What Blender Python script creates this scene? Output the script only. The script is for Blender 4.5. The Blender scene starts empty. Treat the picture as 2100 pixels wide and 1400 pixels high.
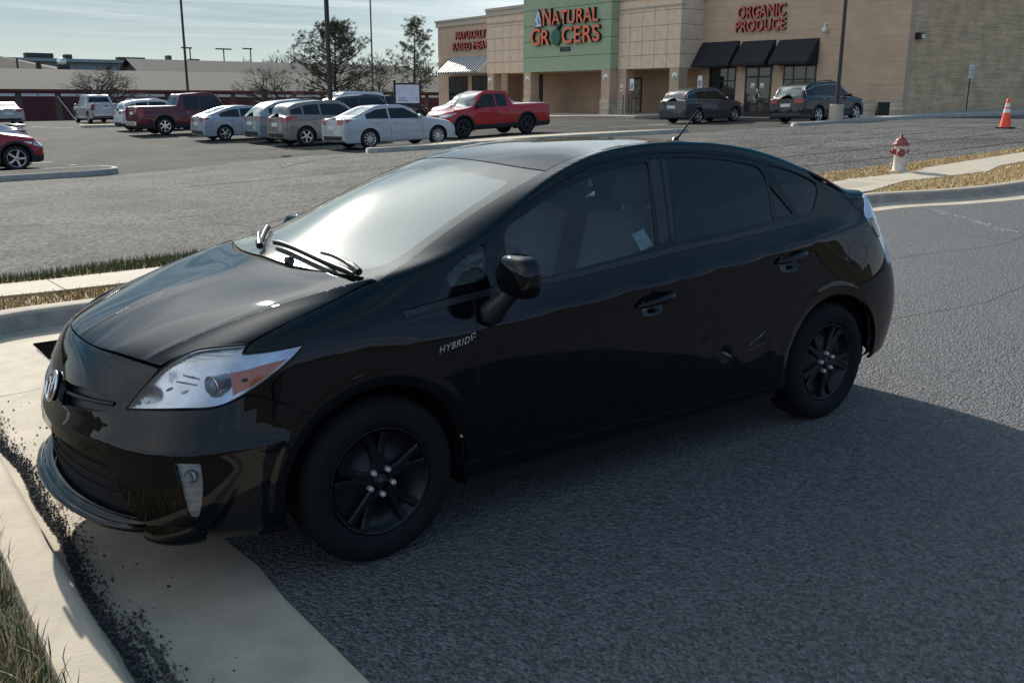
import bpy, bmesh, math, random
import numpy as np
from mathutils import Vector, Matrix, Euler, geometry, interpolate
from mathutils.bvhtree import BVHTree

random.seed(7)
RNG = np.random.default_rng(7)
S = bpy.context.scene
COL = S.collection
rad = math.radians

# ------------------------------------------------------------------ camera
CAM_POS = Vector((-1.532, -3.716, 1.711))
YAW, PITCH, ROLL, FPX, CYPX = 0.636, 0.245, 0.003, 1917.0, 682.0
_f = Vector((math.sin(YAW)*math.cos(PITCH), math.cos(YAW)*math.cos(PITCH), -math.sin(PITCH)))
_r = Vector((math.cos(YAW), -math.sin(YAW), 0.0))
_u = _r.cross(_f)
_c, _s = math.cos(ROLL), math.sin(ROLL)
CAM_R, CAM_U, CAM_F = _c*_r + _s*_u, -_s*_r + _c*_u, _f
cam_d = bpy.data.cameras.new('camera')
cam = bpy.data.objects.new('camera', cam_d)
COL.objects.link(cam)
cam.matrix_world = Matrix.Translation(CAM_POS) @ Matrix((CAM_R, CAM_U, -CAM_F)).transposed().to_4x4()
cam_d.sensor_width = 36.0
cam_d.lens = 36.0*FPX/2100.0
cam_d.shift_y = (CYPX-700.0)/2100.0
cam_d.clip_start, cam_d.clip_end = 0.1, 3000.0
S.camera = cam

# ------------------------------------------------------------------ sun and sky
SUN_ELEV, SUN_AZ = rad(28.5), rad(79.5)          # azimuth measured from +X towards +Y
sun_dir = Vector((math.cos(SUN_ELEV)*math.cos(SUN_AZ), math.cos(SUN_ELEV)*math.sin(SUN_AZ), math.sin(SUN_ELEV)))
sd = bpy.data.lights.new('sun', 'SUN')
sd.energy, sd.angle, sd.color = 4.7, rad(0.6), (1.0, 0.93, 0.82)
sun = bpy.data.objects.new('sun', sd)
COL.objects.link(sun)
sun.rotation_euler = sun_dir.to_track_quat('Z', 'Y').to_euler()

W = bpy.data.worlds.new('World')
S.world = W
W.use_nodes = True
VEIL, CIRRUS, CIRRUS_SUN = 0.96, (3.6, 3.45, 3.1), (22.0, 2.0)
SUNW_LOW, SUNW_HIGH = (6.1, 7.0, 6.6, 1), (0.2, 1.6, 3.0, 1)
AWAY_LOW, AWAY_HIGH = (5.0, 5.3, 5.8, 1), (2.5, 4.0, 6.6, 1)
def build_world():
    nt = W.node_tree
    nt.nodes.clear()
    N, L = nt.nodes.new, nt.links.new
    out = N('ShaderNodeOutputWorld'); bg = N('ShaderNodeBackground')
    sky = N('ShaderNodeTexSky'); sky.sky_type = 'NISHITA'; sky.sun_disc = False
    sky.sun_elevation = SUN_ELEV; sky.sun_rotation = math.pi/2 - SUN_AZ
    sky.air_density, sky.dust_density, sky.ozone_density = 1.0, 1.0, 1.5
    geo = N('ShaderNodeTexCoord')
    sep = N('ShaderNodeSeparateXYZ'); L(geo.outputs['Generated'], sep.inputs[0])
    mx = N('ShaderNodeMath'); mx.operation = 'MAXIMUM'; mx.inputs[1].default_value = 0.05
    L(sep.outputs['Z'], mx.inputs[0])
    dv = N('ShaderNodeVectorMath'); dv.operation = 'DIVIDE'
    cmb = N('ShaderNodeCombineXYZ')
    for i in range(3): L(mx.outputs[0], cmb.inputs[i])
    L(geo.outputs['Generated'], dv.inputs[0]); L(cmb.outputs[0], dv.inputs[1])
    def layer(scale, rot, stretch, lo, hi, detail, dist):
        mp = N('ShaderNodeMapping'); mp.inputs['Rotation'].default_value[2] = rot
        mp.inputs['Scale'].default_value = (scale*stretch, scale, 0.0)
        L(dv.outputs[0], mp.inputs['Vector'])
        nz = N('ShaderNodeTexNoise'); nz.inputs['Scale'].default_value = 1.0
        nz.inputs['Detail'].default_value = detail; nz.inputs['Roughness'].default_value = 0.62
        nz.inputs['Distortion'].default_value = dist
        L(mp.outputs[0], nz.inputs['Vector'])
        mr = N('ShaderNodeMapRange'); mr.interpolation_type = 'SMOOTHSTEP'
        mr.inputs['From Min'].default_value = lo; mr.inputs['From Max'].default_value = hi
        L(nz.outputs['Fac'], mr.inputs['Value'])
        return mr.outputs['Result']
    a = layer(0.55, rad(-32), 0.35, 0.42, 0.78, 7, 0.6)
    b = layer(1.9, rad(-20), 0.22, 0.46, 0.80, 8, 1.2)
    mul = N('ShaderNodeMath'); mul.operation = 'MULTIPLY_ADD'
    L(b, mul.inputs[0]); mul.inputs[1].default_value = 0.45
    L(a, mul.inputs[2])
    fade = N('ShaderNodeMapRange'); fade.interpolation_type = 'SMOOTHSTEP'      # the sheets thin out towards the horizon
    fade.inputs['From Min'].default_value = 0.03; fade.inputs['From Max'].default_value = 0.12; fade.inputs['To Max'].default_value = 0.8
    L(sep.outputs['Z'], fade.inputs['Value'])
    cl = N('ShaderNodeMath'); cl.operation = 'MULTIPLY'; cl.use_clamp = True
    L(mul.outputs[0], cl.inputs[0]); L(fade.outputs['Result'], cl.inputs[1])
    # a thin milky veil of high cloud over the whole sky, bluer overhead; streaks of cirrus in it
    vr = N('ShaderNodeMapRange'); vr.inputs['From Min'].default_value = 0.0; vr.inputs['From Max'].default_value = 0.16
    L(sep.outputs['Z'], vr.inputs['Value'])
    nrm = N('ShaderNodeVectorMath'); nrm.operation = 'NORMALIZE'; L(geo.outputs['Generated'], nrm.inputs[0])
    def glow(direction, power, colour):                                      # a soft bright patch set into the sky
        q = N('ShaderNodeVectorMath'); q.operation = 'DOT_PRODUCT'; q.inputs[1].default_value = tuple(direction); L(nrm.outputs[0], q.inputs[0])
        m_ = N('ShaderNodeMath'); m_.operation = 'MAXIMUM'; m_.inputs[1].default_value = 0.0; L(q.outputs['Value'], m_.inputs[0])
        w_ = N('ShaderNodeMath'); w_.operation = 'POWER'; w_.inputs[1].default_value = power; L(m_.outputs[0], w_.inputs[0])
        c_ = N('ShaderNodeVectorMath'); c_.operation = 'SCALE'; c_.inputs[0].default_value = colour; L(w_.outputs[0], c_.inputs['Scale'])
        return c_.outputs[0]
    def sky_dir(az, el): return Vector((math.cos(rad(el))*math.cos(rad(az)), math.cos(rad(el))*math.sin(rad(az)), math.sin(rad(el))))
    dt = N('ShaderNodeVectorMath'); dt.operation = 'DOT_PRODUCT'; dt.inputs[1].default_value = tuple(sun_dir); L(nrm.outputs[0], dt.inputs[0])
    sr = N('ShaderNodeMapRange'); sr.interpolation_type = 'SMOOTHSTEP'; sr.inputs['From Min'].default_value = -0.8; sr.inputs['From Max'].default_value = 0.35
    L(dt.outputs['Value'], sr.inputs['Value'])
    def ramp(lo, hi):
        q = N('ShaderNodeMix'); q.data_type = 'RGBA'; q.inputs['A'].default_value = lo; q.inputs['B'].default_value = hi
        L(vr.outputs['Result'], q.inputs['Factor']); return q.outputs['Result']
    vc = N('ShaderNodeMix'); vc.data_type = 'RGBA'
    L(ramp(AWAY_LOW, AWAY_HIGH), vc.inputs['A']); L(ramp(SUNW_LOW, SUNW_HIGH), vc.inputs['B'])
    L(sr.outputs['Result'], vc.inputs['Factor'])
    # the bright aureole that high cloud makes round the sun
    mx0 = N('ShaderNodeMath'); mx0.operation = 'MAXIMUM'; mx0.inputs[1].default_value = 0.0; L(dt.outputs['Value'], mx0.inputs[0])
    va = N('ShaderNodeVectorMath'); va.operation = 'ADD'; L(vc.outputs['Result'], va.inputs[0]); L(glow(sky_dir(76, 41), 24.0, (30.0, 29.2, 26.8)), va.inputs[1])
    vb = N('ShaderNodeVectorMath'); vb.operation = 'ADD'; L(va.outputs[0], vb.inputs[0]); L(glow(sky_dir(50, 15), 60.0, (9.5, 9.2, 8.4)), vb.inputs[1])
    vw = N('ShaderNodeVectorMath'); vw.operation = 'ADD'; L(vb.outputs[0], vw.inputs[0]); L(glow(sky_dir(168, 34), 5.0, (9.5, 8.6, 7.4)), vw.inputs[1])  # added glow, out of view in the west, to light the store front
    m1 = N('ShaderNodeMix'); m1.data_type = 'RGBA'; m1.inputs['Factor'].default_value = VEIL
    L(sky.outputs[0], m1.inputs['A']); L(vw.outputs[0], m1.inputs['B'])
    lite = N('ShaderNodeMix'); lite.data_type = 'RGBA'; lite.blend_type = 'ADD'; lite.inputs['Factor'].default_value = 1.0
    pc = N('ShaderNodeMath'); pc.operation = 'POWER'; pc.inputs[1].default_value = CIRRUS_SUN[0]; L(mx0.outputs[0], pc.inputs[0])   # cloud near the sun is lit through
    pk = N('ShaderNodeMath'); pk.operation = 'MULTIPLY_ADD'; pk.inputs[1].default_value = CIRRUS_SUN[1]; pk.inputs[2].default_value = 1.0; L(pc.outputs[0], pk.inputs[0])
    cs = N('ShaderNodeVectorMath'); cs.operation = 'SCALE'; cs.inputs[0].default_value = CIRRUS; L(pk.outputs[0], cs.inputs['Scale'])
    L(cs.outputs[0], lite.inputs['B'])
    L(m1.outputs['Result'], lite.inputs['A'])
    mix = N('ShaderNodeMix'); mix.data_type = 'RGBA'
    L(cl.outputs[0], mix.inputs['Factor']); L(m1.outputs['Result'], mix.inputs['A']); L(lite.outputs['Result'], mix.inputs['B'])
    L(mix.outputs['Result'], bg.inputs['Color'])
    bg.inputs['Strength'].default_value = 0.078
    L(bg.outputs[0], out.inputs['Surface'])
build_world()

S.view_settings.view_transform = 'Standard'
S.view_settings.look = 'None'
S.view_settings.exposure = 0.52
S.view_settings.gamma = 1.0
S.render.engine = 'CYCLES'
S.cycles.max_bounces = 8
S.cycles.transparent_max_bounces = 16
S.cycles.caustics_reflective = False
S.cycles.caustics_refractive = False
S.cycles.sample_clamp_indirect = 6.0
try:
    S.cycles.use_denoising = True
except Exception:
    pass
# ------------------------------------------------------------------ helpers
def tag(o, label=None, cat=None, group=None, kind=None):
    if label: o['label'] = label
    if cat: o['category'] = cat
    if group: o['group'] = group
    if kind: o['kind'] = kind
    return o

def empty(name, loc=(0, 0, 0), rot=None, parent=None):
    o = bpy.data.objects.new(name, None)
    COL.objects.link(o)
    o.location = loc
    o.empty_display_size = 0.2
    if rot is not None: o.rotation_euler = rot
    if parent: o.parent = parent
    return o

class MB:
    """collects faces, becomes one mesh object"""
    def __init__(self):
        self.v, self.f, self.m, self.s, self.mats = [], [], [], [], []
    def mi(self, mat):
        if mat not in self.mats: self.mats.append(mat)
        return self.mats.index(mat)
    def add(self, vs, fs, mat, smooth=False):
        b = len(self.v); k = self.mi(mat)
        self.v.extend([tuple(p) for p in vs])
        for f in fs:
            self.f.append([i+b for i in f]); self.m.append(k); self.s.append(smooth)
    def box(self, lo, hi, mat, rot=None, at=(0, 0, 0)):
        x0, y0, z0 = lo; x1, y1, z1 = hi
        vs = [Vector(p) for p in ((x0,y0,z0),(x1,y0,z0),(x1,y1,z0),(x0,y1,z0),(x0,y0,z1),(x1,y0,z1),(x1,y1,z1),(x0,y1,z1))]
        if rot is not None:
            R = rot if isinstance(rot, Matrix) else Euler(rot).to_matrix()
            vs = [R @ p for p in vs]
        vs = [p + Vector(at) for p in vs]
        self.add(vs, [(0,3,2,1),(4,5,6,7),(0,1,5,4),(1,2,6,5),(2,3,7,6),(3,0,4,7)], mat)
    def tube(self, pts, r, mat, n=8, cap=True, smooth=True):
        pts = [Vector(p) for p in pts]
        rs = [float(q) for q in r] if isinstance(r, (list, tuple)) else [float(r)]*len(pts)
        rings = []
        up = None
        for i, p in enumerate(pts):
            d = (pts[min(i+1, len(pts)-1)] - pts[max(i-1, 0)])
            d = d.normalized() if d.length > 1e-9 else Vector((0, 0, 1))
            if up is None:
                a = Vector((0, 0, 1)) if abs(d.z) < .9 else Vector((1, 0, 0))
                u = d.cross(a).normalized()
            else:
                u = (up - d*up.dot(d)).normalized()
            up = u; w = d.cross(u)
            rings.append([p + rs[i]*(math.cos(2*math.pi*k/n)*u + math.sin(2*math.pi*k/n)*w) for k in range(n)])
        vs = [q for ring in rings for q in ring]
        fs = []
        for i in range(len(rings)-1):
            for k in range(n):
                fs.append((i*n+k, i*n+(k+1) % n, (i+1)*n+(k+1) % n, (i+1)*n+k))
        self.add(vs, fs, mat, smooth)
        if cap:
            self.add(rings[0], [tuple(reversed(range(n)))], mat)
            self.add(rings[-1], [tuple(range(n))], mat)
    def lathe(self, prof, mat, n=24, axis='z', at=(0, 0, 0), smooth=True, arc=None):
        """prof: (radius, height) pairs"""
        vs, fs = [], []
        m = len(prof); full = arc is None
        cnt = n if full else n+1
        for k in range(cnt):
            a = 2*math.pi*k/n if full else arc[0] + (arc[1]-arc[0])*k/n
            c, s = math.cos(a), math.sin(a)
            for r_, h_ in prof:
                if axis == 'z': q = (r_*c, r_*s, h_)
                elif axis == 'y': q = (r_*c, h_, r_*s)
                else: q = (h_, r_*c, r_*s)
                vs.append((q[0]+at[0], q[1]+at[1], q[2]+at[2]))
        for k in range(n):
            k2 = (k+1) % cnt
            for j in range(m-1):
                fs.append((k*m+j, k2*m+j, k2*m+j+1, k*m+j+1))
        self.add(vs, fs, mat, smooth)
    def prism(self, poly, lo, hi, mat, axis='y', at=(0, 0, 0)):
        """extrude a 2D polygon; axis y: poly is (x, z); x: poly is (y, z); z: poly is (x, y)"""
        def P(p, h_):
            q = {'y': (p[0], h_, p[1]), 'x': (h_, p[0], p[1]), 'z': (p[0], p[1], h_)}[axis]
            return (q[0]+at[0], q[1]+at[1], q[2]+at[2])
        n = len(poly)
        vs = [P(p, lo) for p in poly] + [P(p, hi) for p in poly]
        fs = [tuple(range(n)), tuple(reversed(range(n, 2*n)))] + [(i, i+n, (i+1) % n+n, (i+1) % n) for i in range(n)]
        self.add(vs, fs, mat)
    def build(self, name, parent=None, bevel=0.0, auto=None, recalc=True, coll=None):
        me = bpy.data.meshes.new(name)
        me.from_pydata(self.v, [], self.f)
        for m in self.mats: me.materials.append(m)
        me.polygons.foreach_set('material_index', self.m)
        me.polygons.foreach_set('use_smooth', self.s)
        if recalc:
            bm = bmesh.new(); bm.from_mesh(me)
            bmesh.ops.recalc_face_normals(bm, faces=bm.faces)
            bm.to_mesh(me); bm.free()
        me.update()
        o = bpy.data.objects.new(name, me)
        COL.objects.link(o)
        if parent: o.parent = parent
        if bevel:
            md = o.modifiers.new('bevel', 'BEVEL'); md.width = bevel; md.segments = 2; md.limit_method = 'ANGLE'
            md.angle_limit = rad(40)
        return o

def copy_tree(o, parent=None):
    c = o.copy(); COL.objects.link(c)
    if parent: c.parent = parent
    for ch in list(o.children): copy_tree(ch, c)
    return c

# ------------------------------------------------------------------ materials
def _nt(name):
    m = bpy.data.materials.new(name); m.use_nodes = True
    nt = m.node_tree; nt.nodes.clear()
    out = nt.nodes.new('ShaderNodeOutputMaterial')
    return m, nt, out

def pmat(name, col, rough=0.5, metal=0.0, var=0.0, vscale=8.0, bump=0.0, bscale=40.0, coat=0.0, coat_rough=0.03,
         col2=None, spec=0.5, stretch=None, rvar=0.0, emit=None, coat_ior=1.5):
    """Principled with optional large-scale colour variation and bump, object space"""
    m, nt, out = _nt(name)
    N, L = nt.nodes.new, nt.links.new
    p = N('ShaderNodeBsdfPrincipled'); L(p.outputs[0], out.inputs[0])
    p.inputs['Base Color'].default_value = (*col, 1)
    p.inputs['Roughness'].default_value = rough
    p.inputs['Metallic'].default_value = metal
    p.inputs['Specular IOR Level'].default_value = spec
    p.inputs['Coat Weight'].default_value = coat
    p.inputs['Coat Roughness'].default_value = coat_rough
    p.inputs['Coat IOR'].default_value = coat_ior
    if emit: p.inputs['Emission Color'].default_value = (*emit[0], 1); p.inputs['Emission Strength'].default_value = emit[1]
    if var or bump or rvar or col2:
        tc = N('ShaderNodeTexCoord'); vec = tc.outputs['Object']
        if stretch:
            mp = N('ShaderNodeMapping'); mp.inputs['Scale'].default_value = stretch
            L(vec, mp.inputs[0]); vec = mp.outputs[0]
        nz = N('ShaderNodeTexNoise'); nz.inputs['Scale'].default_value = vscale; nz.inputs['Detail'].default_value = 6
        nz.inputs['Roughness'].default_value = 0.6
        L(vec, nz.inputs['Vector'])
        if var or col2:
            mr = N('ShaderNodeMapRange'); mr.inputs['From Min'].default_value = 0.3; mr.inputs['From Max'].default_value = 0.7
            L(nz.outputs['Fac'], mr.inputs['Value'])
            mx = N('ShaderNodeMix'); mx.data_type = 'RGBA'
            L(mr.outputs[0], mx.inputs['Factor'])
            c2 = col2 if col2 else tuple(min(1, c*(1+var)) for c in col)
            c1 = col if col2 else tuple(c*(1-var) for c in col)
            mx.inputs['A'].default_value = (*c1, 1); mx.inputs['B'].default_value = (*c2, 1)
            L(mx.outputs['Result'], p.inputs['Base Color'])
        if rvar:
            m2 = N('ShaderNodeMapRange'); m2.inputs['To Min'].default_value = max(0, rough-rvar); m2.inputs['To Max'].default_value = rough+rvar
            L(nz.outputs['Fac'], m2.inputs['Value']); L(m2.outputs[0], p.inputs['Roughness'])
        if bump:
            nb = N('ShaderNodeTexNoise'); nb.inputs['Scale'].default_value = bscale; nb.inputs['Detail'].default_value = 4
            L(vec, nb.inputs['Vector'])
            b = N('ShaderNodeBump'); b.inputs['Strength'].default_value = bump; b.inputs['Distance'].default_value = 0.01
            L(nb.outputs['Fac'], b.inputs['Height']); L(b.outputs[0], p.inputs['Normal'])
    return m

def glass_mat(name, tint, rough=0.0, refl=1.0, haze=0.0, haze_col=(0.5, 0.5, 0.48), ior=1.5, film=None, streak=False):
    """window glass: a tinted see-through layer under a Fresnel reflection, with a little dust"""
    m, nt, out = _nt(name)
    N, L = nt.nodes.new, nt.links.new
    tr = N('ShaderNodeBsdfTransparent'); tr.inputs[0].default_value = (*tint, 1)
    gl = N('ShaderNodeBsdfGlossy'); gl.inputs['Roughness'].default_value = rough
    gl.inputs['Color'].default_value = (refl, refl, refl, 1)
    fr = N('ShaderNodeFresnel'); fr.inputs['IOR'].default_value = ior
    mx = N('ShaderNodeMixShader'); L(fr.outputs[0], mx.inputs[0]); L(tr.outputs[0], mx.inputs[1]); L(gl.outputs[0], mx.inputs[2])
    last = mx
    if film:                                                            # greasy film: a second, blurred reflection
        g2 = N('ShaderNodeBsdfGlossy'); g2.inputs['Roughness'].default_value = film[0]; g2.inputs['Color'].default_value = (.85, .85, .8, 1)
        m3 = N('ShaderNodeMixShader'); m3.inputs[0].default_value = film[1]
        L(mx.outputs[0], m3.inputs[1]); L(g2.outputs[0], m3.inputs[2]); mx = m3; last = m3
    if haze:
        df = N('ShaderNodeBsdfDiffuse'); df.inputs[0].default_value = (*haze_col, 1)
        tc = N('ShaderNodeTexCoord'); nz = N('ShaderNodeTexNoise'); nz.inputs['Scale'].default_value = 3.0; nz.inputs['Detail'].default_value = 7
        L(tc.outputs['Object'], nz.inputs['Vector'])
        if streak:
            mp = N('ShaderNodeMapping'); mp.inputs['Rotation'].default_value = (0, 0, rad(28)); mp.inputs['Scale'].default_value = (1.1, 5.5, 1)
            L(tc.outputs['Object'], mp.inputs[0]); L(mp.outputs[0], nz.inputs['Vector']); nz.inputs['Distortion'].default_value = .9; nz.inputs['Roughness'].default_value = .66
        mr = N('ShaderNodeMapRange'); mr.inputs['To Min'].default_value = haze*0.55; mr.inputs['To Max'].default_value = haze*1.45
        mr.inputs['From Min'].default_value = 0.3; mr.inputs['From Max'].default_value = 0.7
        L(nz.outputs['Fac'], mr.inputs['Value'])
        m2 = N('ShaderNodeMixShader'); L(mr.outputs[0], m2.inputs[0]); L(mx.outputs[0], m2.inputs[1]); L(df.outputs[0], m2.inputs[2])
        last = m2
    L(last.outputs[0], out.inputs[0])
    return m

# ------------------------------------------------------------------ car shells: a smooth surface through given points
ROWS = 6
def make_shell(side, top, creases=(), level=3, iters=5):
    """side[i][j]: i runs from the nose centre round the corner, along the flank to the tail centre, j from the belt down to
    the sill; top[k][l]: stations along the flank (columns 4..n-5 of side), l from just above the belt to the centre line.
    All points have y >= 0; the shell is mirrored.  Returns mesh (smooth, whole car)."""
    n = len(side); nl = len(top[0])              # nl lateral rows above the belt (last one on the centre line)
    pts, idx = [], {}
    def key(p): return tuple(round(c, 5) for c in p)
    def vid(p):
        k = key(p)
        if k not in idx: idx[k] = len(pts); pts.append(Vector(p))
        return idx[k]
    faces = []
    def quad(a, b, c, d):
        for sgn in (1, -1):
            q = [vid((p[0], p[1]*sgn, p[2])) for p in (a, b, c, d)]
            if sgn < 0: q.reverse()
            r = []
            for i in q:
                if i not in r: r.append(i)
            if len(r) >= 3: faces.append(r)
    for i in range(n-1):
        for j in range(len(side[0])-1):
            quad(side[i][j], side[i][j+1], side[i+1][j+1], side[i+1][j])
    # top grid: columns = front edge, stations..., rear edge
    cols = [[side[nl][0]] + [side[nl-1-l][0] for l in range(nl)]]
    for k in range(len(top)):
        cols.append([side[nl+1+k][0]] + list(top[k]))
    m = nl+1+len(top)
    cols.append([side[m][0]] + [side[m+1+l][0] for l in range(nl)])
    for k in range(len(cols)-1):
        for l in range(nl):
            quad(cols[k][l], cols[k+1][l], cols[k+1][l+1], cols[k][l+1])
    me = bpy.data.meshes.new('shell')
    me.from_pydata(pts, [], [list(reversed(f)) for f in faces])
    o = bpy.data.objects.new('shell', me); COL.objects.link(o)
    if creases:
        bm = bmesh.new(); bm.from_mesh(me)
        lay = bm.edges.layers.float.new('crease_edge')
        bm.verts.ensure_lookup_table()
        want = {}
        for a, b, w in creases:
            for sgn in (1, -1):
                ka, kb = key((a[0], a[1]*sgn, a[2])), key((b[0], b[1]*sgn, b[2]))
                if ka in idx and kb in idx: want[frozenset((idx[ka], idx[kb]))] = w
        for e in bm.edges:
            w = want.get(frozenset((e.verts[0].index, e.verts[1].index)))
            if w: e[lay] = w
        bm.to_mesh(me); bm.free()
    md = o.modifiers.new('s', 'SUBSURF'); md.levels = level; md.render_levels = level
    md.use_limit_surface = True
    tgt = np.array([tuple(p) for p in pts]); cur = tgt.copy(); N0 = len(pts)
    dg = bpy.context.evaluated_depsgraph_get()
    for it in range(iters+1):
        me.vertices.foreach_set('co', cur.ravel()); me.update()
        dg.update()
        ev = o.evaluated_get(dg)
        em = ev.to_mesh()
        co = np.empty(len(em.vertices)*3); em.vertices.foreach_get('co', co); co = co.reshape(-1, 3)
        if it < iters:
            cur = cur + 0.85*(tgt - co[:N0])
        else:
            res = bpy.data.meshes.new_from_object(ev)
        ev.to_mesh_clear()
    bpy.data.objects.remove(o)
    return res

class Shell:
    def __init__(self, mesh, xf, rf, xr, rr):
        self.me = mesh
        self.vs = [v.co.copy() for v in mesh.vertices]
        self.ns = [v.normal.copy() for v in mesh.vertices]
        self.ps = [tuple(p.vertices) for p in mesh.polygons]
        self.bvh = BVHTree.FromPolygons(self.vs, self.ps)
        self.xf, self.rf, self.xr, self.rr = xf, rf, xr, rr
    def cast(self, o, d):
        loc, n, i, dist = self.bvh.ray_cast(Vector(o), Vector(d))
        if loc is None:
            loc, n, i, dist = self.bvh.find_nearest(Vector(o) + Vector(d)*1.2)
        return loc, self.normal(loc, i)
    def normal(self, loc, i):
        p = self.ps[i]
        w = interpolate.poly_3d_calc([self.vs[k] for k in p], loc)
        n = Vector((0, 0, 0))
        for k, a in zip(p, w): n += self.ns[k]*a
        return n.normalized()
    # chart 's': wraps round nose, near flank (y<0) and tail
    def ray_s(self, s, z):
        if s < self.xf:
            a = (self.xf - s)/self.rf
            d = Vector((-math.sin(a), -math.cos(a), 0)); c = Vector((self.xf, 0, z))
        elif s > self.xr:
            a = (s - self.xr)/self.rr
            d = Vector((math.sin(a), -math.cos(a), 0)); c = Vector((self.xr, 0, z))
        else:
            d = Vector((0, -1, 0)); c = Vector((s, 0, z))
        return c + d*2.2, -d
    def at_s(self, s, z): return self.cast(*self.ray_s(s, z))
    def at_t(self, x, y): return self.cast((x, y, 3), (0, 0, -1))
    def to_s(self, p):
        if p[0] < self.xf: return self.xf - self.rf*math.atan2(self.xf - p[0], -p[1])
        if p[0] > self.xr: return self.xr + self.rr*math.atan2(p[0] - self.xr, -p[1])
        return p[0]
    @property
    def s_front(self): return self.xf - self.rf*math.pi/2
    @property
    def s_rear(self): return self.xr + self.rr*math.pi/2

def spline(pts, closed=True, step=0.02):
    """closed outline through pts; a point (x, y, 1) is a sharp corner"""
    n = len(pts)
    P = [Vector((p[0], p[1])) for p in pts]
    corner = [len(p) > 2 and p[2] == 1 for p in pts]
    out = []
    rng = range(n) if closed else range(n-1)
    for i in rng:
        a, b = P[i], P[(i+1) % n]
        pa = P[i-1] if (closed or i > 0) else a
        pb = P[(i+2) % n] if (closed or i+2 < n) else b
        ta = (b - pa)*0.5 if not corner[i] else (b - a)
        tb = (pb - a)*0.5 if not corner[(i+1) % n] else (b - a)
        L = (b-a).length
        lim = L*1.0
        if ta.length > lim: ta = ta.normalized()*lim
        if tb.length > lim: tb = tb.normalized()*lim
        if corner[i] and not corner[(i+1) % n]: ta = (b-a)*1.5 - tb*0.5
        if corner[(i+1) % n] and not corner[i]: tb = (b-a)*1.5 - ta*0.5
        k = max(1, int(math.ceil(L/step)))
        for j in range(k):
            t = j/k
            h1 = 2*t**3-3*t*t+1; h2 = t**3-2*t*t+t; h3 = -2*t**3+3*t*t; h4 = t**3-t*t
            out.append(a*h1 + ta*h2 + b*h3 + tb*h4)
    if not closed: out.append(P[-1].copy())
    return out

def inside(p, poly):
    x, y = p[0], p[1]; c = False; j = len(poly)-1
    for i in range(len(poly)):
        a, b = poly[i], poly[j]
        if (a[1] > y) != (b[1] > y) and x < (b[0]-a[0])*(y-a[1])/(b[1]-a[1])+a[0]: c = not c
        j = i
    return c

def cdt(outer, holes=(), spacing=0.03, extra=()):
    """triangulate a region with interior points; returns verts2d, tris, boundary loops (as vertex indices)"""
    loops = [outer] + list(holes)
    pts = []; edges = []; lid = []
    for lp in loops:
        b = len(pts); n = len(lp)
        pts += [Vector((p[0], p[1])) for p in lp]
        edges += [(b+i, b+(i+1) % n) for i in range(n)]
        lid.append(list(range(b, b+n)))
    arr = np.array([(p.x, p.y) for p in pts])
    lo, hi = arr.min(0), arr.max(0)
    nx = max(1, int((hi[0]-lo[0])/spacing)); ny = max(1, int((hi[1]-lo[1])/spacing))
    if nx*ny < 60000:
        for i in range(nx+1):
            for j in range(ny+1):
                q = (lo[0]+spacing*(i+0.5*(j % 2)), lo[1]+spacing*j)
                if not inside(q, outer) or any(inside(q, h_) for h_ in holes): continue
                if np.min(np.abs(arr[:, 0]-q[0])+np.abs(arr[:, 1]-q[1])) < spacing*0.5: continue
                pts.append(Vector(q))
    for q in extra:
        if inside(q, outer) and not any(inside(q, h_) for h_ in holes) and np.min(np.abs(arr[:, 0]-q[0])+np.abs(arr[:, 1]-q[1])) > .004: pts.append(Vector((q[0], q[1])))
    v2, e2, f2, ov, oe, of = geometry.delaunay_2d_cdt(pts, edges, [], 0, 1e-6)
    tris = []
    for f in f2:
        c = sum((v2[i] for i in f), Vector((0, 0)))/len(f)
        if inside(c, outer) and not any(inside(c, h_) for h_ in holes): tris.append(list(f))
    m = {}
    for i, src in enumerate(ov):
        for k in src: m[k] = i
    bl = [[m[k] for k in lp] for lp in lid]
    return v2, tris, bl

def mesh_with_normals(name, vs, fs, ns, mats, fm=None, parent=None):
    me = bpy.data.meshes.new(name)
    me.from_pydata([tuple(v) for v in vs], [], fs)
    for m in mats: me.materials.append(m)
    if fm: me.polygons.foreach_set('material_index', fm)
    me.polygons.foreach_set('use_smooth', [True]*len(fs))
    me.update()
    me.normals_split_custom_set_from_vertices([tuple(n) for n in ns])
    o = bpy.data.objects.new(name, me); COL.objects.link(o)
    if parent: o.parent = parent
    return o

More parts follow.
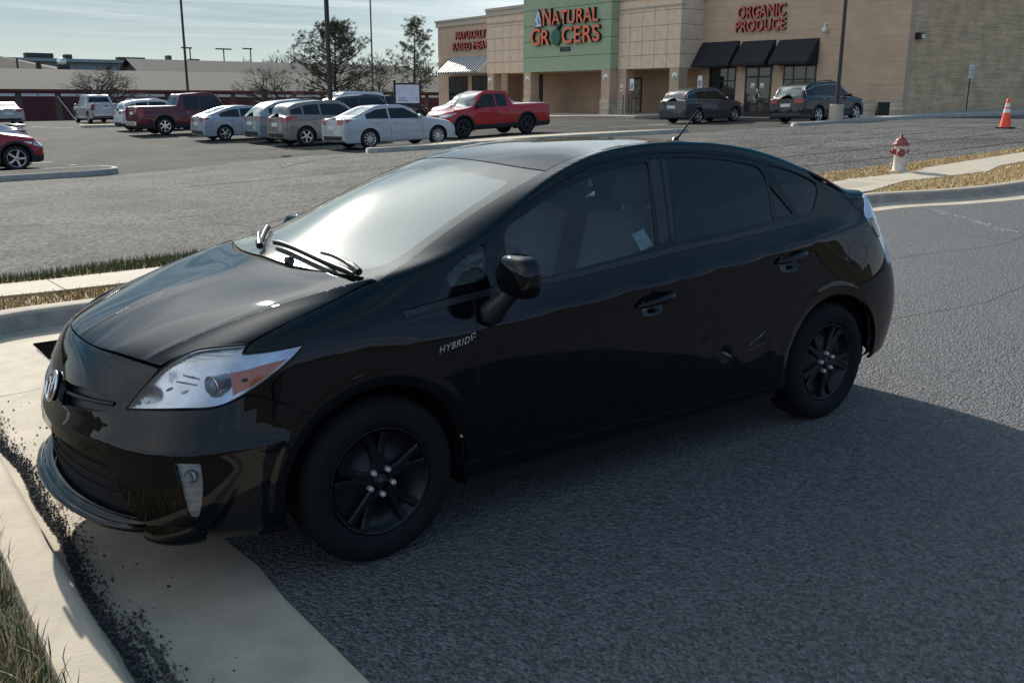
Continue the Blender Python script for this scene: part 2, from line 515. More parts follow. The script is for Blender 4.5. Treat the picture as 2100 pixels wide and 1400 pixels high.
def panel(name, sh, chart, outer, mat, parent=None, holes=(), off=0.0, spacing=0.03, thick=0.014, step=0.02, gap=0.0, disp=None,
          mirror=False, raw=False, both=False, extra=()):
    """a piece of a car's skin: the outline is given in a chart of the shell; edges are folded inwards.
    both: the mirrored copy is put into the same mesh (pieces that cross the centre line)"""
    fn = sh.at_s if chart == 's' else (sh.at_t if chart == 't' else chart)
    o2 = [Vector(p[:2]) for p in outer] if raw else spline(outer, True, step)
    h2 = [spline(h_, True, step) for h_ in holes]
    if gap:
        A = sum(o2[i].x*o2[(i+1) % len(o2)].y - o2[(i+1) % len(o2)].x*o2[i].y for i in range(len(o2)))
        sg = 1 if A > 0 else -1
        q = []
        for i in range(len(o2)):
            t = (o2[(i+1) % len(o2)] - o2[i-1])
            if t.length < 1e-9: q.append(o2[i]); continue
            t.normalize(); q.append(o2[i] + gap*sg*Vector((-t.y, t.x)))
        o2 = q
    v2, tris, loops = cdt(o2, h2, spacing, extra)
    vs, ns = [], []
    for p in v2:
        loc, n = fn(p.x, p.y)
        d = off
        if disp:
            dd, g = disp(loc)
            d += dd
            n = (n - Vector(g)).normalized()
        vs.append(loc + n*d); ns.append(n)
    # orient
    fs = []
    for t in tris:
        a, b, c = vs[t[0]], vs[t[1]], vs[t[2]]
        if (b-a).cross(c-a).dot(ns[t[0]]) < 0: t = t[::-1]
        fs.append(t)
    # folded rim
    if thick:
        for lp in loops:
            n_ = len(lp); ring1, ring2, ring0 = [], [], []
            # outward direction: away from the interior
            for i in range(n_):
                p, pn, pp = vs[lp[i]], vs[lp[(i+1) % n_]], vs[lp[i-1]]
                t = (pn - pp)
                t = t.normalized() if t.length > 1e-9 else Vector((1, 0, 0))
                w = t.cross(ns[lp[i]]).normalized()
                q2 = v2[lp[i]]; qq = (v2[lp[(i+1) % n_]] - v2[lp[i-1]])
                ring0.append((p, ns[lp[i]], w))
            # sign test: use the polygon orientation in 3D through the first triangle touching the loop
            lset = {}
            for t in fs:
                for k in range(3): lset[(t[k], t[(k+1) % 3])] = True
            sgn = 1
            for i in range(n_):
                if (lp[i], lp[(i+1) % n_]) in lset: sgn = 1; break
                if (lp[(i+1) % n_], lp[i]) in lset: sgn = -1; break
            b0 = len(vs)
            for p, n, w in ring0:
                vs.append(p.copy()); ns.append((n + w*sgn*0.3).normalized())
            b1 = len(vs)
            for p, n, w in ring0:
                vs.append(p + w*sgn*0.0012 - n*0.0018); ns.append((n*0.5 + w*sgn).normalized())
            b2 = len(vs)
            for p, n, w in ring0:
                vs.append(p + w*sgn*0.0012 - n*thick); ns.append((w*sgn).normalized())
            for i in range(n_):
                j = (i+1) % n_
                for u, v in ((b0, b1), (b1, b2)):
                    f = [u+i, v+i, v+j, u+j]
                    a, bb, c = vs[f[0]], vs[f[1]], vs[f[2]]
                    if (bb-a).cross(c-a).dot(ns[f[1]]) < 0: f.reverse()
                    fs.append(f)
    if both:
        b = len(vs); nf = len(fs)
        vs += [Vector((v.x, -v.y, v.z)) for v in vs]; ns += [Vector((n.x, -n.y, n.z)) for n in ns]
        fs += [[i+b for i in reversed(f)] for f in fs[:nf]]
    o = mesh_with_normals(name, vs, fs, ns, [mat], None, parent)
    if mirror:
        vs2 = [Vector((v.x, -v.y, v.z)) for v in vs]; ns2 = [Vector((n.x, -n.y, n.z)) for n in ns]
        mesh_o = mesh_with_normals(name, vs2, [list(reversed(f)) for f in fs], ns2, [mat], None, parent)
        return o, mesh_o
    return o
# ------------------------------------------------------------------ terrain
CTRL = [(14.08,25.87,0),(18.2,27.95,.02),(14.52,67.18,-.03),(15.36,90.8,-.34),(12.89,51.7,-.1),(11.95,43.44,-.05),(13.04,37.48,-.14),(13.45,30.16,-.04),
        (2.93,26.31,-.35),(9.05,63.52,-.03),(21.68,26.76,.30),(36.13,28.35,.59),(32.34,22.18,.61),(41.98,31.76,.75),(39.09,21.13,.91),(26.86,10.3,.91),
        (15.33,6.45,.27),(12.31,5.02,.04),(36.79,40.73,.62),(36,43.6,.48),(36,37.6,.68),(37.86,56.46,.34),
        (-3,9,-.17),(3,9,-.16),(-60,60,-.6),(-30,20,-.6),(20,-10,.1),(40,0,.6),(60,20,1.4),(30,150,-.3),(90,100,.8),(150,150,.8),(-40,-40,.3),(60,-60,.5)]
for _x in (-5, -2, 1, 4, 7):
    for _y in (-9, -5, -1, 2, 5):
        _p = Vector((_x, _y, 0))
        _a, _b = -.0206, -.0042
        CTRL.append((_x, _y, -_x*math.sin(_b)*math.cos(_a) + _y*math.sin(_a)))
_P = np.array(CTRL, float)
def _U(r): return np.where(r > 0, r*r*np.log(r+1e-9), 0)
def _fit(lam=30.):
    n = len(_P); D = np.linalg.norm(_P[:, None, :2]-_P[None, :, :2], axis=2)
    K = _U(D)+lam*np.eye(n); Q = np.c_[np.ones(n), _P[:, :2]]
    return np.linalg.solve(np.block([[K, Q], [Q.T, np.zeros((3, 3))]]), np.r_[_P[:, 2], 0, 0, 0])
_S = _fit()
def hgt(x, y):
    r = np.hypot(_P[:, 0]-x, _P[:, 1]-y)
    v = float(_U(r) @ _S[:-3] + _S[-3] + _S[-2]*x + _S[-1]*y)
    d = math.hypot(x-20, y-40)
    k = min(1, max(0, (150-d)/70)); k = k*k*(3-2*k)
    return v*k + .1*(1-k)

def drape(name, outer, mat, z=0., spacing=1., holes=(), parent=None, kind='structure', step=None, skirt=0., raw=False, noise=0.):
    """a sheet that follows the terrain"""
    o2 = [Vector(p[:2]) for p in outer] if raw else spline([(p[0], p[1], 1) if len(p) == 2 else (p[0], p[1]) for p in outer], True, step or spacing)
    h2 = [[Vector(p) for p in h_] for h_ in holes]
    v2, tris, loops = cdt(o2, h2, spacing)
    vs = [(p.x, p.y, hgt(p.x, p.y)+z+(noise*random.uniform(-1, 1) if noise else 0)) for p in v2]
    b = MB(); fs = []
    for t in tris:
        a, c, d = (Vector(vs[i]) for i in t)
        if (c-a).cross(d-a).z < 0: t = t[::-1]
        fs.append(t)
    b.add(vs, fs, mat, True)
    if skirt:
        for lp in loops:
            n = len(lp)
            sv = [vs[i] for i in lp] + [(vs[i][0], vs[i][1], vs[i][2]-skirt) for i in lp]
            b.add(sv, [(i, (i+1) % n, (i+1) % n+n, i+n) for i in range(n)], mat)
    o = b.build(name, parent, recalc=False)
    if kind and not parent: o['kind'] = kind
    return o

def sweep(name, path, prof, mats, parent=None, closed=False, kind='structure', jitter=0.):
    """profile (offset to the right of the path, height above the terrain on the path); mats: one per profile segment"""
    P = [Vector(p) for p in path]; n = len(P); rows = []
    for i, p in enumerate(P):
        a = P[(i-1) % n] if closed or i > 0 else p
        c = P[(i+1) % n] if closed or i < n-1 else p
        t = (c-a).normalized(); r = Vector((t.y, -t.x))
        z0 = hgt(p.x, p.y)
        row = []
        for o_, h_ in prof:
            q = p + r*o_
            zz = z0 if o_ <= 0.05 else hgt(q.x, q.y)
            row.append((q.x + jitter*random.uniform(-1, 1), q.y + jitter*random.uniform(-1, 1), zz+h_))
        rows.append(row)
    m = len(prof); b = MB()
    if not isinstance(mats, (list, tuple)): mats = [mats]*(m-1)
    vs = [v for r_ in rows for v in r_]
    for j in range(m-1):
        fs = []
        for i in range(n if closed else n-1):
            k = (i+1) % n
            fs.append((i*m+j, k*m+j, k*m+j+1, i*m+j+1))
        b.add(vs if j == 0 else [], [], mats[0])
        mi = b.mi(mats[j])
        for f in fs: b.f.append(list(f)); b.m.append(mi); b.s.append(True)
    o = b.build(name, parent, recalc=False)
    me = o.data
    # faces up
    bm = bmesh.new(); bm.from_mesh(me)
    up = sum(f.normal.z*f.calc_area() for f in bm.faces)
    if up < 0: bmesh.ops.reverse_faces(bm, faces=bm.faces)
    bm.to_mesh(me); bm.free()
    md = o.modifiers.new('e', 'EDGE_SPLIT'); md.split_angle = rad(50)
    if kind and not parent: o['kind'] = kind
    return o

# ------------------------------------------------------------------ ground materials
def asphalt_mat(name, c_lo, c_hi, grain, bump, bdist, rough=.85, patch=.25, cracks=0., crack_scale=.35, spec=.4, fine=.0):
    """world-scale paving: stone chips (size 1/grain metres), blotches, optional crack network"""
    m, nt, out = _nt(name); N, L = nt.nodes.new, nt.links.new
    p = N('ShaderNodeBsdfPrincipled'); L(p.outputs[0], out.inputs[0])
    p.inputs['Specular IOR Level'].default_value = spec
    tc = N('ShaderNodeTexCoord'); vec = tc.outputs['Object']
    vo = N('ShaderNodeTexVoronoi'); vo.inputs['Scale'].default_value = grain; vo.inputs['Randomness'].default_value = 1
    L(vec, vo.inputs['Vector'])
    sp = N('ShaderNodeSeparateColor'); L(vo.outputs['Color'], sp.inputs[0])
    n1 = N('ShaderNodeTexNoise'); n1.inputs['Scale'].default_value = grain*.55; n1.inputs['Detail'].default_value = 3; n1.inputs['Roughness'].default_value = .65
    L(vec, n1.inputs['Vector'])
    n2 = N('ShaderNodeTexNoise'); n2.inputs['Scale'].default_value = .45; n2.inputs['Detail'].default_value = 8; n2.inputs['Roughness'].default_value = .6; n2.inputs['Distortion'].default_value = .4
    L(vec, n2.inputs['Vector'])
    a1 = N('ShaderNodeMath'); a1.operation = 'MULTIPLY_ADD'; L(sp.outputs[0], a1.inputs[0]); a1.inputs[1].default_value = .55
    mr = N('ShaderNodeMapRange'); mr.inputs['From Min'].default_value = .32; mr.inputs['From Max'].default_value = .68; mr.inputs['To Min'].default_value = 0; mr.inputs['To Max'].default_value = .45
    L(n1.outputs['Fac'], mr.inputs['Value']); L(mr.outputs[0], a1.inputs[2])
    mx = N('ShaderNodeMix'); mx.data_type = 'RGBA'; mx.inputs['A'].default_value = (*c_lo, 1); mx.inputs['B'].default_value = (*c_hi, 1)
    L(a1.outputs[0], mx.inputs['Factor'])
    pr = N('ShaderNodeMapRange'); pr.inputs['From Min'].default_value = .3; pr.inputs['From Max'].default_value = .7
    pr.inputs['To Min'].default_value = 1-patch; pr.inputs['To Max'].default_value = 1+patch
    L(n2.outputs['Fac'], pr.inputs['Value'])
    sc = N('ShaderNodeVectorMath'); sc.operation = 'SCALE'; L(mx.outputs['Result'], sc.inputs[0]); L(pr.outputs[0], sc.inputs['Scale'])
    col = sc.outputs[0]
    if cracks:
        nd = N('ShaderNodeTexNoise'); nd.inputs['Scale'].default_value = 1.6; nd.inputs['Detail'].default_value = 6
        L(vec, nd.inputs['Vector'])
        vm = N('ShaderNodeVectorMath'); vm.operation = 'MULTIPLY_ADD'; L(nd.outputs['Color'], vm.inputs[0]); vm.inputs[1].default_value = (.9, .9, 0); L(vec, vm.inputs[2])
        vc = N('ShaderNodeTexVoronoi'); vc.feature = 'DISTANCE_TO_EDGE'; vc.inputs['Scale'].default_value = crack_scale
        L(vm.outputs[0], vc.inputs['Vector'])
        cr = N('ShaderNodeMapRange'); cr.inputs['From Min'].default_value = .002; cr.inputs['From Max'].default_value = .012*crack_scale/.35; cr.inputs['To Min'].default_value = 1-cracks; cr.inputs['To Max'].default_value = 1
        L(vc.outputs['Distance'], cr.inputs['Value'])
        s2 = N('ShaderNodeVectorMath'); s2.operation = 'SCALE'; L(col, s2.inputs[0]); L(cr.outputs[0], s2.inputs['Scale']); col = s2.outputs[0]
    L(col, p.inputs['Base Color'])
    p.inputs['Roughness'].default_value = rough
    hsum = N('ShaderNodeMath'); hsum.operation = 'MULTIPLY_ADD'; L(n1.outputs['Fac'], hsum.inputs[0]); hsum.inputs[1].default_value = 1.0
    inv = N('ShaderNodeMath'); inv.operation = 'MULTIPLY'; L(vo.outputs['Distance'], inv.inputs[0]); inv.inputs[1].default_value = -.6
    L(inv.outputs[0], hsum.inputs[2])
    b = N('ShaderNodeBump'); b.inputs['Strength'].default_value = bump; b.inputs['Distance'].default_value = bdist
    L(hsum.outputs[0], b.inputs['Height']); L(b.outputs[0], p.inputs['Normal'])
    return m

m_near = asphalt_mat('fresh_chip_asphalt', (.040, .041, .045), (.18, .181, .186), 72, 1.0, .026, rough=.72, patch=.08, spec=.35)
m_street = asphalt_mat('worn_street_asphalt', (.010, .010, .010), (.20, .196, .188), 24, 1.0, .03, rough=.85, patch=.35, cracks=.45, crack_scale=.22, spec=.06)
m_lot = asphalt_mat('old_lot_asphalt', (.035, .034, .032), (.10, .097, .091), 22, .7, .014, rough=.9, patch=.35, cracks=.4, crack_scale=.2, spec=.04)
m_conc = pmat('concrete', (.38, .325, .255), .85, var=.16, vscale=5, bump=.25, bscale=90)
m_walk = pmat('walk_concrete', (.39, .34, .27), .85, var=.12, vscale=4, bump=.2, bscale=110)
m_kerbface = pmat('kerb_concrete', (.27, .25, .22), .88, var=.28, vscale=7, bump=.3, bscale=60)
m_kerb_far = pmat('lot_kerb_concrete', (.30, .285, .25), .88, var=.22, vscale=5)
m_soil = pmat('dry_soil', (.30, .22, .12), .95, col2=(.40, .30, .17), vscale=9, bump=.6, bscale=60)
m_joint = pmat('joint_dark', (.05, .045, .04), .95)  # dark colour of joint, groove and crack lines
m_tar = pmat('crack_sealer', (.03, .03, .031), .95, spec=.05)
m_paint_white = pmat('worn_road_paint', (.42, .42, .40), .8, var=.3, vscale=12)
m_rock = pmat('river_rock', (.30, .25, .17), .9, col2=(.42, .36, .26), vscale=6, bump=1.0, bscale=9)

# ------------------------------------------------------------------ ground sheets
def base_ground():
    xs = sorted(set([-700, -500, -350, -250, -180, -130] + list(range(-90, 100, 5)) + [110, 130, 160, 200, 260, 350, 500, 700]))
    ys = sorted(set([-700, -400, -250, -150, -100] + list(range(-60, 130, 5)) + [140, 160, 190, 240, 320, 450, 700]))
    vs = [(x, y, hgt(x, y) - (.25 if -57 < x < 57 and -38 < y < 16 or (-57 < x < 43 and -38 < y < 19) else .006)) for y in ys for x in xs]
    n = len(xs)
    b = MB(); b.add(vs, [(j*n+i, j*n+i+1, (j+1)*n+i+1, (j+1)*n+i) for j in range(len(ys)-1) for i in range(n-1)], m_lot, True)
    o = b.build('parking_lot', recalc=False); o['kind'] = 'structure'
base_ground()
# kerb line: along the bay end (x = -1), round the corner, along the pavement and out to the right
KERB = [(-1.0, y) for y in np.arange(-9, 3.6, .3)] + [(-1+.8*(1-math.cos(a)), 3.62+.8*math.sin(a)) for a in np.linspace(.05, math.pi/2, 10)]
KERB += [tuple(p) for p in spline([(-.1, 4.42), (3, 4.5), (6, 4.66), (9, 4.9), (11.2, 5.13), (12.31, 5.0), (13.41, 4.46), (14.25, 4.17), (15.1, 4.05), (17, 4.0), (24, 4.4), (34, 5.4)], False, .3)]
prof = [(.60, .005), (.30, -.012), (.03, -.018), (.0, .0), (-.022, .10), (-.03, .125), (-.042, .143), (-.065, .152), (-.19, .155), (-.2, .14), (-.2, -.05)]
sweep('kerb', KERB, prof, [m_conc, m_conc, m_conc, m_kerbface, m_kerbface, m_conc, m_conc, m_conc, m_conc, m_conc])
def offset_path(path, o_):
    P = [Vector(p) for p in path]; out = []
    for i, p in enumerate(P):
        t = (P[min(i+1, len(P)-1)]-P[max(i-1, 0)]).normalized(); out.append((p.x+t.y*o_, p.y-t.x*o_))
    return out
pan_edge = offset_path(KERB, .585)
pe = []
for i, (x, y) in enumerate(pan_edge):                                   # the asphalt edge is a little ragged
    pe.append((x+random.uniform(-.012, .012), y+random.uniform(-.012, .012)))
drape('driveway', [(45, -40), (-.41, -40)] + pe[2:], m_near, z=.006, spacing=.8, raw=True)
# gutter joint lines and drain inlet
b = MB()
def pan_z(d): return float(np.interp(d, [0, .03, .30, .60], [-.018, -.018, -.012, .005]))
for y in (2.55,):
    vs = []
    for d in (.02, .30, .58): vs += [(-1+d, y-.004, hgt(-1, y)+pan_z(d)+.0015), (-1+d, y+.004, hgt(-1, y)+pan_z(d)+.0015)]
    b.add(vs, [(0, 2, 3, 1), (2, 4, 5, 3)], m_joint)
tag(b.build('gutter_joint'), kind='structure')
tag(drape('drain_inlet', [(-.40, 3.27), (-.17, 3.27), (-.17, 3.86), (-.40, 3.86)], pmat('drain_dark', (.004, .004, .004), 1., spec=0.), z=.008, spacing=.3), 'black open storm drain inlet in the concrete gutter beyond the black hatchback', 'drain')
# the verge: dry grass, pavement slab, green strip, then the street
front = offset_path(KERB, -.19)[46:]
VB = [(-2.2, 4.6), (-1.2, 4.6)]
verge_back = [(45, 8.2), (30, 7.3), (20.3, 6.72), (18.4, 6.8), (16.9, 7.0), (15.5, 7.2), (14.2, 7.4), (12, 7.2), (8, 6.95), (4, 6.8), (1.5, 6.7), (.9, 6.6), (.2, 6.35), (-.3, 6.28), (-3, 6.25), (-12, 6.2)]
fr = [p for p in front if p[0] > -.55]
drape('verge', [(-12, 4.5), (-1.25, 4.52), (-.7, 4.58)] + fr + verge_back, m_soil, z=.135, spacing=.35, raw=True, skirt=.2)
WALK_LO = [(-12, 5.2), (-.4, 5.26), (0, 5.23), (1.3, 5.26), (6, 5.3), (11, 5.36), (12.6, 5.34), (14.0, 5.62), (14.9, 5.42), (16.1, 5.22), (17.1, 5.5), (18, 5.5), (30, 6.1), (45, 6.9)]
WALK_HI = [(45, 7.6), (30, 6.95), (19.65, 6.30), (17.7, 6.33), (15.85, 6.36), (15.42, 6.15), (14.8, 6.24), (13.7, 6.5), (10, 6.25), (6, 6.1), (1.5, 6.0), (.1, 5.92), (-.3, 5.93), (-12, 5.9)]
drape('pavement', WALK_LO + WALK_HI, m_walk, z=.156, spacing=.35, raw=True, skirt=.03)
b = MB()
for (x0, y0, x1, y1) in ((.12, 5.24, .10, 5.93), (1.34, 5.26, 1.36, 6.0), (13.85, 5.58, 13.8, 6.45), (15.08, 5.4, 15.42, 6.15), (2.6, 5.27, 2.6, 6.02)):
    d = Vector((x1-x0, y1-y0)).normalized(); nx, ny = -d.y*.006, d.x*.006
    vs = [(x, y, hgt(x, y)+.1572) for x, y in ((x0-nx, y0-ny), (x0+nx, y0+ny), (x1+nx, y1+ny), (x1-nx, y1-ny))]
    b.add(vs, [(0, 1, 2, 3)], m_joint)
for k in range(9):                                                      # grooved ramp
    x = 12.55 + .10*k
    vs = [(x, 5.75, hgt(x, 5.75)+.1574), (x+.015, 5.75, hgt(x, 5.75)+.1574), (x+.035, 6.45, hgt(x, 6.45)+.1574), (x+.02, 6.45, hgt(x, 6.45)+.1574)]
    b.add(vs, [(0, 1, 2, 3)], m_joint)
tag(b.build('pavement_joint', recalc=False), kind='structure')
STREET = list(reversed(verge_back))
street = [(-60, 6.4)] + STREET + [(60, 9.5), (60, 17), (45, 18.0), (41.3, 19.6), (35.2, 20.6), (30.5, 20.3), (27, 20.6), (24, 20.6), (20.9, 22.1), (19.2, 22.8), (15.8, 22.95), (13.07, 23.9), (11.4, 24.5), (8.9, 23.9), (6.05, 22.6), (4.63, 22.1), (2, 22.45), (-60, 22.6)]
drape('street', street, m_street, z=.004, spacing=1.2, raw=True)
# grass bank in front of the bay
m_lawn = pmat('winter_lawn', (.03, .034, .015), .95, col2=(.07, .058, .03), vscale=7, bump=.8, bscale=80)
drape('lawn', [(-60, -60), (-1.185, -60), (-1.185, 4.3), (-1.3, 6.2), (-60, 6.2)], m_lawn, z=.145, spacing=2.5, skirt=.1, step=1.0)
# ------------------------------------------------------------------ kerbed islands
def island(name, poly, label, mat_top, hh=.15):
    P = spline(poly, True, .4)
    A = sum(P[i].x*P[(i+1) % len(P)].y - P[(i+1) % len(P)].x*P[i].y for i in range(len(P)))
    if A > 0: P.reverse()                                               # clockwise: inside on the right
    P = [(p.x, p.y) for p in P]
    root = empty(name, (P[0][0], P[0][1], 0)); root.location = (0, 0, 0)
    tag(root, label, 'kerb island')
    sweep('kerb', P, [(-.02, -.05), (0, .0), (.02, hh-.03), (.05, hh), (.15, hh), (.17, hh-.04)], m_kerb_far, root, closed=True, kind=None)
    inner = [(p[0], p[1]) for p in offset_path(P, .155)]
    drape('island_fill', inner, mat_top, z=hh-.012, spacing=.7, parent=root, raw=True, kind=None)
    return root
island('kerb_island', [(-9, 22.62, 1), (3.2, 22.56), (4.2, 22.5), (4.85, 22.75), (5.15, 23.4), (4.9, 24.2), (3.9, 24.45), (-9, 24.8, 1)], 'long low concrete kerb island at the left beside the red hatchback', m_lot)
island('kerb_island', [(13.0, 23.85), (14.0, 23.45), (15.8, 23.05), (19.2, 22.95), (20.9, 22.25), (24.0, 20.95), (24.8, 20.95), (24.6, 21.6), (21.5, 24.0), (19.0, 25.0), (16.0, 24.75), (13.4, 24.45)], 'rock filled kerb island just behind the roof of the black hatchback', m_rock)
island('kerb_island', [(30.6, 20.45), (35.2, 20.75), (41.3, 19.75), (45, 18.2), (58, 17.4, 1), (58, 22.5, 1), (41, 22.45), (36, 21.9), (31.2, 21.25)], 'concrete kerb strip along the foot of the brick side wall', m_kerb_far, .14)
island('kerb_island', [(11.9, 57.8, 1), (15.5, 57.6, 1), (15.5, 59.6, 1), (12.2, 59.4)], 'small kerb island behind the white crossover and the silver pickup', m_soil, .14)
# tar-filled cracks on the rising drive, stall lines, scrape marks
def ribbon(bm, pts, w, mat, z=.009, jit=.0, n=30):
    P = spline(pts, False, .35); vs = []
    for i, p in enumerate(P):
        t = (P[min(i+1, len(P)-1)]-P[max(i-1, 0)]).normalized(); r = Vector((t.y, -t.x))
        p = p + r*random.uniform(-jit, jit); ww = w*random.uniform(.7, 1.2)
        for s_ in (-.5, .5):
            q = p + r*ww*s_; vs.append((q.x, q.y, hgt(q.x, q.y)+z))
    bm.add(vs, [(2*i, 2*i+1, 2*i+3, 2*i+2) for i in range(len(P)-1)], mat)
b = MB()
for pts in ([(12, 10.6), (14.5, 9.5), (18, 8.75), (23.4, 8.1), (30, 8.4)], [(13, 12.4), (15.9, 11.2), (19.4, 10.3), (26.8, 9.75), (36, 10.5)], [(15, 15.0), (17.9, 13.3), (21.1, 12.3), (24.8, 11.7), (32, 12.3), (40, 13)],
            [(18, 16.8), (22, 15.2), (27, 14.5), (34, 14.8)], [(12.5, 8.1), (13.8, 7.7), (15, 7.55)], [(5, 17.2), (9.4, 17.7), (14, 18.3), (20, 17.6)], [(8.7, 20.6), (10.2, 22.1), (11.8, 23)]):
    ribbon(b, pts, .045, m_tar, .0095, .03)
tag(b.build('crack_sealing', recalc=False), kind='structure')
b = MB()
for k, y in enumerate((27.77, 29.8)): ribbon(b, [(2.2, y), (5.0-.3*k, y-.05)], .10, m_paint_white, .0)
for y in (28.9, 32.0, 35.2, 38.4, 41.6, 44.8, 48.0, 51.2, 54.4): ribbon(b, [(12.4, y-.1), (17.8, y)], .10, m_paint_white, .0)
for x in (28.6, 31.2): ribbon(b, [(x, 29.6), (x+5.5, 29.4)], .10, m_paint_white, .0)
ribbon(b, [(11.3, 58.0), (9.6, 61.3)], .12, m_paint_white, .0); ribbon(b, [(12.5, 68), (15, 64.8)], .12, m_paint_white, .0)
tag(b.build('stall_line', recalc=False), kind='structure')
m_scrape = pmat('chalky_scrape', (.26, .26, .25), .9, var=.5, vscale=30)
b = MB()
for k in range(46):
    t = random.random(); x, y = 12.2-1.35*t, 4.05-1.9*t
    x += random.gauss(0, .05); y += random.gauss(0, .05); l = random.uniform(.03, .16)
    ribbon(b, [(x, y), (x-.57*l, y-.82*l)], random.uniform(.012, .03), m_scrape, .0095, .01)
tag(b.build('pale_scrape_mark', recalc=False), kind='structure')
b = MB()
ribbon(b, [(6.2, 1.9), (8.2, 2.0), (9.6, 1.75), (10.6, 1.9), (11.2, 2.3)], .010, m_joint, .0095, .012); ribbon(b, [(5.0, .35), (6.4, .2), (7.4, .32), (8.6, .12)], .009, m_joint, .0095, .012)
tag(b.build('hairline_crack', recalc=False), kind='structure')
# loose crumbs of asphalt along the gutter
def silt(name, x0, w, y0, y1, seed):
    r_ = random.Random(seed); L_, R_ = [], []
    n = int((y1-y0)/.02)
    for i in range(n+1):
        y = y0+(y1-y0)*i/n; wob = .03*math.sin(2.1*y) + .018*math.sin(6.3*y+1)
        wob *= .5; t = max(.05, min(1, i/12, (n-i)/12))
        L_.append((x0+wob-w*t*r_.uniform(.6, 1.15), y)); R_.append((x0+wob+w*t*r_.uniform(.5, 1.25), y))
    vs = []
    for (xa, y), (xb, _) in zip(L_, R_):
        for x in (xa, (xa+xb)/2, xb): vs.append((x, y, hgt(-1, y)+pan_z(x+1)+.0022))
    b = MB(); b.add(vs, [(3*i+j, 3*i+j+1, 3*i+j+4, 3*i+j+3) for i in range(n) for j in range(2)], m_silt)
    tag(b.build(name, recalc=False), kind='structure')
m_silt = pmat('gutter_silt', (.11, .10, .085), .95, var=.35, vscale=45, bump=.8, bscale=160)
silt('gutter_silt', -.945, .022, -2.8, 2.5, 1); silt('gutter_silt', -.872, .016, -2.8, -.62, 2)
def crumbs():
    vs, fs = [], []
    mats = [pmat('crumb_dark', (.035, .035, .037), .9), pmat('crumb_grey', (.12, .11, .10), .9)]
    b = MB()
    for k in range(20000):
        y = random.uniform(-2.6, 2.4)
        w = random.random()
        wob = .03*math.sin(2.1*y) + .018*math.sin(6.3*y+1)
        x = -.942 + wob*.5 + abs(random.gauss(0, .035))-.02 if w < .74 else (-.868 + wob*.6 + random.gauss(0, .022) if w < .93 else random.uniform(-.95, -.56))
        if .74 < w < .93 and y > -.62 and random.random() < .85: continue
        if w >= .93 and random.random() < .8: continue
        s = random.choice((.0015, .002, .002, .003, .003, .004, .005, .008))*random.uniform(.7, 1.3)
        z = hgt(x, y) - .013 + s*.4
        pts = [Vector((random.uniform(.5, 1)*dx, random.uniform(.5, 1)*dy, random.uniform(.4, .9)*dz))*s for dx, dy, dz in ((1,0,0),(-1,0,0),(0,1,0),(0,-1,0),(0,0,1),(0,0,-1))]
        R_ = Matrix.Rotation(random.uniform(0, 6.28), 3, 'Z')
        b.add([R_ @ p + Vector((x, y, z)) for p in pts], [(0,2,4),(2,1,4),(1,3,4),(3,0,4),(2,0,5),(1,2,5),(3,1,5),(0,3,5)], mats[0] if random.random() < .65 else mats[1])
    tag(b.build('asphalt_crumbs', recalc=False), 'loose dark asphalt crumbs lying along the concrete gutter', 'gravel', kind='stuff')
crumbs()
# ------------------------------------------------------------------ grass
def grass(name, label, poly, n, hmin, hmax, mats, z=.14, lean=.5, wid=.004, clump=0.):
    P = [Vector(p) for p in poly]; xs = [p.x for p in P]; ys = [p.y for p in P]
    b = MB(); cnt = 0
    cl = [(random.uniform(min(xs), max(xs)), random.uniform(min(ys), max(ys))) for _ in range(60)]
    while cnt < n:
        if clump and random.random() < clump:
            c = random.choice(cl); x, y = random.gauss(c[0], .06), random.gauss(c[1], .06)
        else: x, y = random.uniform(min(xs), max(xs)), random.uniform(min(ys), max(ys))
        if not inside((x + random.gauss(0, .025), y + random.gauss(0, .025)), P): continue
        cnt += 1
        h_ = random.uniform(hmin, hmax); a = random.uniform(0, 6.283); l = lean*random.uniform(.1, 1)*h_
        ux, uy = math.cos(a), math.sin(a); w = wid*random.uniform(.6, 1.3)
        z0 = hgt(x, y)+z-.01
        px, py = -uy*w, ux*w
        b.add([(x-px, y-py, z0), (x+px, y+py, z0), (x+ux*l*.45+px*.7, y+uy*l*.45+py*.7, z0+h_*.6), (x+ux*l*.45-px*.7, y+uy*l*.45-py*.7, z0+h_*.6), (x+ux*l, y+uy*l, z0+h_)],
              [(0, 1, 2, 3), (3, 2, 4)], random.choice(mats))
    tag(b.build(name, recalc=False), label, 'grass', kind='stuff')
g1 = pmat('grass_green', (.045, .075, .018), .7); g2 = pmat('grass_olive', (.085, .095, .028), .7); g3 = pmat('straw', (.50, .37, .18), .8); g4 = pmat('pale_straw', (.62, .49, .28), .8); g5 = pmat('brown_straw', (.22, .14, .06), .8)
grass('grass', 'tufts of straw and green grass spilling over the near kerb', [(-1.9, -1.6), (-1.20, -1.6), (-1.20, .15), (-1.28, .5), (-1.9, .5)], 9000, .03, .11, [g1, g1, g2, g2, g3, g4, g5], .145, .9, .0022, .55)
grass('grass', 'strip of brown dormant grass between the kerb and the pavement', [(-1.6, 4.64), (-.6, 4.66), (4, 4.72), (7.5, 4.98), (7.5, 5.30), (1.3, 5.24), (-1.6, 5.2)], 15000, .025, .06, [g3, g5, g5, g3, g2], .135, .8, .004)
grass('grass', 'strip of green grass along the street edge of the pavement', [(-1.6, 5.94), (1.4, 6.03), (6, 6.14), (6, 6.9), (1.5, 6.72), (.9, 6.62), (.2, 6.38), (-1.6, 6.27)], 12000, .04, .11, [g1, g1, g2, g1, g2, g5], .135, .8, .004)
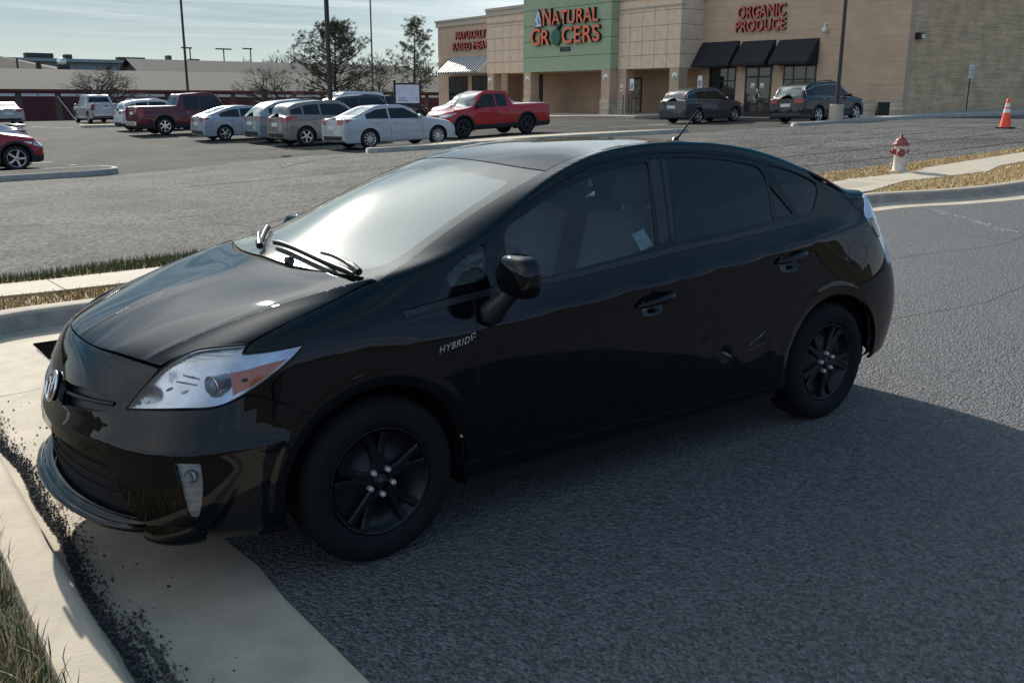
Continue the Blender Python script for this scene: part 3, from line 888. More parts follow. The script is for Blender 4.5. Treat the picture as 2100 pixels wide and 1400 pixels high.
grass('grass', 'straw coloured grass between the right-hand kerb and the pavement', [(12.5, 5.3), (13.2, 4.75), (14.3, 4.42), (15.2, 4.3), (20, 4.45), (24, 4.8), (24, 5.7), (18, 5.45), (17.1, 5.46), (16.1, 5.18), (14.9, 5.38), (14.0, 5.58)], 15000, .03, .075, [g3, g4, g4, g3, g4, g5], .135, .9, .007)
grass('grass', 'straw coloured grass behind the fire hydrant along the rising drive', [(11.5, 6.4), (13.7, 6.55), (14.8, 6.3), (15.85, 6.42), (19.6, 6.34), (26, 6.7), (26, 7.05), (20.3, 6.74), (18.4, 6.82), (16.9, 7.02), (15.5, 7.2), (14.2, 7.38), (11.5, 7.15)], 13000, .03, .075, [g3, g4, g4, g3, g5], .135, .9, .007)
# ------------------------------------------------------------------ grocery store
def brick_mat(name, c1, c2, mortar, bw=.40, bh=.10, bump=.3, rough=.9, vec_rot=None, streak=.25):
    m, nt, out = _nt(name); N, L = nt.nodes.new, nt.links.new
    p = N('ShaderNodeBsdfPrincipled'); L(p.outputs[0], out.inputs[0]); p.inputs['Roughness'].default_value = rough
    tc = N('ShaderNodeTexCoord'); mp = N('ShaderNodeMapping')
    if vec_rot: mp.inputs['Rotation'].default_value = vec_rot
    L(tc.outputs['Object'], mp.inputs[0])
    br = N('ShaderNodeTexBrick'); br.inputs['Scale'].default_value = 1
    br.inputs['Color1'].default_value = (*c1, 1); br.inputs['Color2'].default_value = (*c2, 1); br.inputs['Mortar'].default_value = (*mortar, 1)
    br.inputs['Brick Width'].default_value = bw; br.inputs['Row Height'].default_value = bh; br.inputs['Mortar Size'].default_value = .010; br.inputs['Bias'].default_value = -.2
    L(mp.outputs[0], br.inputs['Vector'])
    nz = N('ShaderNodeTexNoise'); nz.inputs['Scale'].default_value = 1.1; nz.inputs['Detail'].default_value = 7; L(tc.outputs['Object'], nz.inputs['Vector'])
    mp2 = N('ShaderNodeMapping'); mp2.inputs['Scale'].default_value = (.5, .5, 14); L(tc.outputs['Object'], mp2.inputs[0])
    n2 = N('ShaderNodeTexNoise'); n2.inputs['Scale'].default_value = 1.0; n2.inputs['Detail'].default_value = 3; L(mp2.outputs[0], n2.inputs['Vector'])
    ad = N('ShaderNodeMath'); L(nz.outputs['Fac'], ad.inputs[0]); L(n2.outputs['Fac'], ad.inputs[1])
    mr = N('ShaderNodeMapRange'); mr.inputs['From Min'].default_value = .7; mr.inputs['From Max'].default_value = 1.3; mr.inputs['To Min'].default_value = 1-streak; mr.inputs['To Max'].default_value = 1+streak
    L(ad.outputs[0], mr.inputs['Value'])
    sc = N('ShaderNodeVectorMath'); sc.operation = 'SCALE'; L(br.outputs['Color'], sc.inputs[0]); L(mr.outputs[0], sc.inputs['Scale']); L(sc.outputs[0], p.inputs['Base Color'])
    b = N('ShaderNodeBump'); b.inputs['Strength'].default_value = bump; b.inputs['Distance'].default_value = .02; b.invert = True
    L(br.outputs['Fac'], b.inputs['Height']); L(b.outputs[0], p.inputs['Normal'])
    return m
XROT = (rad(90), 0, rad(90))                                            # for faces that look along x
m_tan = brick_mat('tan_painted_block', (.52, .375, .265), (.495, .355, .25), (.44, .315, .22), .40, .20, .25, streak=.12, vec_rot=(rad(-90), 0, rad(90)))
m_tile = pmat('tan_stucco', (.74, .565, .41), .92, var=.10, vscale=2.5, bump=.25, bscale=45)
m_groove = pmat('groove', (.18, .15, .12), .95)
m_green = pmat('sage_green_stucco', (.34, .42, .28), .9, var=.08, vscale=2, bump=.2, bscale=45)
m_green_d = pmat('sage_groove', (.05, .08, .06), .95)
m_corn = pmat('cornice_tan', (.48, .42, .34), .9, var=.08, vscale=3)
m_brick = brick_mat('brown_brick', (.58, .39, .22), (.48, .325, .18), (.66, .50, .34), .30, .10, .35, streak=.28, vec_rot=(rad(90), 0, 0))
m_stone = brick_mat('split_face_block', (.48, .40, .31), (.42, .35, .27), (.28, .235, .185), .40, .20, 1.0, streak=.35, vec_rot=(rad(-90), 0, rad(90)))
m_awn = pmat('black_canvas', (.009, .012, .016), .8, var=.2, vscale=6)
m_frame = pmat('dark_bronze', (.015, .013, .013), .4)
m_wglass = pmat('shop_glass', (.015, .018, .02), .03, spec=.8, var=.4, vscale=.9)
m_white = pmat('white_paint', (.75, .75, .72), .5)
m_orange = pmat('orange_sign_face', (.86, .20, .105), .5)
m_red = pmat('red_sign_face', (.62, .125, .09), .5)
m_signside = pmat('sign_return', (.022, .014, .016), .5)
Z0 = .78
store = empty('grocery_store', (41.5, 44, Z0)); 
tag(store, 'tan grocery store with a green entrance panel, brick side wall and black awnings', 'store building')
def spart(b, name, bevel=0., parent=None):
    o = b.build(name, None, bevel)
    o.parent = parent or store
    if not parent: o.matrix_parent_inverse = Matrix.Translation(-Vector((41.5, 44, Z0)))
    return o
def build_store():
    XW, XB, XG = 41.5, 39.67, 39.0
    TOP = 7.85
    # wings
    b = MB(); b.box((XW, 22.7, -.3), (XW+.4, 35.9, TOP-.5), m_tan); spart(b, 'wing_wall')
    b = MB(); b.box((XW, 55.2, -.3), (XW+.4, 65.0, TOP-.5), m_tan); spart(b, 'wing_wall')
    for y0, y1 in ((22.5, 35.86), (55.3, 65.15)):
        b = MB(); b.box((XW-.12, y0, TOP-.5), (XW+.5, y1, TOP-.12), m_corn); b.box((XW-.22, y0-.03, TOP-.12), (XW+.5, y1+.03, TOP+.02), m_corn)
        spart(b, 'cornice')
    b = MB(); b.box((XW+.004, 22.7, -.5), (75, 23.1, TOP-.3), m_brick); b.box((XW-.03, 22.66, -.3), (XW+.42, 23.12, 7.3), m_tan)
    spart(b, 'side_wall')
    b = MB(); b.box((XW+.41, 64.55, -.5), (75, 64.95, TOP-.3), m_brick); spart(b, 'side_wall')
    b = MB(); b.box((XW+.4, 23.1, 6.9), (75, 64.6, 7.1), m_corn); spart(b, 'roof')
    # split face plinth along the wings
    b = MB(); b.box((XW-.05, 22.62, -.3), (XW, 27.4, 1.75), m_stone); spart(b, 'plinth')
    b = MB(); b.box((XW-.05, 55.3, -.3), (XW, 65.04, .6), m_stone); spart(b, 'plinth')
    for y0, y1 in ((35.2, 35.84), (32.5, 33.1), (29.9, 30.58)):
        b = MB(); b.box((XW-.05, y0, -.3), (XW, y1, 1.5), m_stone); spart(b, 'plinth')
    # tan entrance block
    for y0, y1, top in ((35.85, 41.05, 8.0), (49.95, 55.3, 8.0)):
        b = MB(); b.box((XB, y0, 3.5), (XB+.35, y1, top), m_tile)
        b.box((XB-.10, y0-.08, top-.5), (XB+.4, y1, top-.15), m_corn); b.box((XB-.18, y0-.14, top-.15), (XB+.4, y1, top+.03), m_corn)
        b.box((XB-.06, y0-.04, top-1.05), (XB+.36, y1, top-.95), m_corn)
        ya, yb = (35.85, 36.2) if y0 < 40 else (54.95, 55.3)
        b.box((XB+.35, ya, 3.5), (XW+.6, yb, 8.0), m_tile)
        spart(b, 'entrance_block')
    b = MB()                                                             # score lines
    for z in (4.27, 5.08, 5.92, 6.75):
        for y0, y1 in ((35.83, 41.05), (49.95, 55.32)): b.box((XB-.004, y0, z-.013), (XB+.01, y1, z+.013), m_groove)
        b.box((XB-.002, 35.846, z-.013), (XW, 35.86, z+.013), m_groove)
    for y in (36.9, 37.95, 39.0, 40.05, 51.4, 52.4, 53.35, 54.3): b.box((XB-.003, y-.013, 3.52), (XB+.01, y+.013, 6.9), m_groove)
    spart(b, 'score_lines')
    b = MB(); b.box((XB+.35, 36.2, 3.5), (XW+1.2, 54.95, 3.62), m_tile); b.box((XG+.5, 41.05, 3.5), (XB+.36, 49.95, 3.6), m_tile); spart(b, 'porch_ceiling')
    b = MB(); b.box((XG, 41.05, 3.48), (XG+.6, 49.95, 9.2), m_green); b.box((XG+.6, 41.05, 3.62), (XB+.36, 41.3, 9.2), m_green); b.box((XG+.6, 49.7, 3.62), (XB+.36, 49.95, 9.2), m_green)
    g = spart(b, 'green_panel')
    b = MB()
    for z in (4.42, 5.42, 6.45, 7.46, 8.4):
        b.box((XG-.004, 41.04, z-.015), (XG+.01, 49.96, z+.015), m_green_d); b.box((XG-.003, 41.045, z-.015), (XB+.02, 41.06, z+.015), m_green_d)
    spart(b, 'score_lines')
    # piers
    for y0, y1, x0 in ((35.87, 36.62, XB+.02), (40.32, 41.06, XB+.02), (41.08, 41.86, XG+.02), (49.14, 49.92, XG+.02), (49.94, 50.5, XB+.02), (54.5, 55.27, XB+.02)):
        b = MB(); b.box((x0, y0, 1.7), (x0+.72, y1, 3.5), m_tan); b.box((x0-.05, y0-.05, -.1), (x0+.77, y1+.05, 1.7), m_stone); spart(b, 'pier')
    b = MB(); b.box((XB+.05, 36.62, -.1), (XB+.5, 40.3, .82), m_stone); 
    # back walls of the porch
    XR = 42.6
    b = MB(); b.box((XR, 35.9, -.2), (XR+.3, 41.9, 3.5), m_tan); b.box((XR, 44.6, -.2), (XR+.3, 55.3, 3.5), m_tan); b.box((XR, 41.9, 3.1), (XR+.3, 44.6, 3.5), m_tan); b.box((XW+.4, 35.6, -.2), (XR+.1, 35.9, 3.5), m_tan); b.box((XW+.4, 55.2, -.2), (XR+.1, 55.5, 3.5), m_tan)
    spart(b, 'porch_wall')
    # entrance doors with poster pattern
    poster = pmat('door_poster', (.05, .045, .04), .25, col2=(.34, .27, .20), vscale=3.2, coat=.5)
    b = MB(); b.box((XR-.02, 41.9, Z0+2.15), (XR+.1, 44.6, 3.1), m_frame)
    for y in (41.9, 42.75, 43.65, 44.52): b.box((XR-.06, y, Z0), (XR+.1, y+.08, Z0+2.15), m_frame)
    b.box((XR-.055, 41.9, Z0+.95), (XR+.1, 44.6, Z0+1.02), m_frame); b.box((XR-.05, 41.9, Z0), (XR+.1, 44.6, Z0+.1), m_frame)
    d = spart(b, 'entrance_door')
    b = MB(); b.box((XR, 41.98, Z0+.1), (XR+.05, 44.52, Z0+2.15), poster); spart(b, 'door_glass', parent=d)
    b = MB(); b.box((XR-.04, 52.3, -.2), (XR+.0, 52.9, 3.45), m_frame); spart(b, 'downpipe')
    # right wing openings: window, double door, window under the three canvas awnings
    def window(y0, y1, z0, z1, mull, rails):
        b = MB(); x = XW-.03
        b.box((x, y0, z0), (x+.06, y0+.09, z1), m_frame); b.box((x, y1-.09, z0), (x+.06, y1, z1), m_frame)
        b.box((x, y0+.09, z1-.09), (x+.06, y1-.09, z1), m_frame); b.box((x, y0+.09, z0), (x+.06, y1-.09, z0+.09), m_frame)
        for y in mull: b.box((x+.002, y-.04, z0+.09), (x+.06, y+.04, z1-.09), m_frame)
        for z in rails: b.box((x+.004, y0+.09, z-.035), (x+.06, y1-.09, z+.035), m_frame)
        w = spart(b, 'window')
        b = MB(); b.box((XW-.015, y0+.05, z0+.05), (XW-.002, y1-.05, z1-.05), m_wglass); spart(b, 'pane', parent=w)
        return w
    window(33.15, 35.15, Z0+.5, 3.5, (33.75, 34.7), (2.75,))
    window(27.75, 29.85, Z0+.5, 3.5, (28.4, 29.2), (2.75,))
    b = MB(); x = XW-.04; y0, y1 = 30.62, 32.45
    for y in (y0, y1-.1, (y0+y1)/2-.06): b.box((x, y, Z0), (x+.08, y+.1 if y != (y0+y1)/2-.06 else y+.12, 3.5), m_frame)
    for z in (Z0, Z0+2.1, 3.4): b.box((x+.003, y0+.1, z), (x+.08, y1-.1, z+(.30 if z == Z0 else .1)), m_frame)
    d = spart(b, 'double_door')
    b = MB(); b.box((XW-.02, y0+.06, Z0+.2), (XW-.004, y1-.06, 3.45), m_wglass); spart(b, 'pane', parent=d)
    b = MB(); ym = (y0+y1)/2
    b.tube([(x-.05, ym+.2*math.cos(a)*1.0, Z0+1.08+.2*math.sin(a)) for a in np.linspace(0, 2*math.pi, 25)], .018, pmat('steel', (.6, .6, .6), .3, 1.), 8, cap=False)
    b.tube([(x-.03, y0+.1, Z0+1.02), (x-.03, ym-.15, Z0+1.12)], .014, b.mats[0], 6); spart(b, 'handle', parent=d)
    for y in (ym-.42, ym+.22):
        b = MB(); b.box((XW-.03, y, Z0+1.55), (XW-.024, y+.26, Z0+1.82), m_white); b.box((XW-.034, y+.03, Z0+1.58), (XW-.031, y+.23, Z0+1.62), m_frame); spart(b, 'door_notice', parent=d)
    b = MB(); b.box((XW-.046, ym-.04, Z0+1.35), (XW-.041, ym+.05, Z0+1.5), m_white); spart(b, 'door_notice', parent=d)
    def awning(y0, y1, zt, zb, out, mat, stripes=None):
        b = MB(); yi = .02
        P = [(XW-.01, y0, zb), (XW-.01, y0, zt), (XW-out, y0-.0, zb+.02), (XW-out, y0, zb-.22*0)]
        prof = [(XW-.004, zb), (XW-.004, zt), (XW-.06, zt), (XW-out, zb+.12), (XW-out, zb)]
        if not stripes:
            n = len(prof)
            vs = [(p[0], y0, p[1]) for p in prof] + [(p[0], y1, p[1]) for p in prof]
            b.add(vs, [(i, (i+1) % n, (i+1) % n+n, i+n) for i in range(n)] + [tuple(range(n)), tuple(range(2*n-1, n-1, -1))], mat)
        else:
            ns, m2 = stripes
            for k in range(ns):
                ya, yb = y0+(y1-y0)*k/ns, y0+(y1-y0)*(k+1)/ns
                n = len(prof); vs = [(p[0], ya, p[1]) for p in prof] + [(p[0], yb, p[1]) for p in prof]
                b.add(vs, [(i, (i+1) % n, (i+1) % n+n, i+n) for i in range(n)] + ([tuple(range(n))] if k == 0 else []) + ([tuple(range(2*n-1, n-1, -1))] if k == ns-1 else []), mat if k % 2 else m2)
        return spart(b, 'awning')
    awning(33.0, 35.75, 4.92, 3.52, .95, m_awn); awning(30.5, 32.75, 4.86, 3.52, .95, m_awn); awning(27.7, 30.2, 4.82, 3.52, .95, m_awn)
    metal = pmat('white_awning_slat', (.60, .63, .64), .6)
    awning(57.0, 63.0, 4.95, 3.62, 1.5, pmat('black_awning_slat', (.01, .012, .014), .95, spec=.1), (34, metal))
    window(60.6, 63.4, Z0+.1, 3.45, (61.4, 62.4), (2.2,))
    window(56.6, 60.0, Z0+.1, 3.45, (57.7, 58.8), ())
    for k, (y, w, h_, c) in enumerate(((59.4, .5, .45, (.35, .33, .30)), (58.6, .55, .55, (.7, .7, .66)), (57.5, .55, .6, (.55, .52, .34)))):
        b = MB(); b.lathe([(0, XW-.04), (w*.5, XW-.04)], pmat('poster_tint', c, .5, var=.3, vscale=5), 18, 'x', (0, y, 1.9+.05*k)); spart(b, 'window_poster')
    # plaques on the piers, fittings
    for x, y in ((XB-.005, 36.2), (XG-.005, 41.45), (XG-.005, 49.5), (XB-.005, 54.9)):
        b = MB(); b.lathe([(0, -.02), (.20, -.02), (.21, 0), (.21, .03)], m_white, 24, 'x', (x-.0, y, 3.02)); b.lathe([(0, -.026), (.10, -.026), (.10, -.02)], pmat('plaque_green', (.25, .30, .2), .6), 12, 'x', (x, y-.03, 2.96)); spart(b, 'round_plaque')
    b = MB(); b.box((XB-.03, 40.5, 2.15), (XB+.01, 40.78, 2.6), m_white); b.box((XB-.034, 40.56, 2.25), (XB-.029, 40.72, 2.38), pmat('notice_red', (.5, .08, .06), .6)); spart(b, 'notice')
    b = MB(); b.box((XG-.06, 44.9, 4.72), (XG, 45.9, 4.98), m_frame); b.box((XG-.066, 45.0, 4.76), (XG-.059, 45.55, 4.94), pmat('number_plate', (.05, .06, .06), .3)); spart(b, 'number_box')
    for y, z in ((27.3, 5.35), (64.5, 4.75)):
        b = MB(); b.tube([(XW, y, z+.1), (XW-.25, y, z+.15), (XW-.25, y, z-.05)], .03, m_white, 8); b.lathe([(0, -.2), (.11, -.18), (.13, 0), (.06, .08), (0, .09)], m_white, 14, at=(XW-.25, y, z-.12)); spart(b, 'security_camera')
    b = MB(); b.box((XW+.55, 22.45, 4.55), (XW+1.0, 22.71, 4.85), m_frame); b.box((XW+.72, 22.43, 4.58), (XW+.98, 22.452, 4.78), pmat('lamp_diffuser', (.7, .7, .66), .3)); spart(b, 'wall_light')
    # pavement in front
    o = drape('store_pavement', [(36.0, 35.6), (42.6, 35.6), (42.6, 66), (37.2, 66), (36.0, 50)], m_walk, z=.14, spacing=1.0, skirt=.25)
    b = MB(); b.box((39.0, 36.0, .3), (42.7, 56, Z0), m_walk); b.box((40.3, 22.9, .3), (41.5, 36.0, Z0-.02), m_walk); o = b.build('store_pavement'); o['kind'] = 'structure'
build_store()
# ---- lettering
def text_mesh(body, size, extrude, face, side, bevel=.0, space=1.0, font_scale=1.0):
    tc = bpy.data.curves.new('letters', 'FONT'); tc.body = body; tc.size = size; tc.extrude = extrude; tc.space_character = space; tc.offset = .012*size
    to = bpy.data.objects.new('letters', tc); COL.objects.link(to)
    dg = bpy.context.evaluated_depsgraph_get(); dg.update()
    me = bpy.data.meshes.new_from_object(to.evaluated_get(dg)); bpy.data.objects.remove(to)
    me.materials.clear(); me.materials.append(face); me.materials.append(side)
    for p in me.polygons: p.material_index = 0 if p.normal.z > .5 else 1
    return me
def wall_text(parent, name, body, x, y_left, y_right, z_base, cap, face, depth=.16, extra_bold=0.):
    me = text_mesh(body, 1., depth/2, face, m_signside, space=1.05)
    xs = [v.co.x for v in me.vertices]; ys = [v.co.y for v in me.vertices]
    x0, x1, y0, y1 = min(xs), max(xs), 0., max(ys)
    for v in me.vertices:
        u = (v.co.x-x0)/(x1-x0); w = (v.co.y)/.70
        v.co = (x-depth/2 - v.co.z, y_left + (y_right-y_left)*u, z_base + w*cap)
    # outline plate: a dark, slightly larger copy behind every letter
    o = bpy.data.objects.new(name, me); COL.objects.link(o)
    md = o.modifiers.new('b', 'BEVEL'); md.width = .004; md.segments = 1; md.limit_method = 'ANGLE'
    if parent: o.parent = parent
    return o
def sign(name, label):
    r = empty(name); return tag(r, label, 'sign')
s1 = sign('store_sign', 'orange ORGANIC PRODUCE lettering above the three black awnings')
wall_text(s1, 'letters', 'ORGANIC', 41.5, 33.17, 29.92, 6.10, .62, m_red); wall_text(s1, 'letters', 'PRODUCE', 41.5, 33.28, 29.87, 5.38, .58, m_red)
s2 = sign('store_sign', 'dim red NATURALLY RAISED MEATS lettering on the far left wing')
wall_text(s2, 'letters', 'NATURALLY', 41.5, 62.15, 57.95, 6.30, .56, m_red); wall_text(s2, 'letters', 'RAISED MEATS', 41.5, 62.62, 57.2, 5.46, .58, m_red)
s3 = sign('store_sign', 'large orange NATURAL GROCERS lettering with mountain and apple on the green panel')
XG = 39.0
for body, ya, yb, cap in (('N', 47.55, 46.72, 1.06), ('ATURAL', 46.62, 42.05, .84)): wall_text(s3, 'letters', body, XG, ya, yb, 6.42, cap, m_orange, .22)
for body, ya, yb, cap in (('G', 48.85, 47.85, 1.05), ('R', 47.72, 46.85, .92), ('CERS', 45.55, 41.88, .98)): wall_text(s3, 'letters', body, XG, ya, yb, 5.22, cap, m_orange, .22)
b = MB(); m_gd = pmat('apple_green', (.035, .13, .085), .5)
ap = []
for i in range(28):
    a = 2*math.pi*i/28; r_ = 1 - .10*math.exp(-((a-math.pi/2)/.35)**2) ; ap.append((46.2 - .46*math.cos(a)*(1+.06*math.sin(a))*r_, 5.62 + .52*math.sin(a)*r_))
b.prism(ap, XG-.22, XG, m_gd, 'x'); b.prism([(46.2, 6.12), (46.05, 6.5), (45.65, 6.72), (45.72, 6.35), (45.98, 6.08)], XG-.2, XG, m_signside, 'x'); b.prism([(46.0, 6.25), (45.9, 6.5), (45.68, 6.66), (45.76, 6.38)], XG-.21, XG-.2, m_gd, 'x')
b.build('apple', s3)
b = MB(); snow = pmat('mountain_white', (.62, .66, .78), .5); blue = pmat('mountain_blue', (.12, .16, .30), .5)
b.prism([(48.62, 6.35), (48.58, 6.75), (48.45, 7.05), (48.3, 7.25), (48.15, 7.5), (48.0, 7.30), (47.9, 7.0), (47.78, 6.7), (47.72, 6.35)], XG-.14, XG, m_signside, 'x')
b.prism([(48.58, 6.38), (48.5, 6.85), (48.32, 7.12), (48.15, 7.42), (48.02, 7.2), (47.88, 6.85), (47.78, 6.38)], XG-.16, XG-.14, snow, 'x')
for q in ([(48.5, 6.4), (48.42, 6.75), (48.25, 6.5)], [(48.2, 6.9), (48.12, 7.1), (48.0, 6.6), (48.1, 6.55)], [(47.98, 6.6), (47.92, 6.8), (47.83, 6.42)]): b.prism(q, XG-.165, XG-.16, blue, 'x')
b.build('mountain', s3)
# ------------------------------------------------------------------ far buildings, posts, signs, small things
def gpos(x, y, z=0.): return (x, y, hgt(x, y)+z)
m_roof = pmat('weathered_shingle', (.058, .057, .053), .95, var=.14, vscale=.7, bump=.4, bscale=9)
m_roof2 = pmat('brown_shingle', (.07, .064, .055), .95, var=.12, vscale=.6, bump=.4, bscale=9)
m_mar = pmat('maroon_door', (.085, .012, .018), .55, var=.15, vscale=1.2)
m_marf = pmat('maroon_fascia', (.13, .02, .022), .6)
m_redbr = brick_mat('dull_brick', (.16, .085, .055), (.12, .065, .045), (.2, .15, .12), .3, .1, .3, vec_rot=(rad(90), 0, 0))
def storage():
    Y = 92.0; zb = -.45; r = empty('storage_building', (20, Y, zb)); tag(r, 'long low storage building with maroon garage doors under a brown shingle roof', 'garage building')
    def add(b, name, parent=None):
        o = b.build(name); o.parent = parent or r; o.matrix_parent_inverse = Matrix.Translation(-Vector((20, Y, zb)))
        return o
    b = MB(); b.box((-30, Y, -1), (75, Y+.3, 2.25), m_redbr); add(b, 'wall')
    b = MB(); b.box((-30.2, Y-.35, 2.2), (75.2, Y-.30, 2.42), m_marf); b.box((-30.2, Y-.3, 2.2), (75.2, Y, 2.25), m_marf); add(b, 'fascia')
    b = MB(); b.add([(-30.2, Y-.36, 2.42), (75.2, Y-.36, 2.42), (75.2, Y+6.5, 4.35), (-30.2, Y+6.5, 4.35), (-30.2, Y+13, 2.4), (75.2, Y+13, 2.4)], [(0, 1, 2, 3), (3, 2, 5, 4)], m_roof2)
    b.add([(-30.2, Y, 2.2), (-30.2, Y+13, 2.2), (-30.2, Y+6.5, 4.34)], [(0, 1, 2)], m_redbr); b.add([(75.2, Y, 2.2), (75.2, Y+13, 2.2), (75.2, Y+6.5, 4.34)], [(0, 1, 2)], m_redbr)
    add(b, 'roof')
    for k in range(-9, 16):
        x0 = 14.4 + 3.28*k
        if k in (1, 2) : pass
        b = MB(); b.box((x0, Y-.06, -.6), (x0+2.65, Y-.002, 1.78), m_mar)
        for z in (.0, .6, 1.2): b.box((x0+.01, Y-.064, z-.012), (x0+2.64, Y-.058, z+.012), m_marf)
        d = add(b, 'garage_door')
        b = MB(); b.box((x0-.06, Y-.10, 1.80), (x0+2.71, Y-.062, 2.05), m_white); b.box((x0+1.2, Y-.106, 1.86), (x0+1.4, Y-.099, 1.95), m_frame); add(b, 'door_header')
    b = MB(); m_pole = pmat('post_white', (.6, .6, .58), .5)
    b.tube([(17.3, Y-.2, 1.8), (18.0, Y-3.5, -.35)], .03, m_pole, 6); add(b, 'stay_cable')
storage()
def gable(name, label, x0, x1, y, ze, zr, depth, wallz, mat, wallm, hip=0.):
    b = MB(); b.box((x0, y, -1), (x1, y+.3, ze), wallm); b.box((x0, y+.3, -1), (x0+.3, y+depth, ze), wallm); b.box((x1-.3, y+.3, -1), (x1, y+depth, ze), wallm)
    b.add([(x0, y+.15, ze-.02), (x0, y+depth-.15, ze-.02), (x0+.2, y+depth/2, zr-.12)], [(0, 1, 2)], wallm)
    r = b.build(name); tag(r, label, 'building')
    b = MB(); o_ = .5
    b.add([(x0-o_, y-o_, ze-.1), (x1+o_, y-o_, ze-.1), (x1+o_, y+depth/2, zr), (x0-o_, y+depth/2, zr), (x0-o_, y+depth+o_, ze-.1), (x1+o_, y+depth+o_, ze-.1)], [(0, 1, 2, 3), (3, 2, 5, 4)], mat)
    b.build('roof', r)
    b = MB(); b.box((x0-o_, y-o_-.03, ze-.3), (x1+o_, y-o_, ze-.1), m_frame); b.build('fascia', r)
    return r
gable('gabled_building', 'dark gabled roof rising behind the storage building at the centre left', 29.6, 66, 108, 4.35, 6.05, 9.5, 4, m_roof, m_roof)
m_pale = pmat('pale_metal_roof', (.30, .335, .32), .7, var=.06, vscale=.5)
b = MB(); b.box((18, 170, -2), (74, 190, 7.4), m_pale); b.box((17, 169, 7.4), (75, 191, 7.9), m_pale)
far = b.build('warehouse'); tag(far, 'pale flat roofed warehouse far behind the storage building', 'building')
for x, w, h_ in ((22.5, .5, 1.0), (29, 4.2, .9), (35, 1.1, .8), (43.5, 4.5, .6), (52, .6, 1.1), (56, 1.6, .6)):
    b = MB(); b.box((x, 172, 7.9), (x+w, 174, 7.9+h_), m_roof); b.build('rooftop_unit', far)
b = MB(); b.add([(-20, 118, 3.0), (31, 118, 3.0), (26, 124, 4.9), (17.5, 126, 6.6), (8, 126, 7.4), (-20, 126, 7.8)], [(0, 1, 2, 3, 4, 5)], m_roof2); b.add([(-20, 118, 3.0), (31, 118, 3.0), (31, 118, -1), (-20, 118, -1)], [(0, 1, 2, 3)], m_redbr)
b.add([(-20, 126, 7.8), (8, 126, 7.4), (17.5, 126, 6.6), (26, 124, 4.9), (31, 118, 3.0), (31, 134, 3), (-20, 134, 3)], [(0, 1, 2, 3, 4, 5, 6)], m_roof2)
hr = b.build('hipped_building'); tag(hr, 'brown hipped roof sloping down at the far left behind the garages', 'building')
for x, y, w, h_ in ((16.5, 121, .25, .9), (19.0, 120.5, .18, 1.3), (21.0, 120, .5, .8), (23.4, 120, 1.2, .7), (28.5, 119, .5, .6)):
    b = MB(); b.box((x, y, 3.8), (x+w, y+w, 3.8+1.0+h_), m_roof); b.build('roof_vent', hr)
b = MB(); b.lathe([(0, .35), (.45, .25), (.55, 0), (.45, -.5)], pmat('vent_metal', (.7, .7, .7), .3, .8), 14, at=(23.8, 120.4, 5.9)); b.build('roof_vent', hr)
# ---- light poles
m_polem = pmat('bronze_pole', (.028, .024, .024), .45); m_steel = pmat('dull_steel', (.25, .25, .25), .5, .5)
def light_pole(x, y, hgt_, r_, label, head=0., foot=0.):
    z = hgt(x, y); root = empty('light_pole', (x, y, z)); tag(root, label, 'lamp post', 'parking lot light poles')
    b = MB(); b.tube([(0, 0, foot), (0, 0, hgt_)], [r_, r_*.8], m_polem, 10); b.box((-.16, -.16, foot), (.16, .16, foot+.04), m_polem); b.build('pole', root)
    if foot:
        b = MB(); b.lathe([(.30, -.3), (.30, foot-.02), (.28, foot), (0, foot)], m_conc, 24); b.build('base', root)
    b = MB(); b.box((-.2, -.75, hgt_), (.2, -.1, hgt_+.16), m_polem); b.box((-.16, -.70, hgt_-.03), (.16, -.15, hgt_), m_pale); b.tube([(0, 0, hgt_+.05), (0, -.2, hgt_+.08)], .04, m_polem, 6); hd = b.build('lamp_head', root); hd.rotation_euler = (0, 0, head)
    return root
light_pole(19.1, 60.4, 12.5, .085, 'bronze light pole standing behind the maroon pickup', .4)
light_pole(20.3, 41.6, 12.5, .13, 'bronze light pole between the dark SUVs in front of the tall pine', .2)
light_pole(37.9, 69.8, 9.9, .075, 'bronze light pole with its lamp head in view beside the tall pine', -.6)
light_pole(34.2, 21.25, 10.5, .085, 'bronze light pole on a round concrete base beside the black SUV', .0, .80)
for k, (x, y, h_) in enumerate(((49.4, 152, 9.3), (55.6, 154, 9.4), (61.1, 156.3, 9.7))):
    root = empty('street_lamp', (x, y, 0)); tag(root, 'small twin arm street lamp peeping over the gabled roof', 'street lamp', 'lamps beyond the roofs')
    b = MB(); b.tube([(0, 0, 0), (0, 0, h_)], .10, m_polem, 6); b.build('pole', root)
    b = MB(); b.box((-1.3, -.2, h_), (1.3 if k == 1 else .3, .2, h_+.2), m_polem); b.build('lamp_head', root)
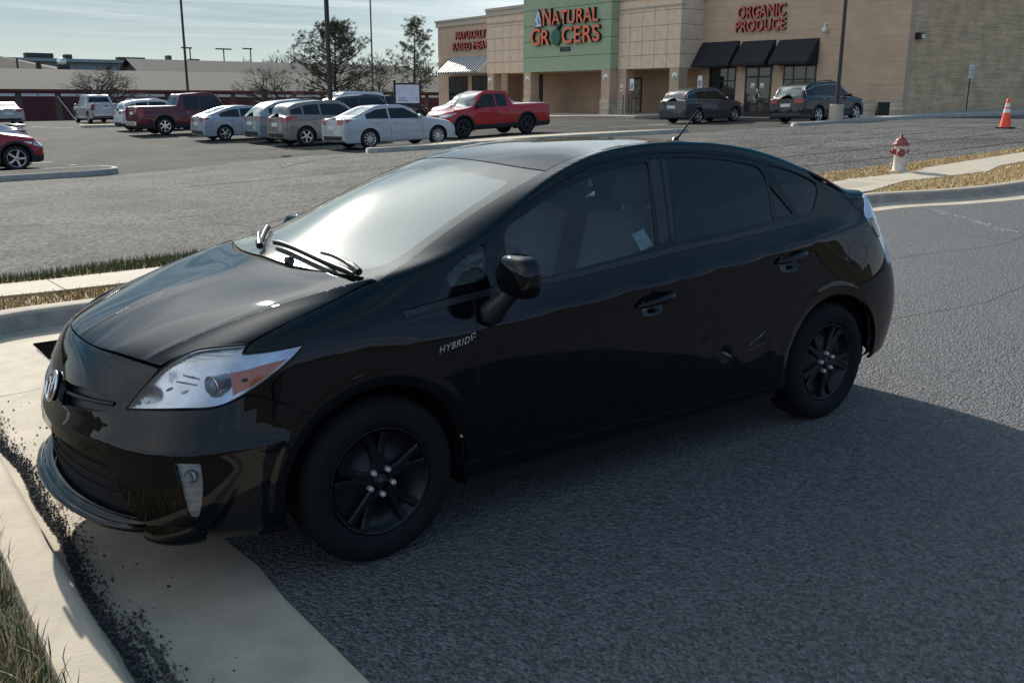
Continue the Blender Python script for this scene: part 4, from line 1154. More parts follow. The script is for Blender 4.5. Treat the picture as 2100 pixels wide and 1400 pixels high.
# ---- notice board on two posts
def board():
    root = empty('notice_board', (21.4, 35.5, hgt(21.4, 35.5))); tag(root, 'white notice board between two black posts with ball tops', 'sign')
    B = Vector(root.location)
    p0, p1 = Vector((-.55, .40, 0)), Vector((.42, -.30, 0))
    mb_ = pmat('board_black', (.008, .008, .01), .4)
    for p in (p0, p1):
        b = MB(); b.tube([p + Vector((0, 0, -.2)), p + Vector((0, 0, 2.28))], .05, mb_, 10); b.lathe([(0, .13), (.05, .11), (.07, .06), (.05, .01), (.05, -.02)], mb_, 14, at=(p.x, p.y, 2.30)); b.build('post', root)
    d = (p1-p0).normalized(); n = Vector((d.y, -d.x, 0)); b = MB(); q0, q1 = p0+d*.05, p1-d*.05
    def slab(z0, z1, t, mat, off=0., u0=0., u1=1.):
        a, c = q0.lerp(q1, u0), q0.lerp(q1, u1)
        vs = [v + n*s + Vector((0, 0, z)) for z in (z0, z1) for s in (off-t, off+t) for v in (a, c)]
        b.add(vs, [(0, 1, 3, 2), (4, 6, 7, 5), (0, 4, 5, 1), (2, 3, 7, 6), (0, 2, 6, 4), (1, 5, 7, 3)], mat)
    slab(1.36, 2.2, .02, pmat('board_white', (.62, .66, .72), .4, var=.1, vscale=4)); b.build('panel', root)
    b = MB(); slab(2.2, 2.27, .03, mb_); slab(1.30, 1.36, .03, mb_); slab(.28, .34, .02, mb_); b.build('rail', root)
    b = MB(); gt = pmat('board_print', (.25, .30, .42), .5)
    for k, (u0, u1, z) in enumerate(((.08, .5, 1.46), (.12, .42, 1.56), (.84, .92, 1.5), (.84, .92, 1.56))): slab(z, z+.05, .002, gt, .022, u0, u1)
    b.build('print', root)
board()
# ---- signs by the store
def post_sign(name, x, y, label, blue, h_=2.0, w=.32, hh=.55, zb=None):
    root = empty(name, (x, y, hgt(x, y) if zb is None else zb)); tag(root, label, 'sign')
    b = MB(); b.tube([(0, 0, -.1), (0, 0, h_)], .03, m_frame, 8); b.build('post', root)
    b = MB(); b.box((-.06, -w/2, h_-hh), (-.035, w/2, h_+.05), m_white); p = b.build('panel', root, .006)
    b = MB(); bl = pmat('sign_blue', (.03, .09, .30), .5) if blue else pmat('sign_dark', (.09, .09, .10), .5)
    if blue: 
        b.box((-.064, -w*.28, h_-hh*.85), (-.061, w*.28, h_-hh*.35), bl)
        b.lathe([(0, 0), (.028, .0)], m_white, 10, 'x', (-.0665, .0, h_-hh*.43)); b.box((-.067, -.02, h_-hh*.66), (-.0645, .02, h_-hh*.48), m_white); b.tube([(-.0655, .06*math.cos(a)-.01, h_-hh*.68+.06*math.sin(a)) for a in np.linspace(2.2, 6.4, 12)], .008, m_white, 5)
    else:
        for k in range(5): b.box((-.064, -w*.36, h_-.12-k*hh*.17), (-.061, w*(.36 if k % 2 else .15), h_-.08-k*hh*.17), bl)
    b.build('symbol', p)
    return root
post_sign('parking_sign', 38.9, 38.9, 'white and blue accessible parking sign in front of the porch opening', True, 2.15, .34, .62)
post_sign('parking_sign', 40.6, 35.0, 'white and blue accessible parking sign above the roof of the grey crossover', True, 2.25, .34, .62)
sg_ = post_sign('wall_sign', 46.6, 22.2, 'white notice sign on a thin pole by the brick side wall', False, 2.35, .44, .62)
sg_.rotation_euler = (0, 0, rad(90))
b = MB(); hy = 39.95
b.tube([(39.3, hy+.15, hgt(39.3, hy)), (39.3, hy+.15, hgt(39.3, hy)+1.25), (39.3, hy-.35, hgt(39.3, hy)+1.25), (39.3, hy-.35, hgt(39.3, hy))], .03, m_frame, 8)
tag(b.build('hand_rail'), 'black hooped hand rail beside the porch opening', 'rail')
# ---- utility box at the wall corner
b = MB(); ux, uy = 39.35, 22.35; uz = hgt(ux, uy)
b.box((-.5, -.12, .02), (.5, .12, .95), pmat('utility_green', (.012, .02, .016), .6)); 
for k in range(9): b.box((-.48+.11*k, -.14, .08), (-.44+.11*k, -.12, .9), b.mats[0])
ub = b.build('utility_box', None, .04); ub.location = (ux, uy, uz+.1); ub.scale = (.62, .8, .68); ub.rotation_euler = (0, 0, rad(-25)); tag(ub, 'dark ribbed utility box at the foot of the brick wall corner', 'utility box')
# ---- hydrant
def hydrant():
    x, y = 15.22, 6.50; root = empty('fire_hydrant', (x, y, hgt(x, y)+.12)); tag(root, 'weathered white fire hydrant with dark red cap and nozzles', 'fire hydrant'); root.scale = (.88, .88, .86)
    body = pmat('peeling_white', (.68, .65, .60), .75, col2=(.50, .44, .39), vscale=11); cap = pmat('faded_red', (.24, .05, .05), .6, var=.3, vscale=14)
    b = MB(); b.lathe([(.20, 0), (.20, .03), (.15, .035), (.128, .06), (.122, .30), (.122, .50), (.135, .56), (.135, .60)], body, 28); b.box((-.21, -.21, -.1), (.21, .21, .004), m_conc); b.build('barrel', root)
    b = MB(); b.lathe([(.168, .60), (.172, .63), (.13, .645), (.128, .67), (.10, .735), (.05, .765), (.036, .77), (.036, .80), (.022, .82), (.022, .855), (0, .86)], cap, 28)
    for k in range(8): b.lathe([(.02, .585), (.02, .645), (0, .65)], cap, 6, at=(.155*math.cos(k*.785), .155*math.sin(k*.785), 0))
    b.build('cap', root)
    # nozzles: a big one towards the camera, two at the sides
    for d, r_, z, ln in ((Vector((-.78, -.62, 0)), .075, .44, .23), (Vector((-.80, .60, 0)), .055, .46, .20), (Vector((.80, -.60, 0)), .045, .46, .165)):
        d.normalize(); b = MB(); c = Vector((0, 0, z))
        b.tube([c + d*.10, c + d*(ln-.08)], r_*.9, body, 16); b.tube([c + d*(ln-.085), c + d*(ln-.02), c + d*ln], [r_*1.15, r_*1.15, r_*.7], cap, 16); b.tube([c + d*ln, c + d*(ln+.04)], r_*.35, cap, 5); b.build('nozzle', root)
    b = MB(); b.lathe([(.0, .03), (.11, .03), (.12, .015), (.12, 0)], cap, 18); o = b.build('hydrant_cover'); o.location = (16.0, 7.05, hgt(16.0, 7.05)+.16); tag(o, 'small red valve cover lying in the grass behind the hydrant', 'valve cover')
hydrant()
# ---- cone
def cone():
    x, y = 27.9, 10.85; root = empty('traffic_cone', (x, y, hgt(x, y)+.01)); tag(root, 'orange traffic cone with two white bands on the rising drive', 'traffic cone')
    om = pmat('cone_orange', (.85, .09, .025), .5); wm = pmat('cone_white', (.72, .70, .66), .4); bk = pmat('cone_base', (.02, .02, .02), .7)
    b = MB(); b.box((-.22, -.22, 0), (.22, .22, .04), bk); b.build('base', root, .015)
    R_ = lambda z: .165 - .125*(z-.04)/.82
    b = MB(); b.lathe([(R_(.04), .04), (R_(.46), .46)], om, 28); b.lathe([(R_(.58), .58), (R_(.63), .63)], om, 28); b.lathe([(R_(.74), .74), (R_(.86), .86), (.03, .875), (0, .88)], om, 28); b.build('body', root)
    b = MB(); b.lathe([(R_(.46)+.002, .46), (R_(.58)+.002, .58)], wm, 28); b.lathe([(R_(.63)+.002, .63), (R_(.74)+.002, .74)], wm, 28); b.build('band', root)
cone()
b = MB(); b.lathe([(0, .05), (.10, .045), (.16, .02), (.18, 0)], m_tar, 14); o = b.build('litter'); o.location = (10.7, 25.0, hgt(10.7, 25.0)); o.scale = (1.2, .8, .7); tag(o, 'small black scrap of litter lying on the lot', 'litter')
# ---- trees
bark = pmat('bark', (.055, .045, .04), .95, var=.3, vscale=20); twig = pmat('twig', (.085, .07, .065), .95)
nd1 = pmat('needles_dark', (.055, .075, .042), .8); nd2 = pmat('needles_olive', (.10, .12, .06), .8); nd3 = pmat('needles_rust', (.085, .07, .03), .8)
def pine(x, y, h_, wid, label, seed, dens=1.0, low=.12, rust=.15, lean=0):
    rnd = random.Random(seed); root = empty('pine_tree', gpos(x, y, -.1)); tag(root, label, 'tree')
    b = MB(); tops = []
    tr = [Vector((lean*t*t + .12*math.sin(3*t+seed), .1*math.sin(2.3*t), h_*t)) for t in np.linspace(0, 1, 14)]
    b.tube(tr, [h_*.024*(1-.93*t) for t in np.linspace(0, 1, 14)], bark, 8)
    nb = int(78*dens)
    for k in range(nb):
        t = low + (1-low)*((k+rnd.random())/nb)**.9
        i = min(12, int(t*13)); base = tr[i].lerp(tr[i+1], t*13-i)
        prof = wid*.5*(min(1, (1-t)*1.75+.05)**.8)*(.55+.45*min(1, t/.25))
        L = prof*rnd.uniform(.55, 1.12); a = rnd.uniform(0, 6.283); up = rnd.uniform(-.05, .35) + .35*t
        d = Vector((math.cos(a), math.sin(a), 0)); pts = [base]
        for s in range(1, 5):
            u = s/4; pts.append(base + d*L*u + Vector((rnd.gauss(0, .06), rnd.gauss(0, .06), L*(up*u + .22*u*u))))
        b.tube(pts, [max(.012, .016*L*(1-.8*u)) for u in (0, .25, .5, .75, 1)], bark, 4, cap=False)
        for s in range(2, 5):
            for q in range(rnd.randint(1, 3) if dens > .8 else rnd.randint(1, 2)):
                tops.append((pts[s] + Vector((rnd.gauss(0, .22), rnd.gauss(0, .22), rnd.gauss(.05, .14))), rnd))
        for s in range(3):
            p = pts[rnd.randint(2, 4)]; e = p + Vector((rnd.gauss(0, .3), rnd.gauss(0, .3), rnd.uniform(.05, .4))); b.tube([p, e], [.012, .006], bark, 3, cap=False); tops.append((e, rnd))
    b.build('trunk', root)
    b = MB()
    for p, r_ in tops:
        mm = rnd.choices((nd1, nd2, nd3), (.5, .5-rust, rust))[0]; sz = rnd.uniform(.14, .30)*(h_/7)
        for q in range(19):
            d = Vector((rnd.gauss(0, 1), rnd.gauss(0, 1), rnd.gauss(.35, .8))).normalized()
            c = p + d*sz*.15; e = p + d*sz*rnd.uniform(.6, 1.15); w = d.cross(Vector((rnd.random(), rnd.random(), rnd.random()))).normalized()*.014*(h_/7)
            b.add([c-w, c+w, e+w*.4, e-w*.4], [(0, 1, 2, 3)], mm)
    b.build('crown', root, recalc=False)
pine(31.6, 64.0, 6.9, 6.8, 'broad dark pine tree behind the grey crossovers', 5, 1.7, .10, .18)
pine(43.4, 72.0, 8.1, 5.0, 'slender open pine tree beside the left end of the store', 11, .7, .22, .10)
pine(42.5, 77.0, 4.2, 5.5, 'low spreading pine behind the notice board', 23, .8, .05, .12)
def bare(x, y, h_, wid, label, seed, gen=5, mat=twig, stems=3, group=None):
    rnd = random.Random(seed); root = empty('bare_tree', gpos(x, y, -.1)); tag(root, label, 'tree', group)
    b = MB()
    def grow(p, d, L, r_, g, bb):
        n = 3; pts = [p]
        for i in range(n):
            d = (d + Vector((rnd.gauss(0, .2), rnd.gauss(0, .2), rnd.gauss(.02, .12)))).normalized(); pts.append(pts[-1] + d*L/n)
        bb.tube(pts, [r_*(1-.35*i/n) for i in range(n+1)], mat, 4 if g < 3 else 3, cap=False)
        if g >= gen: return
        for k in range(rnd.randint(2, 4)):
            ax = Vector((rnd.gauss(0, 1), rnd.gauss(0, 1), rnd.gauss(0, .6))).normalized()
            nd = (d + ax*rnd.uniform(.45, .95)).normalized(); nd.x *= wid/h_*1.1; nd.y *= wid/h_*1.1; nd.normalize()
            grow(pts[-1] if k < 2 else pts[rnd.randint(1, n)], nd, L*rnd.uniform(.58, .84), r_*.58, g+1, bb)
    tb = MB(); 
    for s in range(stems):
        a = rnd.uniform(0, 6.28); grow(Vector((0, 0, 0)), Vector((.35*math.cos(a), .35*math.sin(a), 1)).normalized(), h_*.30, h_*.026, 0, b)
    b.build('branches', root, recalc=False)
    tb.tube([(0, 0, -.2), (0, 0, h_*.12)], h_*.03, bark, 7); tb.build('trunk', root)
bare(17.8, 78, 5.6, 8.0, 'low spreading bare tree in front of the garages behind the silver pickup', 4, 6, twig, 5)
bare(30.2, 73, 5.4, 6.6, 'bare twiggy tree left of the broad pine', 9, 6, twig, 4)
for k, (x, y, h_, w) in enumerate(((52, 138, 8.8, 3.5), (55.3, 135.5, 9.3, 4), (57.5, 134, 9.8, 4), (62.5, 140, 10.5, 4.5), (70, 128, 9.5, 5), (74.4, 133.6, 10.5, 6), (80, 130, 10, 5))):
    bare(x, y, h_, w, 'distant bare tree beyond the roofs', 30+k, 4, twig, 3, 'distant bare trees')
m_hedge = pmat('far_wood', (.10, .10, .085), .95)
b = MB()
for k in range(3600):
    x = random.uniform(-60, 190); y = 215+random.uniform(-6, 6); z = abs(random.gauss(0, 2.2)); s = random.uniform(.3, .8)
    d = Vector((random.gauss(0, 1), random.gauss(0, 1), random.gauss(0, 1))).normalized()*s; e = Vector((random.gauss(0, 1), random.gauss(0, 1), random.gauss(0, 1))).normalized()*s*.5
    c = Vector((x, y, z+.2)); b.add([c-d, c+e, c+d, c-e], [(0, 1, 2, 3)], m_hedge)
tag(b.build('far_treeline', recalc=False), 'far-off line of bare wood on the horizon', 'trees', kind='stuff')
# ---- the wooded bank across the road behind the camera (seen in the paintwork)
b = MB(); m_bank = pmat('bank_foliage', (.028, .032, .018), .95, col2=(.06, .052, .038), vscale=.8)
path = [(80, -34), (40, -38), (0, -40), (-30, -39), (-44, -30), (-47, -5), (-48, 30), (-52, 70)]
vs = []; P_ = spline(path, False, .8); rb_ = random.Random(4)
for i, p in enumerate(P_):
    t = (P_[min(i+1, len(P_)-1)]-P_[max(i-1, 0)]).normalized(); nrm_ = Vector((t.y, -t.x))
    top = 3.1 + 1.0*math.sin(i*.11) + .7*math.sin(i*.27+1) + .5*math.sin(i*.71) + rb_.uniform(-.25, .25)
    for o_, h_ in ((0, -1), (-.4, top*.45), (-1.2, top*.85), (-2.4, top), (-5, top*.7), (-6, -1)):
        q = p - nrm_*o_*(-1); vs.append((q.x+rb_.uniform(-.15, .15), q.y+rb_.uniform(-.15, .15), h_+.2))
b.add(vs, [(i*6+j, (i+1)*6+j, (i+1)*6+j+1, i*6+j+1) for i in range(len(P_)-1) for j in range(5)], m_bank, True)
tag(b.build('wooded_bank', recalc=False), 'wooded bank across the road', 'trees', kind='stuff')
# ------------------------------------------------------------------ parked vehicles
cm_tyre = pmat('tyre_black', (.012, .012, .013), .8); cm_rim = pmat('alloy_rim', (.55, .55, .56), .3, .8); cm_rimd = pmat('dark_rim', (.02, .02, .022), .4)
cm_glass = pmat('vehicle_glass', (.010, .013, .015), .03, spec=.45, var=.5, vscale=1.5); cm_glass2 = pmat('vehicle_glass_sheen', (.16, .19, .175), .05, spec=.7, var=.5, vscale=2.2, coat=.5)  # second glass is paler: reflected sky put into its colour
cm_red = pmat('tail_lens', (.34, .015, .02), .25, coat=.6); cm_clear = pmat('lamp_clear', (.62, .63, .64), .15, .4, coat=.6); cm_black = pmat('plastic_black', (.014, .014, .015), .6)
cm_chrome = pmat('bright_trim', (.7, .7, .7), .15, 1.); cm_plate = pmat('number_plate_white', (.62, .63, .64), .5, var=.3, vscale=22); cm_gap = pmat('panel_gap', (.006, .006, .006), .9)
def vehicle(name, label, cat, spec, colr, px, py, heading, group='vehicles parked in the lot', **kw):
    """x rearward from the front axle, near side y<0; heading +1: nose towards +X"""
    S_ = dict(L=4.7, W=1.8, H=1.47, wb=2.75, fo=.95, r=.33, hf=.72, hr=.98, cowl=.35, wt=1.25, rt=2.45, bl=3.1, dk=1.02, tz=.95, belt=.93, belt_r=.98, kind='sedan', gc=.20, rimr=.21, lower=None, rails=False, rim=cm_rim, spokes=5, tail='corner', cover=None, light_ws=True)
    S_.update(spec); S_.update(kw)
    g = type('G', (), S_)()
    tx = g.L - g.fo; hw = g.W/2; nf = -g.fo
    kind = g.kind
    def B(x): return g.belt + (g.belt_r-g.belt)*max(0, min(1, (x-g.cowl)/(tx-.2-g.cowl)))
    bh = .02
    xs = [-.40, g.cowl, g.cowl+.42*(g.wt-g.cowl), g.wt, (g.wt+g.rt)/2, g.rt, g.bl, tx-.22]
    bz = [g.hf+.10, g.hr-.08, B(xs[2]), B(xs[3]), B(xs[4]), B(xs[5]), B(xs[6]), min(B(xs[7]), g.tz-.02)]
    side = []
    def col(x, y, z0, k=1.):                                             # one flank column
        lo = g.gc
        return [(x, y*.955, z0), (x, y*.995, z0-.17*k), (x, y, .36+.5*(z0-.36-.17)), (x, y*.99, lo+.14), (x, y*.975, lo+.03), (x, y*.90, lo)]
    nose = [(0, .0), (.36*hw, .02), (.68*hw, .08), (.88*hw, .20)]
    zf = g.hf
    for y, dx in nose: side.append([(nf+dx+.14, y, zf), (nf+dx+.025, y, zf-.13), (nf+dx, y, zf-.27), (nf+dx+.01, y, g.gc+.16), (nf+dx+.03, y, g.gc+.04), (nf+dx+.12, y, g.gc)])
    side.append([(nf+.45, hw*.93, zf+.03), (nf+.40, hw*.955, zf-.12), (nf+.37, hw*.965, zf-.27), (nf+.37, hw*.965, g.gc+.16), (nf+.39, hw*.95, g.gc+.04), (nf+.45, hw*.86, g.gc)])
    for x, z0 in zip(xs, bz): side.append(col(x, hw, z0))
    tzb = g.tz
    rearpts = [(hw*.93, .16), (hw*.72, .06), (hw*.38, .015), (0, 0)]
    side.append([(tx-.13, hw*.90, tzb), (tx-.09, hw*.94, tzb-.17), (tx-.07, hw*.955, tzb-.40), (tx-.07, hw*.955, g.gc+.2), (tx-.10, hw*.94, g.gc+.08), (tx-.16, hw*.86, g.gc+.04)])
    for y, dx in rearpts[1:]:
        bump = .05
        side.append([(tx-dx-.05, y, tzb+.015), (tx-dx-.03, y, tzb-.17), (tx-dx-.01, y, tzb-.40), (tx-dx, y, g.gc+.24), (tx-dx-.02, y, g.gc+.10), (tx-dx-.10, y, g.gc+.05)])
    # duplicate so that nose and tail have nl+1 columns (nl = 3 lateral rows)
    side = side[:3] + side[3:4] + side[4:]
    H = g.H; rw = hw*.70
    ry = hw*.745
    def hood(x, z): return [(x, hw*.80, z+.005), (x, hw*.46, z+.035), (x, 0, z+.05)]
    zc0 = zf+.55*(g.hr-zf)
    T = [ [(xs[0], hw*.80, zc0), (xs[0], hw*.45, zc0+.03), (xs[0], 0, zc0+.04)],
          [(xs[1]+.03, hw*.83, g.hr), (xs[1]-.03, hw*.46, g.hr+.035), (xs[1]-.06, 0, g.hr+.045)] ]
    f = .42
    zr = H-.055
    za = g.hr + (zr-g.hr)*(f+.05)
    T.append([(xs[2], hw*.86-(hw*.86-ry)*f, za-.06), (xs[2]-.02, hw*.60, za+.03), (xs[2]-.04, 0, za+.06)])
    T.append([(xs[3], ry, zr-.03), (xs[3], ry*.80, zr+.02), (xs[3]-.03, 0, H-.018)])
    T.append([(xs[4], ry*.985, H-.075), (xs[4], ry*.80, H-.018), (xs[4], 0, H)])
    T.append([(xs[5], ry, H-.11), (xs[5], ry*.80, H-.05), (xs[5], 0, H-.03)])
    if kind == 'sedan':
        T.append([(xs[6], hw*.80, g.dk+.06), (xs[6], hw*.56, g.dk+.075), (xs[6]+.02, 0, g.dk+.09)])
        T.append([(xs[7], hw*.80, g.tz+.035), (xs[7], hw*.5, g.tz+.05), (xs[7], 0, g.tz+.055)])
    elif kind == 'suv':
        T.append([(xs[6], hw*.80, H-.26), (xs[6], hw*.60, H-.17), (xs[6]+.02, 0, H-.14)])
        zz = g.tz + .32*(H-.2-g.tz)
        T.append([(xs[7]-.07, hw*.83, zz-.02), (xs[7]-.01, hw*.60, zz+.0), (xs[7]+.02, 0, zz+.02)])
    else:
        T.append([(xs[6], hw*.90, g.dk), (xs[6], hw*.60, g.dk), (xs[6], 0, g.dk)])
        T.append([(xs[7], hw*.90, g.dk), (xs[7], hw*.5, g.dk), (xs[7], 0, g.dk)])
    cr = []
    n = len(side)
    for i in range(4, n-5): cr.append((side[i][4], side[i+1][4], .6))
    for i in range(n-5, n-1): cr.append((side[i][0], side[i+1][0], .8 if kind != 'suv' else .4))
    if kind == 'pickup':
        for a, b_ in ((5, 6), (6, 7)):
            cr.append((T[a][0], T[b_][0], .5))
        for q in (5, 6):
            for l in range(2): cr.append((T[q][l], T[q][l+1], .95))
        for i in (10, 11): cr.append((side[i][0], side[i+1][0], .9))
    sh = Shell(make_shell(side, T, cr, 3, 5), nf+.75, .8, tx-.75, .8)
    root = empty(name, (0, 0, 0)); tag(root, label, cat, group)
    mc = colr if not isinstance(colr, tuple) else pmat('vehicle_paint', colr, .32, coat=.8, coat_rough=.03, spec=.2, var=.08, vscale=2, rvar=.06)
    # body with round wheel openings
    ar = g.r*1.16
    bm = bmesh.new(); bm.from_mesh(sh.me)
    dead = []
    for fc in bm.faces:
        c = fc.calc_center_median()
        for cx in (0, g.wb):
            if math.hypot(c.x-cx, c.z-g.r) < ar and abs(c.y) > hw*.55: dead.append(fc); break
    bmesh.ops.delete(bm, geom=dead, context='FACES')
    for v in bm.verts:
        if v.is_boundary:
            for cx in (0, g.wb):
                dx, dz = v.co.x-cx, v.co.z-g.r; r_ = math.hypot(dx, dz)
                if r_ < ar*1.35 and abs(v.co.y) > hw*.55 and r_ > 1e-3:
                    v.co.x, v.co.z = cx+dx*ar/r_, max(g.gc*.8, g.r+dz*ar/r_)
    me = bpy.data.meshes.new('body'); bm.to_mesh(me); bm.free()
    me.materials.append(mc)
    for p in me.polygons: p.use_smooth = True
    if g.lower:
        me.materials.append(g.lower)
        for p in me.polygons:
            if p.center.z < g.gc+.20: p.material_index = 1
    bo = bpy.data.objects.new('body', me); COL.objects.link(bo); bo.parent = root
    b = MB()
    for cx in (0, g.wb):
        for sg in (1, -1):
            b.lathe([(ar*1.01, -hw*.93*sg), (ar*.99, -hw*.5*sg), (.05, -hw*.48*sg)], cm_gap, 24, 'y', (cx, 0, g.r), arc=(rad(-20), rad(200)))
    b.box((nf+.3, -hw*.8, g.gc+.02), (tx-.3, hw*.8, g.gc+.1), cm_gap); b.build('wheel_well', root, recalc=False)
    if g.lower:                                                          # arch cladding
        for cx in (0, g.wb):
            for sg in (1, -1):
                b = MB(); b.lathe([(ar-.01, -hw*.985*sg), (ar+.0, -(hw*1.0+.012)*sg), (ar+.075, -(hw*1.0+.008)*sg), (ar+.085, -hw*.97*sg)], g.lower, 30, 'y', (cx, 0, g.r), arc=(rad(-15), rad(195)))
                b.build('arch_trim', root, recalc=False)
    # glass
    P = lambda nm, chart, pts, mat, off=.004, mirror=False, par=None, sp=.055: panel(nm, sh, chart, pts, mat, par or root, off=off, thick=.008, spacing=sp, step=.05, mirror=mirror)
    wsx0, wsx1 = g.cowl-.02, g.wt-.05
    P('windscreen', 't', [(wsx0+.07, -hw*.77, 1), (wsx1+.02, -ry*.86, 1), (wsx1-.03, 0), (wsx1+.02, ry*.86, 1), (wsx0+.07, hw*.77, 1), (wsx0-.04, 0)], cm_glass2 if g.light_ws else cm_glass)
    def at_r(y, z): return sh.cast((tx+3, y, z), (-1, 0, 0))
    def at_f(y, z): return sh.cast((nf-3, y, z), (1, 0, 0))
    if kind == 'sedan': P('rear_window', 't', [(g.rt+.10, -ry*.80, 1), (g.rt+.07, 0), (g.rt+.10, ry*.80, 1), (g.bl-.04, hw*.66, 1), (g.bl, 0), (g.bl-.04, -hw*.66, 1)], cm_glass2)
    elif kind == 'suv': P('rear_window', at_r, [(-ry*.80, H-.31, 1), (0, H-.26), (ry*.80, H-.31, 1), (hw*.78, g.tz+.13, 1), (0, g.tz+.10), (-hw*.78, g.tz+.13, 1)], cm_glass2 if g.light_ws else cm_glass, .010)
    else: P('rear_window', at_r, [(-ry*.78, H-.17, 1), (ry*.78, H-.17, 1), (hw*.72, g.dk+.12, 1), (-hw*.72, g.dk+.12, 1)], cm_glass)
    # side glass from the shell: foot on the belt, top just under the rail
    x0 = g.cowl+.16*(g.wt-g.cowl)+.12; xe = {'sedan': g.rt+.62*(g.bl-g.rt), 'suv': min(g.bl+.12, tx-.38), 'pickup': g.rt-.10}[kind]
    def railz(x):
        X = [xs[1], xs[2], xs[3], xs[4], xs[5], xs[6]]; Z = [g.hr-.02, T[2][0][2], T[3][0][2], T[4][0][2], T[5][0][2], T[6][0][2] if kind != 'pickup' else T[5][0][2]]
        return float(np.interp(x, X, Z))
    foot = lambda x: B(x)+.035
    top = lambda x: max(foot(x)+.02, railz(x)-.045)
    xm = g.wt+.42*(xe-g.wt) if kind != 'pickup' else g.wt+.50*(xe-g.wt)
    def glass_piece(a, c, slant_r=False):
        xs_ = np.linspace(a, c, 7); lo = [(float(x), foot(x), 1) if i in (0, 6) else (float(x), foot(x)) for i, x in enumerate(xs_)]
        hi = [(float(x), top(x), 1) if i in (0, 6) else (float(x), top(x)) for i, x in enumerate(xs_)]
        P('window', 's', lo+list(reversed(hi)), cm_glass, .004, True)
    if kind == 'suv' and tx-.40-xm > 1.15:
        xq = xm+.60*(xe-xm); glass_piece(x0, xm-.035); glass_piece(xm+.035, xq-.03); glass_piece(xq+.04, xe)
    else: glass_piece(x0, xm-.035); glass_piece(xm+.035, xe)
    if g.__dict__.get('chrome_dlo') or kw.get('dlo'):
        b = MB()
        for sg in (1, -1):
            pts = [sh.at_s(float(x), foot(x)-.012)[0] for x in np.linspace(x0-.05, xe+.02, 12)]; hi = [sh.at_s(float(x), top(x)+.015)[0] for x in np.linspace(xe+.02, x0-.05, 14)]
            b.tube([Vector((p.x, p.y*sg, p.z)) + Vector((0, -.004*sg, 0)) for p in pts+hi+[pts[0]]], .011, cm_chrome, 5, cap=False)
        b.build('window_trim', root)
    # seams
    b = MB()
    for sg in (1, -1):
        for (xa, za, xb, zb) in ((x0-.02, foot(x0)-.03, max(g.r*1.2, x0-.06), g.gc+.18), (xm, foot(xm)-.03, xm-.02, g.gc+.16), (min(xe+.05, g.wb+.05), foot(xe)-.03, min(xe, g.wb-ar-.04), g.gc+.5)):
            b.tube([Vector((q.x, q.y*sg, q.z)) for q in (sh.at_s(xa+(xb-xa)*t, za+(zb-za)*t)[0] for t in np.linspace(0, 1, 6))], .0045, cm_gap, 4, cap=False)
        for x in (xm-.16, min(xe-.05, g.wb-.25)):
            p, nn = sh.at_s(x, foot(x)-.13); q, _ = sh.at_s(x-.16, foot(x)-.135)
            b.tube([Vector((p.x, p.y*sg, p.z)) + Vector((0, -.02*sg, 0)), Vector((q.x, q.y*sg, q.z)) + Vector((0, -.02*sg, 0))], .014, cm_chrome if kw.get('chrome_handles') else (mc if not isinstance(mc, tuple) else cm_black), 6)
    b.build('door_seam', root)
    # lamps, grille, plate, mirrors
    sN, sT = sh.s_front, sh.s_rear
    z = zf
    P('headlight', 's', [(nf+.62, z-.00, 1), (nf+.30, z-.035), (sN+.42, z-.085, 1), (sN+.44, z-.17, 1), (nf+.30, z-.145)], cm_clear, .004, True)
    P('grille', at_f, [(-hw*.52, z-.07, 1), (hw*.52, z-.07, 1), (hw*.44, z-.24 if kind != 'pickup' else z-.34, 1), (-hw*.44, z-.24 if kind != 'pickup' else z-.34, 1)], cm_black, .004)
    P('lower_grille', at_f, [(-hw*.60, g.gc+.26, 1), (hw*.60, g.gc+.26, 1), (hw*.56, g.gc+.10, 1), (-hw*.56, g.gc+.10, 1)], cm_black, .004)
    t = g.tz
    if g.tail == 'tall': tl = [(tx-.30, t+.10, 1), (tx-.02+.0, t+.34, 1), (sT-.78, t+.34, 1), (sT-.70, t-.06, 1), (tx-.20, t-.12, 1)]
    elif g.tail == 'truck': tl = [(sT-.92, t-.06, 1), (sT-.68, t-.06, 1), (sT-.68, t-.42, 1), (sT-.92, t-.42, 1)]
    elif g.tail == 'wing': tl = [(tx-.62, t+.02, 1), (tx-.25, t+.02), (sT-.42, t-.06, 1), (sT-.44, t-.16, 1), (tx-.22, t-.16)]
    else: tl = [(tx-.45, t-.01, 1), (tx-.15, t-.02), (sT-.45, t-.04, 1), (sT-.46, t-.17, 1), (tx-.18, t-.17)]
    P('tail_light', 's', tl, cm_red, .004, True)
    P('number_plate', at_r, [(-.26, t-.20, 1), (.26, t-.20, 1), (.26, t-.34, 1), (-.26, t-.34, 1)], cm_plate, .012)
    P('rear_valance', at_r, [(-hw*.80, g.gc+.26, 1), (hw*.80, g.gc+.26, 1), (hw*.74, g.gc+.08, 1), (-hw*.74, g.gc+.08, 1)], g.lower or cm_black, .004)
    for sg in (1, -1):
        p, nn = sh.at_s(x0+.10, foot(x0+.10)+.0); b = MB()
        b.lathe([(0, -.06), (.075, -.05), (.10, 0), (.085, .05), (0, .06)], mc if not kw.get('black_mirror') else cm_black, 12, 'x', (p.x, -(abs(p.y)+.13), p.z+.07)); b.tube([(p.x, -abs(p.y)+.02, p.z+.0), (p.x, -abs(p.y)-.10, p.z+.05)], .03, cm_black, 6)
        o_ = b.build('door_mirror', root); o_.scale = (1, sg, .8); o_.location.z = (p.z+.07)*.2
